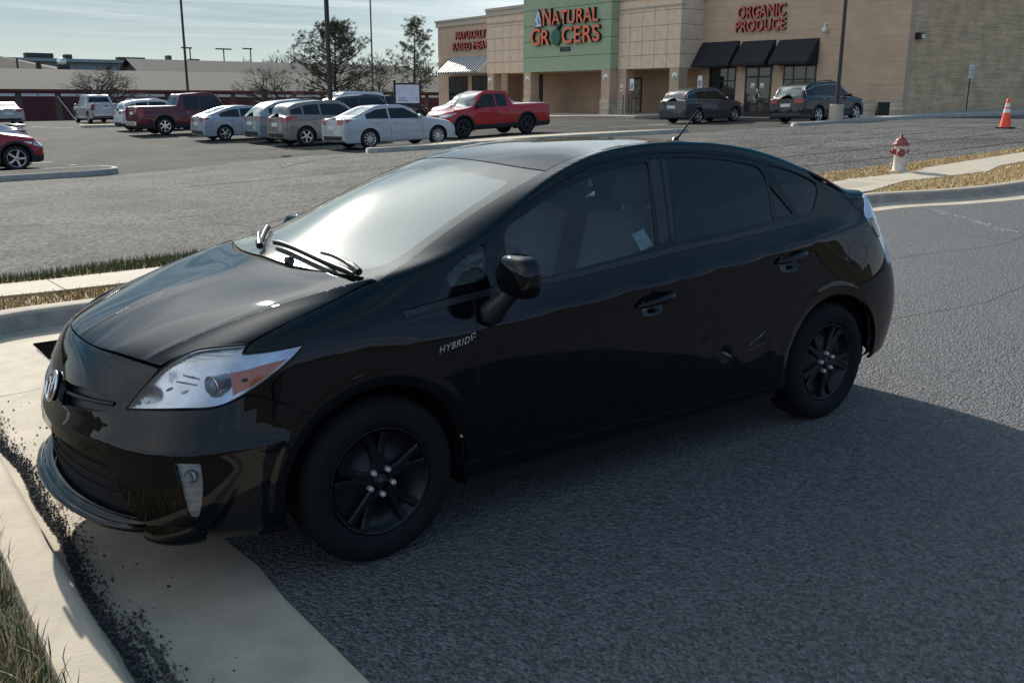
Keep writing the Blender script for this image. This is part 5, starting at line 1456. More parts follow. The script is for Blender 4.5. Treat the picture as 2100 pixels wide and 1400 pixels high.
    if g.rails:
        for sg in (1, -1):
            b = MB(); xa, xb = g.wt+.15, (g.bl-.2 if kind == 'suv' else g.rt-.1)
            pts = []
            for x in np.linspace(xa, xb, 9):
                p, nn = sh.at_t(float(x), -ry*.80*sg); e = .0 if x in (xa, xb) else .065; pts.append(p+Vector((0, 0, e)))
            b.tube(pts, .022, cm_black if g.rails == 1 else cm_chrome, 6); b.build('roof_rail', root)
    if g.cover:
        b = MB(); b.box((g.rt+.30, -hw*.86, g.dk-.01), (tx-.12, hw*.86, g.dk+.035), g.cover); b.build('bed_cover', root, .02)
    elif kind == 'pickup':
        b = MB(); b.box((g.rt+.38, -hw*.80, g.dk+.004), (tx-.14, hw*.80, g.dk+.012), cm_black); b.build('bed', root)
    if kind == 'pickup':
        b = MB(); b.box((tx-.06, -hw*.86, g.gc+.16), (tx+.10, hw*.86, g.gc+.36), cm_chrome if kw.get('chrome_bumper') else cm_black); b.build('rear_bumper', root, .03)
        b = MB(); b.box((tx-.012, -.12, t-.17), (tx+.012, .12, t-.11), cm_black); b.build('tailgate_handle', root, .01)
    if kw.get('spoiler'):
        b = MB(); b.box((tx-.34, -hw*.72, t+.12), (tx-.06, hw*.72, t+.155), mc); b.box((tx-.25, -hw*.62, t), (tx-.15, -hw*.58, t+.13), mc); b.box((tx-.25, hw*.58, t), (tx-.15, hw*.62, t+.13), mc); b.build('spoiler', root, .015)
    # wheels
    def wheel():
        r_, q = g.r, g.rimr; y = -hw*.955
        b = MB(); b.lathe([(q*.98, y-.0), (q*1.0, y-.022), (q*.93, y-.012), (q*.88, y+.03), (q*.86, y+.16)], g.rim, 24, 'y'); b.lathe([(0, y-.005), (.055, y-.005), (.07, y+.02), (.07, y+.05)], g.rim, 12, 'y'); 
        b.lathe([(0, y+.07), (q*.88, y+.07)], cm_gap, 18, 'y')
        for k in range(g.spokes):
            a = 2*math.pi*k/g.spokes+.3; R_ = Matrix.Rotation(a, 3, 'Y'); w = .5*q*1.6/g.spokes*.5+.008
            b.box((.04, y-.008, -w), (q*.93, y+.035, w), g.rim, rot=R_)
        w_ = b.build('wheel', root); b = MB()
        b.lathe([(q*.97, y-.01), (q*1.04, y-.022), (q*1.18, y-.032), (r_*.93, y-.022), (r_*.985, y), (r_, y+.03), (r_, y+.15), (r_*.95, y+.19), (q, y+.2)], cm_tyre, 32, 'y'); b.build('tyre', w_)
        return w_
    w0 = wheel(); w0.location = (0, 0, g.r)
    for x, sg, ry_ in ((g.wb, 1, .7), (0, -1, .3), (g.wb, -1, 1.2)):
        w = copy_tree(w0, root); w.location = (x, 0, g.r); w.scale = (1, sg, 1); w.rotation_euler = (0, ry_, 0)
    # stand it on the lot: follow the slope under its wheels
    ang = math.pi if heading == 1 else 0.
    if abs(heading) not in (0, 1): ang = heading
    ang += kw.get('yaw', 0)
    c, s_ = math.cos(ang), math.sin(ang)
    def wp(x, y): return (px + c*x - s_*y, py + s_*x + c*y)
    zs = [hgt(*wp(x, y)) for x in (0, g.wb) for y in (-.7, .7)]
    z_ = sum(zs)/4; pitch = math.atan2((zs[2]+zs[3]-zs[0]-zs[1])/2, g.wb); roll = math.atan2((zs[1]+zs[3]-zs[0]-zs[2])/2, 1.4)
    zf_ = (zs[0]+zs[1])/2
    root.matrix_world = Matrix.Translation((px, py, zf_+.004)) @ Matrix.Rotation(ang, 4, 'Z') @ Matrix.Rotation(-pitch, 4, 'Y') @ Matrix.Rotation(roll, 4, 'X')
    return root
SED = dict(L=4.81, W=1.82, H=1.47, wb=2.775, fo=.98, r=.33, hf=.74, hr=1.0, cowl=.42, wt=1.30, rt=2.40, bl=3.12, dk=1.06, tz=1.02, belt=.93, belt_r=1.0)
CUV = dict(kind='suv', L=4.45, W=1.82, H=1.67, wb=2.64, fo=.90, r=.355, hf=.86, hr=1.10, cowl=.30, wt=1.12, rt=2.55, bl=3.15, tz=1.08, belt=1.03, belt_r=1.16, gc=.22, lower=None)
BIG = dict(kind='suv', L=5.13, W=2.0, H=1.92, wb=2.95, fo=1.0, r=.39, hf=1.02, hr=1.20, cowl=.35, wt=1.05, rt=3.1, bl=3.75, tz=1.12, belt=1.12, belt_r=1.14, gc=.28)
PK = dict(kind='pickup', L=5.35, W=1.88, H=1.82, wb=3.22, fo=.92, r=.40, hf=1.02, hr=1.17, cowl=.38, wt=1.12, rt=2.32, bl=2.62, dk=1.22, tz=1.20, belt=1.14, belt_r=1.16, gc=.30, tail='truck')
lo_grey = pmat('grey_cladding', (.05, .052, .055), .6); lo_black = pmat('black_cladding', (.012, .012, .013), .6)
tonneau = pmat('bed_tonneau', (.10, .10, .10), .35)
vehicle('sedan', 'silver white four door sedan parked nearest, behind the roof of the black hatchback', 'car', SED, (.43, .44, .46), 16.95, 26.75, 1, tail='corner', spokes=10, rimr=.225)
vehicle('crossover', 'warm grey crossover with red wing shaped tail lights beside the silver white sedan', 'car', CUV, (.19, .18, .168), 16.35, 30.95, 1, tail='wing', spokes=5, rimr=.235, lower=None, H=1.66)
vehicle('crossover', 'pale blue grey crossover with a raked rear screen beside the warm grey crossover', 'car', CUV, (.20, .25, .28), 17.0, 34.4, 1, tail='corner', L=4.75, H=1.70, rails=0)
vehicle('sedan', 'pale blue silver sedan with a slim dark red tail light beside the maroon pickup', 'car', SED, (.29, .33, .38), 15.8, 38.0, 1, L=4.67, wb=2.7, spokes=5, rimr=.225, rt=2.3, bl=3.2, tail='corner')
vehicle('pickup_truck', 'dark maroon pickup truck with chrome wheels and a flat bed cover', 'pickup truck', PK, (.10, .006, .012), 16.3, 45.05, 1, L=5.9, W=2.02, H=1.95, wb=3.68, r=.42, rimr=.27, spokes=6, cover=tonneau, lower=lo_black, chrome_bumper=1, chrome_handles=1, rt=2.75, bl=3.1, dk=1.34, tz=1.32, rim=cm_chrome)
vehicle('crossover', 'white crossover with a dark rear screen behind the maroon pickup', 'car', CUV, (.62, .62, .62), 15.8, 51.6, 1, tail='corner', lower=lo_black, rails=2)
vehicle('pickup_truck', 'silver pickup truck seen from behind near the garages', 'pickup truck', PK, (.42, .43, .43), 15.2, 70.6, -1.571, L=5.8, W=2.03, H=1.93, wb=3.7, r=.41, rt=2.7, bl=3.05, dk=1.30, tz=1.30, rimr=.24, chrome_bumper=1)
vehicle('sports_utility', 'white full size utility vehicle with black roof rails facing left', 'car', BIG, (.60, .60, .58), 24.3, 50.8, -1, rails=1)
vehicle('sedan', 'white sedan bonnet showing between the maroon pickup and the white utility vehicle', 'car', SED, (.60, .60, .60), 23.3, 55.2, -1)
vehicle('minivan', 'dark blue grey van with light roof rails behind the warm grey crossover', 'car', CUV, (.035, .04, .055), 24.0, 42.0, 1, L=5.0, H=1.72, wb=2.9, rails=2, rt=2.9, bl=3.55)
vehicle('crossover', 'black crossover parked under the tall pine', 'car', CUV, (.014, .016, .022), 31.2, 51.8, 1, L=4.7, rails=0)
vehicle('crossover', 'white estate crossover facing left behind the notice board', 'car', CUV, (.56, .58, .60), 26.6, 40.2, -1, L=4.9, wb=2.85, H=1.66, rt=2.8, bl=3.4)
vehicle('sedan', 'silver car roof showing behind the white estate crossover', 'car', SED, (.55, .55, .54), 31.3, 45.6, -1)
vehicle('pickup_truck', 'bright red pickup truck with black wheels and a black grille', 'pickup truck', PK, (.43, .012, .016), 19.9, 29.5, -1, rim=cm_rimd, rimr=.24, cover=pmat('sheen_bed_cover', (.62, .45, .46), .4), lower=lo_black, black_mirror=1, spokes=6)  # bed cover's pale colour holds its reflected sheen
vehicle('crossover', 'charcoal grey crossover parked nose in to the porch', 'car', CUV, (.045, .045, .053), 36.15, 29.4, 1, tail='tall', dlo=1, spokes=5, L=4.53, lower=lo_grey, rimr=.235)
vehicle('sports_utility', 'black utility vehicle with grey lower trim beside the round concrete pole base', 'car', CUV, (.006, .007, .011), 37.6, 23.5, 1, L=4.84, W=1.95, H=1.75, wb=2.8, tail='corner', dlo=1, rails=1, lower=lo_grey, rimr=.25, rt=2.8, bl=3.4, chrome_handles=1)
vehicle('crossover', 'glossy red hatchback with silver spoked wheels at the left edge of the photo', 'car', CUV, (.32, .006, .010), 3.15, 27.2, 1, L=4.14, H=1.6, wb=2.57, fo=.84, spokes=5, rimr=.25, hf=.82, hr=1.04, lower=lo_black)
vehicle('sedan', 'silver sedan tail with a raised spoiler behind the red hatchback', 'car', SED, (.50, .51, .53), .45, 31.2, -1, spoiler=1)
vehicle('sedan', 'dark windowed white sedan with red tail light between the spoiler sedan and the champagne sedan', 'car', SED, (.50, .50, .50), -.4, 36.2, -1)
vehicle('sedan', 'champagne silver sedan seen from behind at the left edge by the garages', 'car', SED, (.34, .34, .29), 8.8, 67.3, -1.571)
# ------------------------------------------------------------------ the black hatchback: shell
def hatch_shell():
    # x rearward from the front axle, y outward, z up.  flank columns: belt, shoulder line, mid, lower, sill, turn-under
    side = [
     [(-.806,0,.835),(-.905,0,.69),(-.948,0,.55),(-.957,0,.40),(-.957,0,.27),(-.91,0,.225)],
     [(-.795,.20,.836),(-.893,.20,.692),(-.936,.20,.55),(-.945,.20,.40),(-.945,.20,.27),(-.90,.20,.225)],
     [(-.752,.40,.833),(-.842,.40,.695),(-.889,.40,.55),(-.904,.40,.40),(-.905,.40,.27),(-.86,.40,.225)],
     [(-.680,.575,.826),(-.755,.570,.695),(-.812,.583,.55),(-.828,.60,.40),(-.828,.605,.275),(-.78,.585,.23)],
     [(-.570,.692,.838),(-.632,.708,.70),(-.690,.735,.55),(-.704,.752,.40),(-.700,.752,.28),(-.655,.715,.235)],
     [(-.40,.785,.872),(-.43,.810,.725),(-.45,.832,.56),(-.46,.845,.40),(-.46,.843,.27),(-.45,.79,.215)],
     [(-.03,.825,.922),(-.02,.858,.79),(-.02,.870,.58),(-.02,.868,.40),(-.02,.85,.24),(-.02,.79,.18)],
     [(.42,.820,.965),(.42,.866,.83),(.42,.868,.58),(.42,.862,.40),(.42,.850,.24),(.42,.79,.18)],
     [(.95,.806,.992),(.95,.864,.868),(.95,.864,.58),(.95,.858,.40),(.95,.848,.24),(.95,.79,.18)],
     [(1.57,.790,1.038),(1.57,.858,.908),(1.57,.862,.58),(1.57,.857,.40),(1.57,.848,.24),(1.57,.79,.18)],
     [(2.20,.777,1.078),(2.20,.845,.957),(2.20,.862,.60),(2.20,.858,.40),(2.20,.848,.24),(2.20,.79,.18)],
     [(2.66,.760,1.122),(2.66,.828,1.00),(2.66,.868,.66),(2.66,.866,.45),(2.66,.850,.26),(2.66,.79,.20)],
     [(2.95,.748,1.152),(3.00,.797,1.030),(3.04,.860,.70),(3.05,.863,.48),(3.04,.845,.28),(3.02,.78,.22)],
     [(3.115,.728,1.172),(3.20,.752,1.03),(3.345,.780,.76),(3.38,.790,.50),(3.32,.775,.29),(3.26,.72,.24)],
     [(3.155,.60,1.192),(3.265,.61,1.03),(3.445,.625,.77),(3.495,.63,.50),(3.43,.625,.30),(3.36,.60,.25)],
     [(3.185,.40,1.203),(3.30,.40,1.035),(3.485,.41,.78),(3.53,.41,.50),(3.47,.41,.31),(3.39,.40,.26)],
     [(3.205,.20,1.210),(3.33,.20,1.04),(3.495,.20,.785),(3.54,.20,.50),(3.48,.20,.31),(3.40,.20,.26)],
     [(3.21,0,1.213),(3.34,0,1.04),(3.495,0,.785),(3.54,0,.50),(3.48,0,.31),(3.40,0,.26)],
    ]
    top = [  # stations 5..12: beside belt, windscreen edge / roof seam, mid, centre
     [(-.42,.660,.925),(-.43,.46,.952),(-.44,.23,.966),(-.445,0,.978)],
     [(-.02,.705,1.030),(-.03,.52,1.050),(-.06,.27,1.058),(-.08,0,1.066)],
     [(.45,.765,1.122),(.42,.635,1.172),(.41,.33,1.243),(.39,0,1.276)],
     [(.95,.668,1.332),(.97,.560,1.392),(.955,.29,1.437),(.94,0,1.450)],
     [(1.57,.595,1.440),(1.55,.50,1.482),(1.55,.25,1.503),(1.55,0,1.508)],
     [(2.20,.608,1.418),(2.20,.50,1.460),(2.20,.25,1.482),(2.20,0,1.488)],
     [(2.64,.668,1.314),(2.63,.53,1.374),(2.63,.265,1.400),(2.63,0,1.406)],
     [(2.95,.685,1.218),(2.97,.54,1.262),(2.99,.265,1.286),(3.0,0,1.292)],
    ]
    cr = []
    for i in range(6, 13): cr.append((side[i][1], side[i+1][1], 0.55))
    for i in range(13, 17): cr.append((side[i][0], side[i+1][0], 0.9))
    for i in range(0, 4): cr.append((side[i][0], side[i+1][0], 0.35))
    for i in range(0, 17): cr.append((side[i][4], side[i+1][4], 0.5))
    for k in range(2, 5): cr.append((top[k-1][0], top[k][0], 0.35))
    for k in range(1, 3): cr.append((top[k][1], top[k+1][1], 0.3))
    for k in range(0, 1): cr.append((top[k][3], top[k+1][3], 0.4))
    return Shell(make_shell(side, top, cr, 4, 6), -.2, .8, 2.75, .75)

CAR_TILT = Matrix(((1,0,0),(0,math.cos(-.0206),-math.sin(-.0206)),(0,math.sin(-.0206),math.cos(-.0206)))) @ \
           Matrix(((math.cos(-.0042),0,math.sin(-.0042)),(0,1,0),(-math.sin(-.0042),0,math.cos(-.0042))))

SQ = math.sqrt(.5)
def build_hatchback():
    sh = hatch_shell()
    SF, SR = sh.s_front, sh.s_rear
    def at_d(x, w):                      # slanted chart for fenders, pillars and roof rails: rays come in from above and outside
        o = Vector((x, w*SQ, w*SQ)) + Vector((0, -SQ, SQ))*2.2
        return sh.cast(o, (0, SQ, -SQ))
    def S3(*pts): return [sh.at_s(*p[:2])[0] for p in pts]
    def T3(*pts): return [sh.at_t(p[0], -p[1])[0] for p in pts]
    def D(line, corner=()):              # 3D polyline -> slanted chart
        out = []
        for i, p in enumerate(line): out.append((p.x, (p.y+p.z)*SQ) + ((1,) if i in corner else ()))
        return out
    def dense(pts, step=.02): return [(p.x, p.y) for p in spline(pts, False, step)]
    def arc(cx, a0, a1, r=.368, n=26):
        return [(cx + r*math.cos(rad(a0+(a1-a0)*i/n)), .317 + r*math.sin(rad(a0+(a1-a0)*i/n))) for i in range(n+1)]
    def msym(pts):                       # near half of an outline in the wrap chart -> whole outline across the nose
        return list(pts) + [(2*SF - p[0],) + tuple(p[1:]) for p in reversed(pts) if abs(p[0]-SF) > 1e-4]

    # ---- materials
    paint = pmat('black_paint', (.0030, .0034, .0046), .40, coat=1.0, coat_rough=.014, spec=0., coat_ior=1.42)
    trim = pmat('black_trim', (.012, .013, .015), .38, bump=.05, bscale=300)
    rubber = pmat('tyre_rubber', (.0075, .008, .0095), .85, spec=.25, bump=.12, bscale=120, var=.3, vscale=20)
    rimm = pmat('black_alloy', (.004, .0045, .006), .38, spec=.35, var=.3)
    dark = pmat('dark_void', (.003, .003, .0035), .9)
    chrome = pmat('chrome', (.75, .76, .78), .12, 1.0)
    silver = pmat('lamp_silver', (.50, .53, .57), .16, .85, var=.25, vscale=9)
    fogm = pmat('fog_housing', (.36, .38, .39), .28, .4, var=.25, vscale=26, stretch=(.3, .3, 3))
    bright = pmat('lamp_mirror', (.82, .84, .88), .16, .85)
    amberm = pmat('amber_lens', (.75, .15, .035), .22, coat=1.0, var=.08, vscale=60)
    redm = pmat('red_lens', (.16, .012, .012), .2, coat=1.0)
    sky_lens = pmat('sky_tail_lens', (.55, .62, .78), .18, .15, coat=1.0, var=.12, vscale=22)  # white housing look, with mirrored sky blue put into the colour
    lugm = pmat('lug_steel', (.62, .63, .65), .35, .6)
    lens = glass_mat('headlamp_lens', (.93, .95, .97), .0, ior=1.45)
    tint = glass_mat('tinted_glass', (.76, .82, .82), .0, haze=.03, haze_col=(.3, .36, .42))
    rtint = glass_mat('dark_tinted_glass', (.07, .085, .10), .0, haze=.012, haze_col=(.3, .36, .42))
    wsg = glass_mat('windscreen_glass', (.86, .90, .87), .03, haze=.10, haze_col=(.72, .78, .71), film=(.22, .02), streak=True)
    shade_m = pmat('sunshade_foil', (.86, .90, .85), .5, .0, var=.06, vscale=9, bump=.35, bscale=11, stretch=(.5, 2.2, 1))
    grey = pmat('interior_grey', (.34, .36, .34), .8, bump=.1)
    seatm = pmat('seat_cloth', (.30, .31, .30), .9, bump=.2, bscale=200)
    belt = pmat('belt_grey', (.35, .35, .33), .8)
    paper = pmat('sticker', (.38, .52, .48), .5, var=.25, vscale=30)
    scuffm = pmat('scuffed_paint', (.15, .16, .17), .6, var=.5, vscale=60)

    car = empty('hatchback_car')
    tag(car, 'black five-door hatchback with black wheels, filling the foreground with its nose to the kerb', 'car')
    car.matrix_world = CAR_TILT.to_4x4()

    def flare(p):
        for cx in (0., 2.7):
            dx, dz = p.x-cx, p.z-.317
            r = math.hypot(dx, dz)
            if r < .447 and dz > -.12:
                k = min(1, (dz+.12)/.15)
                if r > .412:
                    u = (r-.412)/.035; d = .002*(.5+.5*math.cos(math.pi*u)); g = -.002*.5*math.pi/.035*math.sin(math.pi*u)
                else:
                    u = max(0, (.412-r)/.044); d = .002-.008*u**1.5; g = .008*1.5*u**.5/.044
                return d*k, (g*k*dx/r, 0, g*k*dz/r)
        return 0., (0, 0, 0)
    rings = [(cx + r*math.cos(a), .317 + r*math.sin(a)) for cx in (0., 2.7) for r in (.380, .391, .400, .406, .412, .418, .424, .432, .440, .447, .455) for a in np.linspace(rad(-12), rad(192), 110)]
    def rings_to_s():                                                    # the same rings in the wrap chart near nose and tail
        out = []
        for x, z in rings:
            y = -.845; out.append((sh.to_s((x, y, z)), z))
        return out
    def rings_d():
        out = []
        for s_, z in rings:
            p = sh.at_s(s_, z)[0]; out.append((p.x, (p.y+p.z)*SQ))
        return out
    rdn = random.Random(3)
    dents = [(1.86, .50, .05, -.004), (2.08, .56, .09, -.005), (2.0, .42, .07, .003), (2.2, .48, .05, .003), (1.75, .60, .10, -.002)]
    def bowl(cx, cz, rx, rz, dep):
        def f(p):
            u = ((p.x-cx)/rx)**2 + ((p.z-cz)/rz)**2
            if u >= 1: return 0., (0, 0, 0)
            d = -dep*(1-u)**2; g = dep*4*(1-u)
            return d, (g*(p.x-cx)/rx**2, 0, g*(p.z-cz)/rz**2)
        return f
    hb1, hb2 = bowl(1.365, .812, .085, .05, .028), bowl(2.325, .900, .085, .048, .028)
    def dsum(*fs):
        def f(p):
            D_, G = 0., Vector((0, 0, 0))
            for q in fs:
                d, g = q(p); D_ += d; G += Vector(g)
            return D_, G
        return f
    def dentf(p):
        D_, G = 0., Vector((0, 0, 0))
        for cx, cz, r, a in dents:
            u = ((p.x-cx)**2 + (p.z-cz)**2)/r**2
            e = a*math.exp(-u*2)
            D_ += e; G += Vector((-4*e*(p.x-cx)/r**2, 0, -4*e*(p.z-cz)/r**2))
        return D_, G

    # ---- shared outlines (wrap chart s,z unless said otherwise)
    W = [(.083, .728), (.20, .690), (.30, .655), (.42, .628), (.54, .613), (.68, .600), (.83, .588), (.995, .568)]     # top chart (x,|y|)
    ROOFS = [(.995, .568), (1.2, .532), (1.5, .508), (1.8, .502), (2.1, .503), (2.4, .512), (2.62, .530)]
    HATCH = [(2.70, 1.285), (2.75, 1.263), (2.86, 1.22), (2.94, 1.16), (2.955, 1.128), (3.012, 1.085)]
    BELT = [(.128, .943), (.30, .962), (.435, .972), (.56, .982), (.815, .989), (1.1, 1.006), (1.45, 1.032), (1.56, 1.041), (1.96, 1.063), (2.30, 1.086), (2.49, 1.098)]
    door_f = [(.425, .31), (.421, .60), (.425, .847), (.435, .953, 1), (.436, .972, 1), (.545, .981, 1), (.575, 1.07), (.63, 1.217, 1), (.856, 1.301), (1.168, 1.398),
              (1.435, 1.439), (1.644, 1.449, 1), (1.612, 1.285), (1.553, 1.085), (1.552, 1.03), (1.532, .92), (1.515, .6), (1.50, .285, 1)]
    door_f[0] = (.425, .31, 1)
    door_r = [(1.644, 1.449, 1), (1.85, 1.443), (1.977, 1.433), (2.208, 1.404), (2.344, 1.376, 1), (2.404, 1.245), (2.482, 1.104), (2.524, .994), (2.516, .862),
              (2.473, .732), (2.381, .600), (2.318, .452), (2.295, .272, 1), (1.50, .285, 1), (1.515, .6), (1.532, .92), (1.552, 1.03), (1.553, 1.085), (1.612, 1.285)]
    g_front = [(.635, 1.000), (.631, 1.108), (.655, 1.19), (.78, 1.243), (.944, 1.306), (1.255, 1.38), (1.50, 1.408), (1.559, 1.405), (1.52, 1.25), (1.475, 1.10), (1.462, 1.056), (1.36, 1.036), (1.115, 1.014), (.814, .99)]
    g_rear = [(1.590, 1.058, 1), (1.63, 1.20), (1.69, 1.405), (1.72, 1.427), (1.90, 1.421), (2.075, 1.404), (2.25, 1.374), (2.315, 1.345), (2.330, 1.27), (2.296, 1.108, 1), (1.95, 1.078)]
    g_fix = [(2.335, 1.275, 1), (2.322, 1.115, 1), (2.458, 1.118, 1)]
    g_quart = [(2.365, 1.368, 1), (2.528, 1.335), (2.69, 1.272), (2.712, 1.245), (2.67, 1.18), (2.61, 1.128), (2.58, 1.118), (2.492, 1.112, 1)]
    g_sail = [(.34, 1.040), (.345, 1.005), (.40, 1.004), (.505, 1.018), (.528, 1.045), (.540, 1.105), (.535, 1.142), (.50, 1.136), (.44, 1.105), (.37, 1.068)]

    # ---- body side frame: pillars, roof rail, quarter panel, sill (both sides in one mesh)
    def body_outline():
        top = T3(*dense(W)) + T3(*dense(ROOFS))[1:]
        line = top + S3(*dense([(2.70, 1.285), (2.86, 1.222), (2.96, 1.186), (3.062, 1.171), (3.028, 1.11), (3.016, 1.068)])) + S3((3.055, 1.010), (3.10, .942), (3.165, .785)) + S3((3.12, .768), (3.031, .75), (2.96, .725), (2.93, .605))
        line += S3(*arc(2.7, 52, 205, n=40)[0:]) + S3(*dense([(2.35, .195), (1.8, .195), (1.1, .195), (.40, .20)])) + S3((.362, .225), (.372, .30), (.425, .31))
        line += S3(*[p for p in dense([(1.50, .285), (2.295, .272)])][:0])
        doors = dense([(.425, .31), (.9, .30), (1.50, .285), (2.1, .276), (2.295, .272)]) + dense([(2.295, .272), (2.318, .452), (2.381, .600), (2.473, .732), (2.516, .862), (2.524, .994), (2.482, 1.104), (2.404, 1.245), (2.344, 1.376)])[1:]
        doors += dense([(2.344, 1.376), (2.208, 1.404), (1.977, 1.433), (1.85, 1.443), (1.644, 1.449), (1.435, 1.439), (1.168, 1.398), (.856, 1.301), (.63, 1.217)])[1:]
        doors += dense([(.63, 1.217), (.575, 1.07), (.545, .981)])[1:] + dense([(.545, .981), (.436, .972), (.30, .962), (.128, .943)])[1:]
        line += S3(*doors)[1:] + S3((.10, 1.0))
        return [(p.x, (p.y+p.z)*SQ) for p in line]
    bo = body_outline()
    to_d = lambda pts: [tuple(q) for q in D([sh.at_s(p[0], p[1])[0] for p in pts], [i for i, p in enumerate(pts) if len(p) > 2])]
    body = panel('body', sh, at_d, bo, paint, car, holes=[to_d(g_quart), to_d(g_sail)], spacing=.016, raw=True, gap=.0018, disp=flare, both=True, thick=.016, extra=rings_d())
    # ---- fenders
    fo = T3(*dense([(.083, .728), (.02, .722), (-.19, .738), (-.281, .741), (-.43, .752)])) + S3((-.452, .869), (-.36, .871), (-.262, .878), (-.304, .836), (-.405, .766), (-.461, .734), (-.379, .704), (-.262, .640), (-.246, .591))
    fo += S3(*arc(0., 132, -18, n=40)) + S3((.352, .21), (.372, .298), (.425, .31), (.421, .60), (.425, .847), (.435, .953), (.436, .968), (.30, .962), (.128, .943), (.10, 1.0))
    fo = [(p.x, (p.y+p.z)*SQ) for p in fo]
    panel('fender', sh, at_d, fo, paint, car, spacing=.028, raw=True, gap=.0018, disp=flare, mirror=True, thick=.016, extra=rings_d())
    # ---- doors with handles and panes
    def mir(o):                                                       # the same piece on the far flank
        vs = [Vector((v.co.x, -v.co.y, v.co.z)) for v in o.data.vertices]
        ns = [None]*len(vs)
        for lp, cn in zip(o.data.loops, o.data.corner_normals): ns[lp.vertex_index] = Vector((cn.vector.x, -cn.vector.y, cn.vector.z))
        q = mesh_with_normals(o.name.split('.')[0], vs, [list(reversed(p.vertices)) for p in o.data.polygons], [n or Vector((0, 0, 1)) for n in ns], list(o.data.materials), None, o.parent)
        return q
    for kind in (0, 1):
        ol, holes, dd = (door_f, [g_front], dsum(flare, hb1)) if kind == 0 else (door_r, [g_rear, g_fix], dsum(flare, hb2, dentf))
        d1, d2 = panel('door', sh, 's', ol, paint, car, holes=holes, spacing=.026, gap=.0018, disp=dd, mirror=True, thick=.016, extra=rings)
        if kind: d1['label'] = 'rear door with pale scuffs near its lower edge'
        for dr, sg in ((d1, 1), (d2, -1)):
            h = MB()
            (x0, z0), (x1, z1) = ((1.262, .815), (1.49, .846)) if kind == 0 else ((2.217, .905), (2.45, .936))
            pts = []
            for i in range(9):
                t = i/8; x = x0+(x1-x0)*t; z = z0+(z1-z0)*t
                p, n = sh.at_s(x, z)
                pts.append(p + n*(.006 + .026*math.sin(math.pi*min(1, max(0, t)))**.5))
            h.tube(pts, [.008, .013, .014, .0145, .015, .0155, .016, .016, .009], paint, 10)
            ho = h.build('handle', dr); ho.scale = (1, sg, 1)
            gm = tint if kind == 0 else rtint
            pn = panel('window', sh, 's', holes[0], gm, dr, off=-.007, thick=0, gap=-.008, spacing=.06)
            if sg < 0: q = mir(pn); bpy.data.objects.remove(pn)
            if kind:
                pn = panel('window', sh, 's', g_fix, gm, dr, off=-.007, thick=0, gap=-.008, spacing=.06)
                if sg < 0: q = mir(pn); bpy.data.objects.remove(pn)
                else:
                    for (cx, cz, lx, lz, a) in ((1.862, .505, .035, .007, -.5), (1.885, .492, .022, .004, -.4), (1.845, .512, .012, .004, .2), (2.12, .560, .045, .0035, .5), (2.085, .542, .03, .003, .45), (2.045, .527, .03, .0025, .4), (2.12, .512, .05, .0015, .1), (2.04, .498, .04, .0015, .1)):
                        o_ = []
                        for k in range(14):
                            t = 2*math.pi*k/14; r_ = rdn.uniform(.55, 1.1)
                            u, v = lx*r_*math.cos(t), lz*r_*math.sin(t)
                            o_.append((cx + u*math.cos(a) - v*math.sin(a), cz + u*math.sin(a) + v*math.cos(a)))
                        panel('scuff', sh, 's', o_, scuffm, dr, off=.0016, thick=0, spacing=.02, raw=True, disp=dentf)
    for ol, gm, nm in ((g_quart, rtint, 'quarter_window'), (g_sail, tint, 'corner_window')):
        panel(nm, sh, at_d, to_d(ol), gm, car, off=-.007, thick=0, gap=-.008, spacing=.05, mirror=True)
    # belt moulding along the foot of the side windows
    bl = dense(BELT, .03)
    band = [(x, z-.004) for x, z in bl] + [(x, z-.026) for x, z in reversed(bl)]
    panel('belt_moulding', sh, 's', band, trim, car, off=.006, thick=.012, raw=True, spacing=.05, mirror=True)
    # sash strips beside the windows (matt)
    sash = [(1.578, 1.06), (1.635, 1.25), (1.682, 1.41), (1.652, 1.42), (1.618, 1.285), (1.562, 1.08)]
    panel('pillar_trim', sh, 's', sash, trim, car, off=.002, thick=.004, gap=.002, mirror=True)
    sash = [(1.478, 1.06), (1.505, 1.14), (1.572, 1.41), (1.63, 1.415), (1.600, 1.28), (1.545, 1.08)]
    panel('pillar_trim', sh, 's', sash, trim, car, off=.002, thick=.004, gap=.002, mirror=True)
    # fuel flap outline
    # ---- bonnet
    half = [(-.806, 0, 1), (-.795, .2), (-.752, .381), (-.700, .535), (-.680, .580, 1), (-.634, .605), (-.575, .636), (-.511, .693), (-.445, .745, 1), (-.281, .738), (-.19, .735), (.015, .718), (.066, .715, 1), (.01, .565), (-.068, .315), (-.098, 0)]
    hood_o = dense(half, .02)
    hood_o = hood_o + [(x, -y) for x, y in reversed(hood_o[1:-1])]
    def hood_disp(p):                                                  # soft ridge down the middle and the kick-up before the screen
        a = abs(p.y); sg = 1 if p.y >= 0 else -1
        d, g = 0., Vector((0, 0, 0))
        w = .05 + .10*max(0, min(1, (p.x+.8)/.6)); amp = .006*max(0, min(1, (-.12-p.x)/.4))
        if a < w:
            d += amp*(1-a/w)**2; g += Vector((0, -sg*2*amp*(1-a/w)/w, 0))
        xe = -.19 + .10*(p.y/.7)**2                                    # crease line
        u = p.x - xe
        if u > 0:
            q = min(1, u/.07); d += .004*(q*q*(3-2*q))
            if u < .07: g += Vector((.004*6*q*(1-q)/.07, 0, 0))
        # flank crease of the bonnet
        yc = .50 + .22*max(0, (p.x+.75)/.85)
        v = a - yc
        if abs(v) < .05:
            e = .004*(1-abs(v)/.05)**2; d += e; g += Vector((0, -sg*(1 if v > 0 else -1)*.008*(1-abs(v)/.05)/.05, 0))
        return d, g
    hx = []
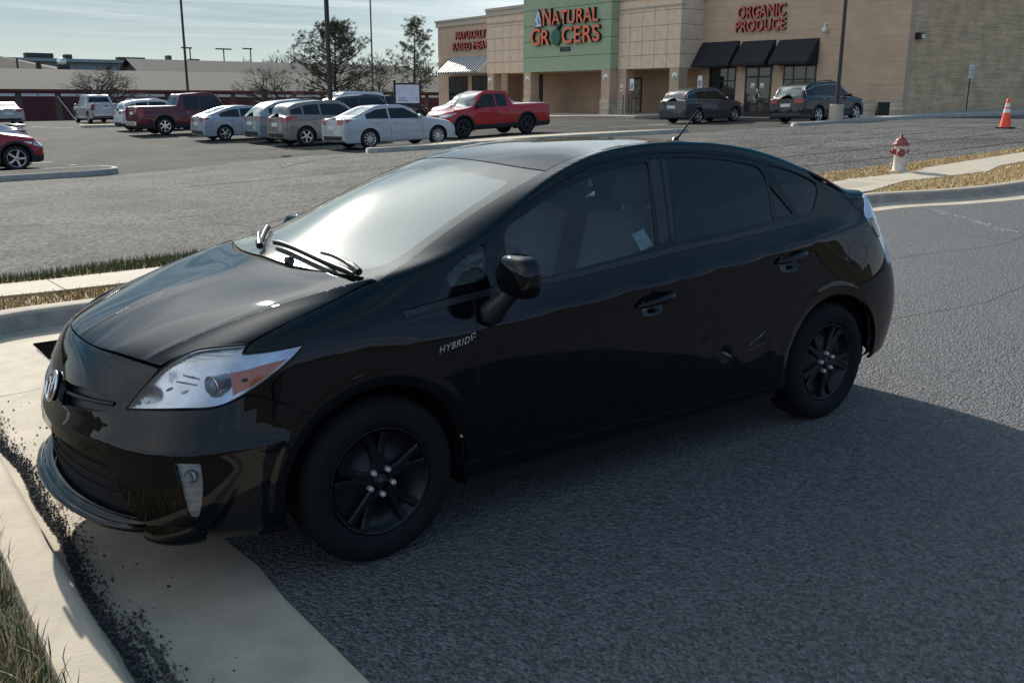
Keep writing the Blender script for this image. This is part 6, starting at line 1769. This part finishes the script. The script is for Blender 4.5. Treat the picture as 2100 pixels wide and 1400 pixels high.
    for x in np.linspace(-.80, .06, 60):
        yc = .50 + .22*max(0, (x+.75)/.85)
        for dv in (-.05, -.03, -.012, -.002, .002, .012, .03, .05):
            for sg in (1, -1): hx.append((x, sg*(yc+dv)))
        for y in (.001, .02, .05): hx += [(x, y), (x, -y)]
    for y in np.linspace(-.7, .7, 90):
        xe = -.19 + .10*(y/.7)**2
        for dv in (-.006, .0, .004, .015, .03, .045, .051, .06): hx.append((xe+dv, y))
    panel('bonnet', sh, 't', hood_o, paint, car, spacing=.022, raw=True, gap=.002, disp=hood_disp, thick=.016, extra=hx)
    # ---- roof, screens, tailgate
    hd = [(.995, .568), (.935, .39), (.895, .18), (.885, 0)]
    hdl = dense(hd, .03)
    roof_h = dense(ROOFS[:6], .03) + [(2.43, .40), (2.425, .2), (2.42, 0)]
    head = list(reversed(hdl))
    ro = head + roof_h[1:]
    ro = ro + [(x, -y) for x, y in reversed(ro[1:-1])]
    panel('roof', sh, 't', ro, paint, car, spacing=.018, raw=True, gap=.002)
    base = [(.083, .728), (.03, .60), (-.03, .36), (-.06, .15), (-.065, 0)]
    wo = head + list(reversed(dense(W, .03)))[1:] + dense(base, .03)[1:]
    wo = wo + [(x, -y) for x, y in reversed(wo[1:-1])]
    panel('windscreen', sh, 't', wo, wsg, car, spacing=.05, raw=True, off=-.003, gap=.001, thick=0)
    # black frit band round the screen, inside the glass
    inner = [(.87*0+x, y) for x, y in ()]
    def shrink(poly, f):
        o_ = [Vector(p) for p in poly]; A = sum(o_[i].x*o_[(i+1) % len(o_)].y - o_[(i+1) % len(o_)].x*o_[i].y for i in range(len(o_)))
        s_ = 1 if A > 0 else -1; q = []
        for i in range(len(o_)):
            t = (o_[(i+1) % len(o_)] - o_[i-1]).normalized(); q.append(o_[i] + f*s_*Vector((-t.y, t.x)))
        return q
    win = [(.81, 0), (.815, .20), (.845, .36), (.865, .45), (.84, .505), (.76, .525), (.60, .545), (.42, .57), (.26, .60), (.17, .605), (.10, .56), (.055, .40), (.03, .2), (.02, 0)]
    win = win + [(x, -y) for x, y in reversed(win[1:-1])]
    panel('screen_border', sh, 't', wo, dark, car, holes=[win], spacing=.06, raw=True, off=-.012, gap=.003, thick=0)
    def crumple(x, y):                                                       # pale folding sunshade behind the screen
        p, n = sh.at_t(x, y)
        w = .006*math.sin(9*x+14*y) + .005*math.sin(23*x-7*y+1.3) + .004*math.sin(41*y+11*x) + .003*math.sin(37*x+29*y)
        return p - n*(.034 + w), n
    ss = panel('sunshade', sh, crumple, [Vector((q[0], q[1])) for q in spline(win, True, .05)], shade_m, car, thick=0, spacing=.03, raw=True, gap=-.004)
    ss.data.normals_split_custom_set([(0, 0, 0)]*len(ss.data.loops))
    rg = [(2.445, 0), (2.45, .30), (2.455, .46), (2.52, .495), (2.70, .515), (2.90, .545), (3.00, .54), (3.04, .40), (3.055, .2), (3.06, 0)]
    rg = dense(rg, .03); rg = rg + [(x, -y) for x, y in reversed(rg[1:-1])]
    th = T3(*dense([(2.43, .512), (2.62, .530)]))
    tgo = [(2.43, 0), (2.43, .40)] + dense([(2.43, .512), (2.62, .530), (2.70, .575)], .03) + dense([(2.70, .575), (2.86, .655), (2.94, .72), (3.0, .735), (3.10, .725), (3.14, .62), (3.17, .42), (3.19, .2), (3.195, 0)], .03)[1:]
    tgo = tgo + [(x, -y) for x, y in reversed(tgo[1:-1])]
    tail = panel('tailgate', sh, 't', tgo, paint, car, holes=[[Vector(p) for p in rg]], spacing=.04, raw=True, gap=.002)
    panel('rear_window', sh, 't', rg, rtint, tail, spacing=.06, raw=True, off=-.005, gap=-.006, thick=0)
    def mrear(pts): return list(pts) + [(2*SR - p[0],) + tuple(p[1:]) for p in reversed(pts) if abs(p[0]-SR) > 1e-4]
    panel('rear_fascia', sh, 's', mrear([(SR, 1.165), (3.55, 1.16), (3.27, 1.145), (3.27, 1.0), (3.30, .84), (3.30, .79), (SR, .80)]), paint, tail, spacing=.05, gap=.002)
    rb = [(SR, .795), (3.5, .79), (3.165, .782, 1), (3.12, .765), (3.031, .748), (2.96, .722, 1), (2.932, .607, 1)] + [(x, z) for x, z in arc(2.7, 50, -8, n=14)] + [(3.066, .262, 1), (3.3, .268), (SR, .27)]
    rb[0] = (SR, .795)
    panel('rear_bumper', sh, 's', mrear(rb), paint, car, spacing=.03, gap=.002, disp=flare, thick=.018, extra=rings_to_s())
    tl = [(3.062, 1.168, 1), (3.03, 1.11), (3.018, 1.066, 1), (3.099, .947), (3.168, .79, 1), (3.295, .80, 1), (3.285, .95), (3.268, 1.06), (3.262, 1.16, 1)]
    t1, t2 = panel('tail_light', sh, 's', tl, sky_lens, car, off=.004, spacing=.03, gap=.002, mirror=True)
    rd = [(3.040, 1.052, 1), (3.085, 1.056, 1), (3.125, .945), (3.098, .948)]
    for t_, sg in ((t1, 1), (t2, -1)):
        pr = panel('reflector', sh, 's', rd, redm, t_, off=.006, spacing=.03, thick=.004)
        if sg < 0: mir(pr); bpy.data.objects.remove(pr)
    # ---- front bumper with its openings
    near = [(SF, .834), (-1.20, .834), (-.973, .832), (-.80, .820), (-.757, .812, 1), (-.82, .742), (-.873, .679, 1), (-.67, .689), (-.575, .694), (-.515, .708), (-.461, .732, 1), (-.379, .702), (-.262, .638), (-.248, .592, 1)]
    near += [(x, z) for x, z in arc(0., 133, 196, n=16)] + [(-.355, .215, 1), (-.45, .222), (-.67, .245), (-.85, .238), (-1.1, .235), (SF, .232)]
    slot = [(-1.36, .700), (-1.24, .707), (-1.126, .712), (-.96, .707, 1), (-.918, .694, 1), (-.95, .668), (-.99, .655), (-1.2, .637), (-1.335, .628)]
    slot2 = [(2*SF-p[0],) + tuple(p[1:]) for p in slot]
    mouth = msym([(SF, .505), (-1.15, .503), (-.94, .487, 1), (-.825, .322, 1), (-.99, .318), (SF, .318)])
    fog = [(-.688, .526, 1), (-.608, .520, 1), (-.605, .441), (-.620, .350), (-.634, .330), (-.652, .336), (-.672, .440)]
    fog2 = [(2*SF-p[0],) + tuple(p[1:]) for p in fog]
    def bump_disp(p):
        d, g = flare(p); g = Vector(g)
        # crease under the slots and a scoop round each fog lamp
        sz = .545 + .02*abs(p.y)
        v = p.z - sz
        if p.x < -.35 and abs(v) < .06:
            e = .006*(1-abs(v)/.06)**2; d += e; g += Vector((0, 0, -(1 if v > 0 else -1)*.012*(1-abs(v)/.06)/.06))
        return d, g
    bumper = panel('front_bumper', sh, 's', msym(near), paint, car, holes=[slot, slot2, mouth, fog, fog2], spacing=.025, gap=.002, disp=bump_disp, thick=.025, extra=rings_to_s())
    # dark recesses, bars
    for sl in (slot, slot2):
        panel('grille', sh, 's', sl, trim, car, off=-.045, gap=-.012, thick=0, spacing=.04)
    def bar(parent, name, s0, s1, z0, z1, off, r, mat, n=24, out=0):
        b = MB(); pts = []
        for i in range(n+1):
            t = i/n; p, nn = sh.at_s(s0+(s1-s0)*t, z0+(z1-z0)*t); pts.append(p+nn*off)
        b.tube(pts, r, mat, 8); return b.build(name, parent)
    g_low = panel('lower_grille', sh, 's', mouth, dark, car, off=-.045, gap=-.05, thick=0, spacing=.05)
    for z in (.455, .41, .37):
        f_ = .14*(z-.32)/.17
        bar(g_low, 'bar', -.86-f_, 2*SF+.86+f_, z, z, -.034, .005, dark, 40)
    for sl, sg in ((slot, 0), (slot2, 1)):
        a, b_ = (-1.33, -.96) if not sg else (2*SF+1.33, 2*SF+.96)
        bar(car, 'grille_bar', a, b_, .668, .686, -.022, .008, trim)
    # splitter lip: two stepped ledges that look upwards
    for step, (zt, zb, o0, o1, e) in enumerate(((.315, .303, -.004, .020, -.80), (.299, .289, .012, .038, -.80))):
        b = MB(); nseg = 60; rows = []
        for i in range(nseg+1):
            s_ = e + (2*SF-2*e)*i/nseg
            k = min(1, min(i, nseg-i)/7)**.6
            p0, n0 = sh.at_s(s_, zt); p1, n1 = sh.at_s(s_, zb)
            n0 = Vector((n0.x, n0.y, 0)).normalized(); n1 = Vector((n1.x, n1.y, 0)).normalized()
            q = p1 + n1*o1*k
            rows.append([p0 + n0*o0, p0*.4 + p1*.6 + n1*(o0+(o1-o0)*.62)*k, q, q - Vector((0, 0, .008)), q - Vector((0, 0, .02)) - n1*.012, p1 - n1*.03 - Vector((0, 0, .028))])
        vs = [v for r in rows for v in r]; m = 6
        fs = [(i*m+j, (i+1)*m+j, (i+1)*m+j+1, i*m+j+1) for i in range(nseg) for j in range(m-1)]
        b.add(vs, fs, paint, True)
        b.build('front_lip', car)
    # corner ledge below each fog lamp
    for sg in (1, -1):
        b = MB(); rows = []
        for i in range(13):
            s_ = -.80 + .19*i/12; k = math.sin(math.pi*(i+.5)/13.)**.5
            p0, n0 = sh.at_s(s_, .325); p1, n1 = sh.at_s(s_, .272)
            rows.append([p0 - n0*.004, p1 + n1*.028*k, p1 + n1*.026*k - Vector((0, 0, .012)), p1 - n1*.02 - Vector((0, 0, .03))])
        b.add([v for r in rows for v in r], [(i*4+j, (i+1)*4+j, (i+1)*4+j+1, i*4+j+1) for i in range(12) for j in range(3)], paint, True)
        o_ = b.build('corner_lip', car); o_.scale = (1, sg, 1)
    # ---- emblem on the nose
    b = MB(); zc = .662
    def on_nose(u, v, off=.012):
        p, n = sh.at_s(SF + u*.8/.73, zc + v); return p + n*off
    for (cx, cy, rx, ry, r_) in ((0, 0, .066, .050, .0058), (0, .004, .019, .045, .0045), (0, .024, .046, .019, .0045)):
        b.tube([on_nose(cx + rx*math.cos(2*math.pi*i/40), cy + ry*math.sin(2*math.pi*i/40), .010) for i in range(41)], r_, chrome, 8, cap=False)
    b.build('emblem', car)
    b = MB(); cen = on_nose(0, 0, .003)
    ring = [on_nose(.066*math.cos(2*math.pi*i/32), .05*math.sin(2*math.pi*i/32), .004) for i in range(32)]
    b.add([cen]+ring, [(0, i+1, (i+1) % 32+1) for i in range(32)], trim, True); b.build('emblem_back', car)
    # ---- headlights
    hl = [(-.873, .679, 1), (-.82, .742), (-.752, .806), (-.690, .843), (-.628, .869), (-.538, .883), (-.442, .890, 1), (-.462, .867, 1), (-.36, .870), (-.259, .878, 1), (-.304, .836), (-.405, .766), (-.515, .711), (-.575, .697), (-.67, .693)]
    hls = [Vector(p[:2]) for p in spline(hl, True, .03)]
    def dist_out(s, z):
        q = Vector((s, z)); m = 9
        for i in range(len(hls)):
            a, b_ = hls[i], hls[(i+1) % len(hls)]; ab = b_-a
            t = max(0, min(1, (q-a).dot(ab)/ab.length_squared)); m = min(m, (q-a-ab*t).length)
        return m
    def inner_at(s, z):
        p, n = sh.at_s(s, z)
        k = min(1, dist_out(s, z)/.035); k = k*k*(3-2*k)
        dd = .006 + .036*k
        # two reflector cups
        for cs, cz, cr, dep in ((-.560, .775, .060, .040), (-.690, .762, .055, .034), (-.790, .722, .042, .026)):
            u = math.hypot(s-cs, z-cz)/cr
            if u < 1: dd += dep*(1-u*u)
        return p - n*dd, n
    for sg in (1, -1):
        hs = panel('headlight', sh, inner_at, hl, silver, car, thick=0, spacing=.009, gap=.002)
        me = hs.data
        me.normals_split_custom_set([(0, 0, 0)]*len(me.loops))
        parts = [hs]
        bz = MB(); bz.tube([sh.at_s(q.x, q.y)[0] + sh.at_s(q.x, q.y)[1]*.001 for q in spline(hl, True, .015)] + [sh.at_s(hl[0][0], hl[0][1])[0]], .0036, dark, 6, cap=False); parts.append(bz.build('bezel', hs))
        ln = panel('lens', sh, 's', hl, lens, hs, off=.002, thick=.006, spacing=.03, gap=.0025); parts.append(ln)
        am = panel('turn_signal', sh, 's', [(-.512, .808, 1), (-.41, .824), (-.305, .842, 1), (-.40, .776), (-.505, .728, 1)], amberm, hs, off=-.012, thick=.02, spacing=.02, gap=.004); parts.append(am)
        # projector barrel looking forward
        p, n = sh.at_s(-.555, .774)
        fw = Vector((-.93, -.30, -.02)).normalized()
        M3 = fw.to_track_quat('Z', 'Y').to_matrix()
        b = MB()
        def place(prof, mat):
            k = MB(); k.lathe(prof, mat, 28)
            b.add([M3 @ (Vector(v)*.92) + p - n*.056 for v in k.v], k.f, mat, True)
        place([(.036, -.03), (.038, .03), (.041, .036), (.041, .042), (.035, .046), (.033, .040)], bright)
        place([(.033, .038), (.028, .050), (.018, .056), (.0, .058)], pmat('projector_lens', (.30, .34, .38), .05, coat=1.0))
        parts.append(b.build('projector', hs))
        b = MB()                                                     # three dark slots in the inner reflector
        for (s0, z0, s1, z1, w_) in ((-.675, .800, -.635, .790, .0035), (-.70, .778, -.645, .772, .0035), (-.735, .748, -.712, .758, .005)):
            q0, n0 = sh.at_s(s0, z0); q1, n1 = sh.at_s(s1, z1)
            b.tube([q0-n0*.022, (q0+q1)/2-n0*.02, q1-n1*.022], [w_*.7, w_, w_*.7], pmat('slot_grey', (.22, .24, .26), .3, .3), 8)
        parts.append(b.build('reflector_slot', hs))
        b = MB()                                                     # side marker bulb window
        q0, n0 = sh.at_s(-.47, .778); q1, n1 = sh.at_s(-.452, .781)
        b.tube([q0+n0*-.009, q1+n1*-.009], .006, dark, 6); parts.append(b.build('marker_bulb', hs))
        if sg < 0:
            for o_ in parts:
                if o_ is hs or o_ in (ln, am):
                    me = o_.data
                    co = [(v.co.x, -v.co.y, v.co.z) for v in me.vertices]
                    for v, c in zip(me.vertices, co): v.co = c
                    me.flip_normals(); me.normals_split_custom_set([(0, 0, 0)]*len(me.loops))
                else: o_.scale = (1, -1, 1)
    # ---- fog lamps
    for sg in (1, -1):
        def fog_at(s, z):
            p, n = sh.at_s(s, z); k = 1 if z > .43 else .4
            return p - n*(.012 + .01*k), n
        f1 = panel('fog_lamp', sh, fog_at, [(p[0], p[1]) for p in fog], fogm, car, thick=0, gap=.001, spacing=.02)
        f2 = panel('lens', sh, 's', fog, lens, f1, off=-.004, thick=0, gap=.001)
        p, n = sh.at_s(-.645, .475)
        b = MB(); fw = Vector((-.85, -.5, 0)).normalized(); M3 = fw.to_track_quat('Z', 'Y').to_matrix(); k = MB()
        k.lathe([(.024, -.012), (.024, .0), (.019, .002), (.015, -.006), (0, -.008)], fogm, 24)
        b.add([M3 @ Vector(v) + p - n*.014 for v in k.v], k.f, fogm, True)
        b2 = b.build('bulb', f1)
        if sg < 0:
            for o_ in (f1, f2):
                me = o_.data
                for v in me.vertices: v.co = (v.co.x, -v.co.y, v.co.z)
                me.flip_normals(); me.normals_split_custom_set([(0, 0, 0)]*len(me.loops))
            b2.scale = (1, -1, 1)
    # ---- liner that closes the gaps behind the skin, wheel wells, floor
    lv = [v - n*.026 for v, n in zip(sh.vs, sh.ns)]
    polys = [[Vector(p[:2]) for p in spline(g, True, .05)] for g in (g_front, g_rear, g_fix, g_quart, g_sail)]
    wsp, rgp = [Vector(p) for p in wo], [Vector(p) for p in rg]
    mp_ = [[Vector(p[:2]) for p in spline(g, True, .05)] for g in (fog, fog2, slot, slot2, mouth, hl, [(2*SF-p[0], p[1]) for p in hl])]
    lf = []
    for f in sh.ps:
        c = sum((sh.vs[i] for i in f), Vector((0, 0, 0)))/len(f)
        n = sh.ns[f[0]]
        bad = False
        for cx in (0, 2.7):
            if math.hypot(c.x-cx, c.z-.317) < .40 and abs(c.y) > .45: bad = True
        if abs(c.y) > .5 and c.z > .95:
            q = (c.x, c.z)
            if any(inside(q, P) for P in polys): bad = True
        if n.z > .3 and (inside((c.x, c.y), wsp) or inside((c.x, c.y), rgp)): bad = True
        if c.x < -.3:
            s_ = sh.to_s((c.x, -abs(c.y), c.z))
            if any(inside((s_, c.z), P) for P in mp_[:6]): bad = True
        if not bad: lf.append(f)
    b = MB(); b.add(lv, lf, dark, True)
    for cx in (0, 2.7):
        for sg in (1, -1):
            b.lathe([(.385, -.80*sg), (.39, -.50*sg), (.10, -.48*sg)], dark, 36, 'y', (cx, 0, .317), arc=(rad(-12), rad(192)))
    b.box((-.70, -.60, .19), (3.2, .60, .24), dark); b.box((.39, -.815, .192), (2.31, .815, .262), dark)
    b.build('inner_shell', car, recalc=False)
    # ---- interior
    b = MB()
    b.box((-.02, -.66, .88), (.62, .66, .965), grey); b.box((.30, -.70, .70), (.72, .70, .93), grey)
    b.prism([(.05, .955), (.40, .975), (.62, 1.01), (.70, .96), (.70, .90), (.05, .90)], -.64, .64, grey)
    b.build('dashboard', car, bevel=.02)
    for y in (-.37, .37):
        b = MB()
        b.box((1.0, -.24, .45), (1.50, .24, .62), seatm, at=(0, y, 0))
        b.box((-.07, -.23, 0), (.07, .23, .60), seatm, rot=(0, rad(16), 0), at=(1.50, y, .58))
        b.box((-.045, -.12, 0), (.045, .12, .19), seatm, rot=(0, rad(12), 0), at=(1.695, y, 1.19))
        b.build('front_seat', car, bevel=.04)
    b = MB(); b.box((1.95, -.62, .45), (2.45, .62, .62), seatm); b.box((-.07, -.62, 0), (.07, .62, .52), seatm, rot=(0, rad(22), 0), at=(2.42, 0, .6))
    for y in (-.36, .36): b.box((-.04, -.12, 0), (.04, .12, .15), seatm, rot=(0, rad(14), 0), at=(2.62, y, 1.10))
    b.build('rear_seat', car, bevel=.04)
    b = MB(); cw = Vector((.80, -.37, .965)); ax = Matrix.Rotation(rad(65), 3, 'Y')
    b.tube([cw + ax @ Vector((.0, .185*math.cos(2*math.pi*i/32), .185*math.sin(2*math.pi*i/32))) @ Matrix.Identity(3) for i in range(33)], .015, grey, 8, cap=False)
    b.tube([cw + Vector((-.02, -.17, 0)), cw + Vector((-.03, .17, 0))], .02, grey, 6); b.tube([cw, cw + Vector((-.3, 0, -.12))], .03, grey, 8)
    b.build('steering_wheel', car)
    b = MB(); b.tube([(1.60, -.60, 1.34), (1.56, -.66, 1.10), (1.53, -.68, .80)], .013, belt, 6); b.build('seat_belt', car)
    b = MB(); P = [sh.at_s(*q)[0] - sh.at_s(*q)[1]*.014 for q in ((1.345, 1.115), (1.425, 1.135), (1.452, 1.062), (1.372, 1.042))]
    b.add(P, [(0, 1, 2, 3)], paper); b.build('window_sticker', car)
    b = MB(); b.box((-.03, -.11, -.035), (.012, .11, .035), dark, at=(.80, 0, 1.30)); b.build('rear_view_mirror', car, bevel=.01)
    # ---- door mirrors
    for sg in (1, -1):
        b = MB(); rows = []
        cx, cy, cz = .545, -.985, 1.048
        n_u, n_v = 28, 16
        for i in range(n_v+1):
            ph = -math.pi/2 + math.pi*i/n_v
            for j in range(n_u):
                th_ = 2*math.pi*j/n_u
                def se(c, e): return math.copysign(abs(c)**e, c)
                x = .070*se(math.cos(ph), .55)*se(math.cos(th_), .75)
                y = .118*se(math.cos(ph), .55)*se(math.sin(th_), .55)
                z = .080*se(math.sin(ph), .75)
                if x > .012: x = .012 + (x-.012)*.35                 # flat glass side looks rearwards
                x += .012*((y)/.118)                                    # outer end swept back
                z += -.05*max(0, -y-.02)
                rows.append((cx+x, cy+y, cz+z))
        fs = [(i*n_u+j, i*n_u+(j+1) % n_u, (i+1)*n_u+(j+1) % n_u, (i+1)*n_u+j) for i in range(n_v) for j in range(n_u)]
        b.add(rows, fs, paint, True)
        mo = b.build('door_mirror', car)
        b = MB(); b.prism([(-.095, -.05), (.095, -.045), (.095, .045), (-.09, .04)], .002, .014, trim, 'x', (cx+.004, cy, cz)); g1 = b.build('mirror_glass', mo)
        b = MB()
        b.tube([(.535, -.955, .99), (.52, -.915, .95), (.50, -.885, .915), (.495, -.86, .89)], [.034, .036, .046, .052], trim, 12)
        b.tube([(.455, -.862, .915), (.46, -.868, .88), (.49, -.868, .862), (.53, -.866, .872)], [.012, .022, .026, .016], trim, 10)
        g2 = b.build('mirror_arm', mo)
        mo.scale = (1, sg, 1)
    # ---- wipers, cowl, aerial
    b = MB()
    cw_ = []
    for i in range(25):
        y = -.66 + 1.32*i/24
        xe = -.095 + .16*(abs(y)/.7)**2
        p0 = sh.at_t(xe-.01, y)[0] - Vector((0, 0, .012)); p1 = sh.at_t(xe+.10, y)[0] - Vector((0, 0, .012))
        cw_ += [p0, p1]
    b.add(cw_, [(2*i, 2*i+2, 2*i+3, 2*i+1) for i in range(24)], pmat('cowl_plastic', (.02, .02, .02), .9, spec=.1)); b.build('cowl', car)
    def wiper(x0, y0, x1, y1, bx0, by0, bx1, by1):
        b = MB()
        def on(x, y, h_): p, n = sh.at_t(x, y); return p + n*h_
        k = 12
        b.tube([on(x0+(x1-x0)*i/k, y0+(y1-y0)*i/k, .018+.02*math.sin(math.pi*i/k)) for i in range(k+1)], [.016 if i < 3 else .0085 for i in range(k+1)], trim, 8)
        b.tube([on(bx0+(bx1-bx0)*i/k, by0+(by1-by0)*i/k, .012) for i in range(k+1)], .007, dark, 6)
        b.tube([on(bx0+(bx1-bx0)*i/k, by0+(by1-by0)*i/k, .022) for i in range(k+1)], [.004]+[.008]*(k-1)+[.004], trim, 6)
        b.build('wiper', car)
    wiper(.045, -.655, .055, -.33, .022, -.655, .012, .05)
    wiper(-.03, .10, .10, .40, -.02, .12, .20, .56)
    b = MB(); b.lathe([(.0, .02), (.018, .018), (.022, .0)], trim, 12, at=(-.035, -.20, 1.068)); b.build('washer_jet', car)
    b = MB(); p, n = sh.at_t(2.37, 0)
    b.tube([p - n*.01, p + n*.02, p + Vector((.02, 0, .03))], [.025, .018, .008], trim, 10)
    b.tube([p + Vector((.015, 0, .02)), p + Vector((.10, 0, .10)), p + Vector((.175, 0, .175))], [.006, .005, .004], dark, 6)
    b.build('aerial', car)
    # ---- HYBRID badge on the fender
    tc = bpy.data.curves.new('badge', 'FONT'); tc.body = 'HYBRID'; tc.size = .036; tc.extrude = .0018; tc.space_character = 1.12; tc.shear = .25
    to = bpy.data.objects.new('badge', tc); COL.objects.link(to)
    dg = bpy.context.evaluated_depsgraph_get(); dg.update()
    bm_ = bpy.data.meshes.new_from_object(to.evaluated_get(dg)); bpy.data.objects.remove(to)
    bm_.materials.clear(); bm_.materials.append(chrome)
    xs = [v.co.x for v in bm_.vertices]; w0 = max(xs)-min(xs)
    for v in bm_.vertices:
        t = (v.co.x-min(xs))/w0
        p, n = sh.at_s(.248+.138*t, .772+.022*t + v.co.y)
        v.co = p + n*(.003 + v.co.z)
    bo_ = bpy.data.objects.new('badge', bm_); COL.objects.link(bo_); bo_.parent = car
    b = MB()
    for k, (s0, z0, s1, z1) in enumerate(((.395, .80, .393, .824), (.398, .823, .412, .827), (.400, .81, .410, .812))):
        b.tube([sh.at_s(s0, z0)[0] + Vector((0, -.004, 0)), sh.at_s(s1, z1)[0] + Vector((0, -.004, 0))], .0022, chrome, 6)
    b.build('badge_mark', car)
    b = MB(); b.tube([sh.at_s(p[0], p[1])[0] for p in dense(HATCH)], .0022, dark, 6); b.build('hatch_gap', car)
    # fuel flap: a fine groove ring
    b = MB(); b.tube([sh.at_s(2.90+.075*math.cos(2*math.pi*i/36), .882+.07*math.sin(2*math.pi*i/36))[0] for i in range(37)], .0012, dark, 6, cap=False); b.build('fuel_flap_gap', car)
    # ---- wheels
    def wheel():
        b = MB()
        b.lathe([(.062, -.828), (.062, -.815), (.17, -.80), (.186, -.815), (.196, -.834), (.204, -.842), (.209, -.838), (.209, -.825), (.190, -.80), (.186, -.70), (.19, -.64)], rimm, 56, 'y')
        b.lathe([(.0, -.836), (.026, -.836), (.032, -.830), (.034, -.80)], rimm, 24, 'y')
        for k in range(5):
            a = 2*math.pi*k/5 + .35
            for da, w in ((-.155, .017), (.155, .017)):
                P = []
                for (r_, aa, y, hw) in ((.035, a+da*.3, -.826, .024), (.09, a+da*.6, -.824, .018), (.15, a+da*1.0, -.824, .014), (.192, a+da*1.18, -.832, .017)):
                    c, s_ = math.cos(aa), math.sin(aa)
                    t = Vector((-s_, 0, c)); o_ = Vector((r_*c, y, r_*s_))
                    P += [o_ - t*hw, o_ - t*hw*.6 + Vector((0, -.007, 0)), o_ + t*hw*.6 + Vector((0, -.007, 0)), o_ + t*hw, o_ + t*hw + Vector((0, .03, 0)), o_ - t*hw + Vector((0, .03, 0))]
                fs = []
                for i in range(3):
                    for j in range(6): fs.append((i*6+j, i*6+(j+1) % 6, (i+1)*6+(j+1) % 6, (i+1)*6+j))
                b.add(P, fs, rimm, False)
        w_ = b.build('wheel', car)
        b = MB()
        tr = [(.205, -.828), (.214, -.846), (.235, -.856), (.262, -.859), (.288, -.853), (.304, -.840), (.3125, -.822), (.316, -.80), (.317, -.775), (.317, -.70), (.314, -.665), (.300, -.645), (.21, -.645)]
        b.lathe(tr, rubber, 72, 'y')
        for k in range(72):                                              # tread blocks at the shoulder
            a = 2*math.pi*k/72; c, s_ = math.cos(a), math.sin(a)
            R_ = Matrix(((c, 0, s_), (0, 1, 0), (-s_, 0, c)))
            b.box((.3125, -.818, -.0095), (.3185, -.70, .0095), rubber, rot=R_)
        ty = b.build('tyre', w_)
        for k in range(5):
            a = 2*math.pi*k/5 + .35 + math.pi/5
            c, s_ = math.cos(a)*.050, math.sin(a)*.050
            b = MB(); b.lathe([(.0, -.852), (.008, -.851), (.0115, -.845), (.0115, -.82)], lugm, 6, 'y', (c, 0, s_), smooth=False); b.build('lug_nut', w_)
        b = MB(); b.lathe([(.0, -.842), (.012, -.841), (.016, -.834)], trim, 14, 'y'); b.build('centre_cap', w_)
        b = MB(); b.lathe([(.03, -.765), (.135, -.765), (.135, -.74), (.03, -.74)], pmat('brake_disc', (.12, .12, .12), .45, .6), 40, 'y'); b.box((-.16, -.785, -.05), (-.08, -.70, .06), dark); b.build('brake', w_)
        return w_
    w0_ = wheel()
    w0_.location = (0, 0, .317)
    for (x, sg, rz) in ((2.7, 1, .5), (0, -1, .2), (2.7, -1, .9)):
        w_ = copy_tree(w0_, car)
        w_.location = (x, 0, .317); w_.scale = (1, sg, 1); w_.rotation_euler = (0, rz, 0)
    return car, sh
hatch, hatch_sh = build_hatchback()
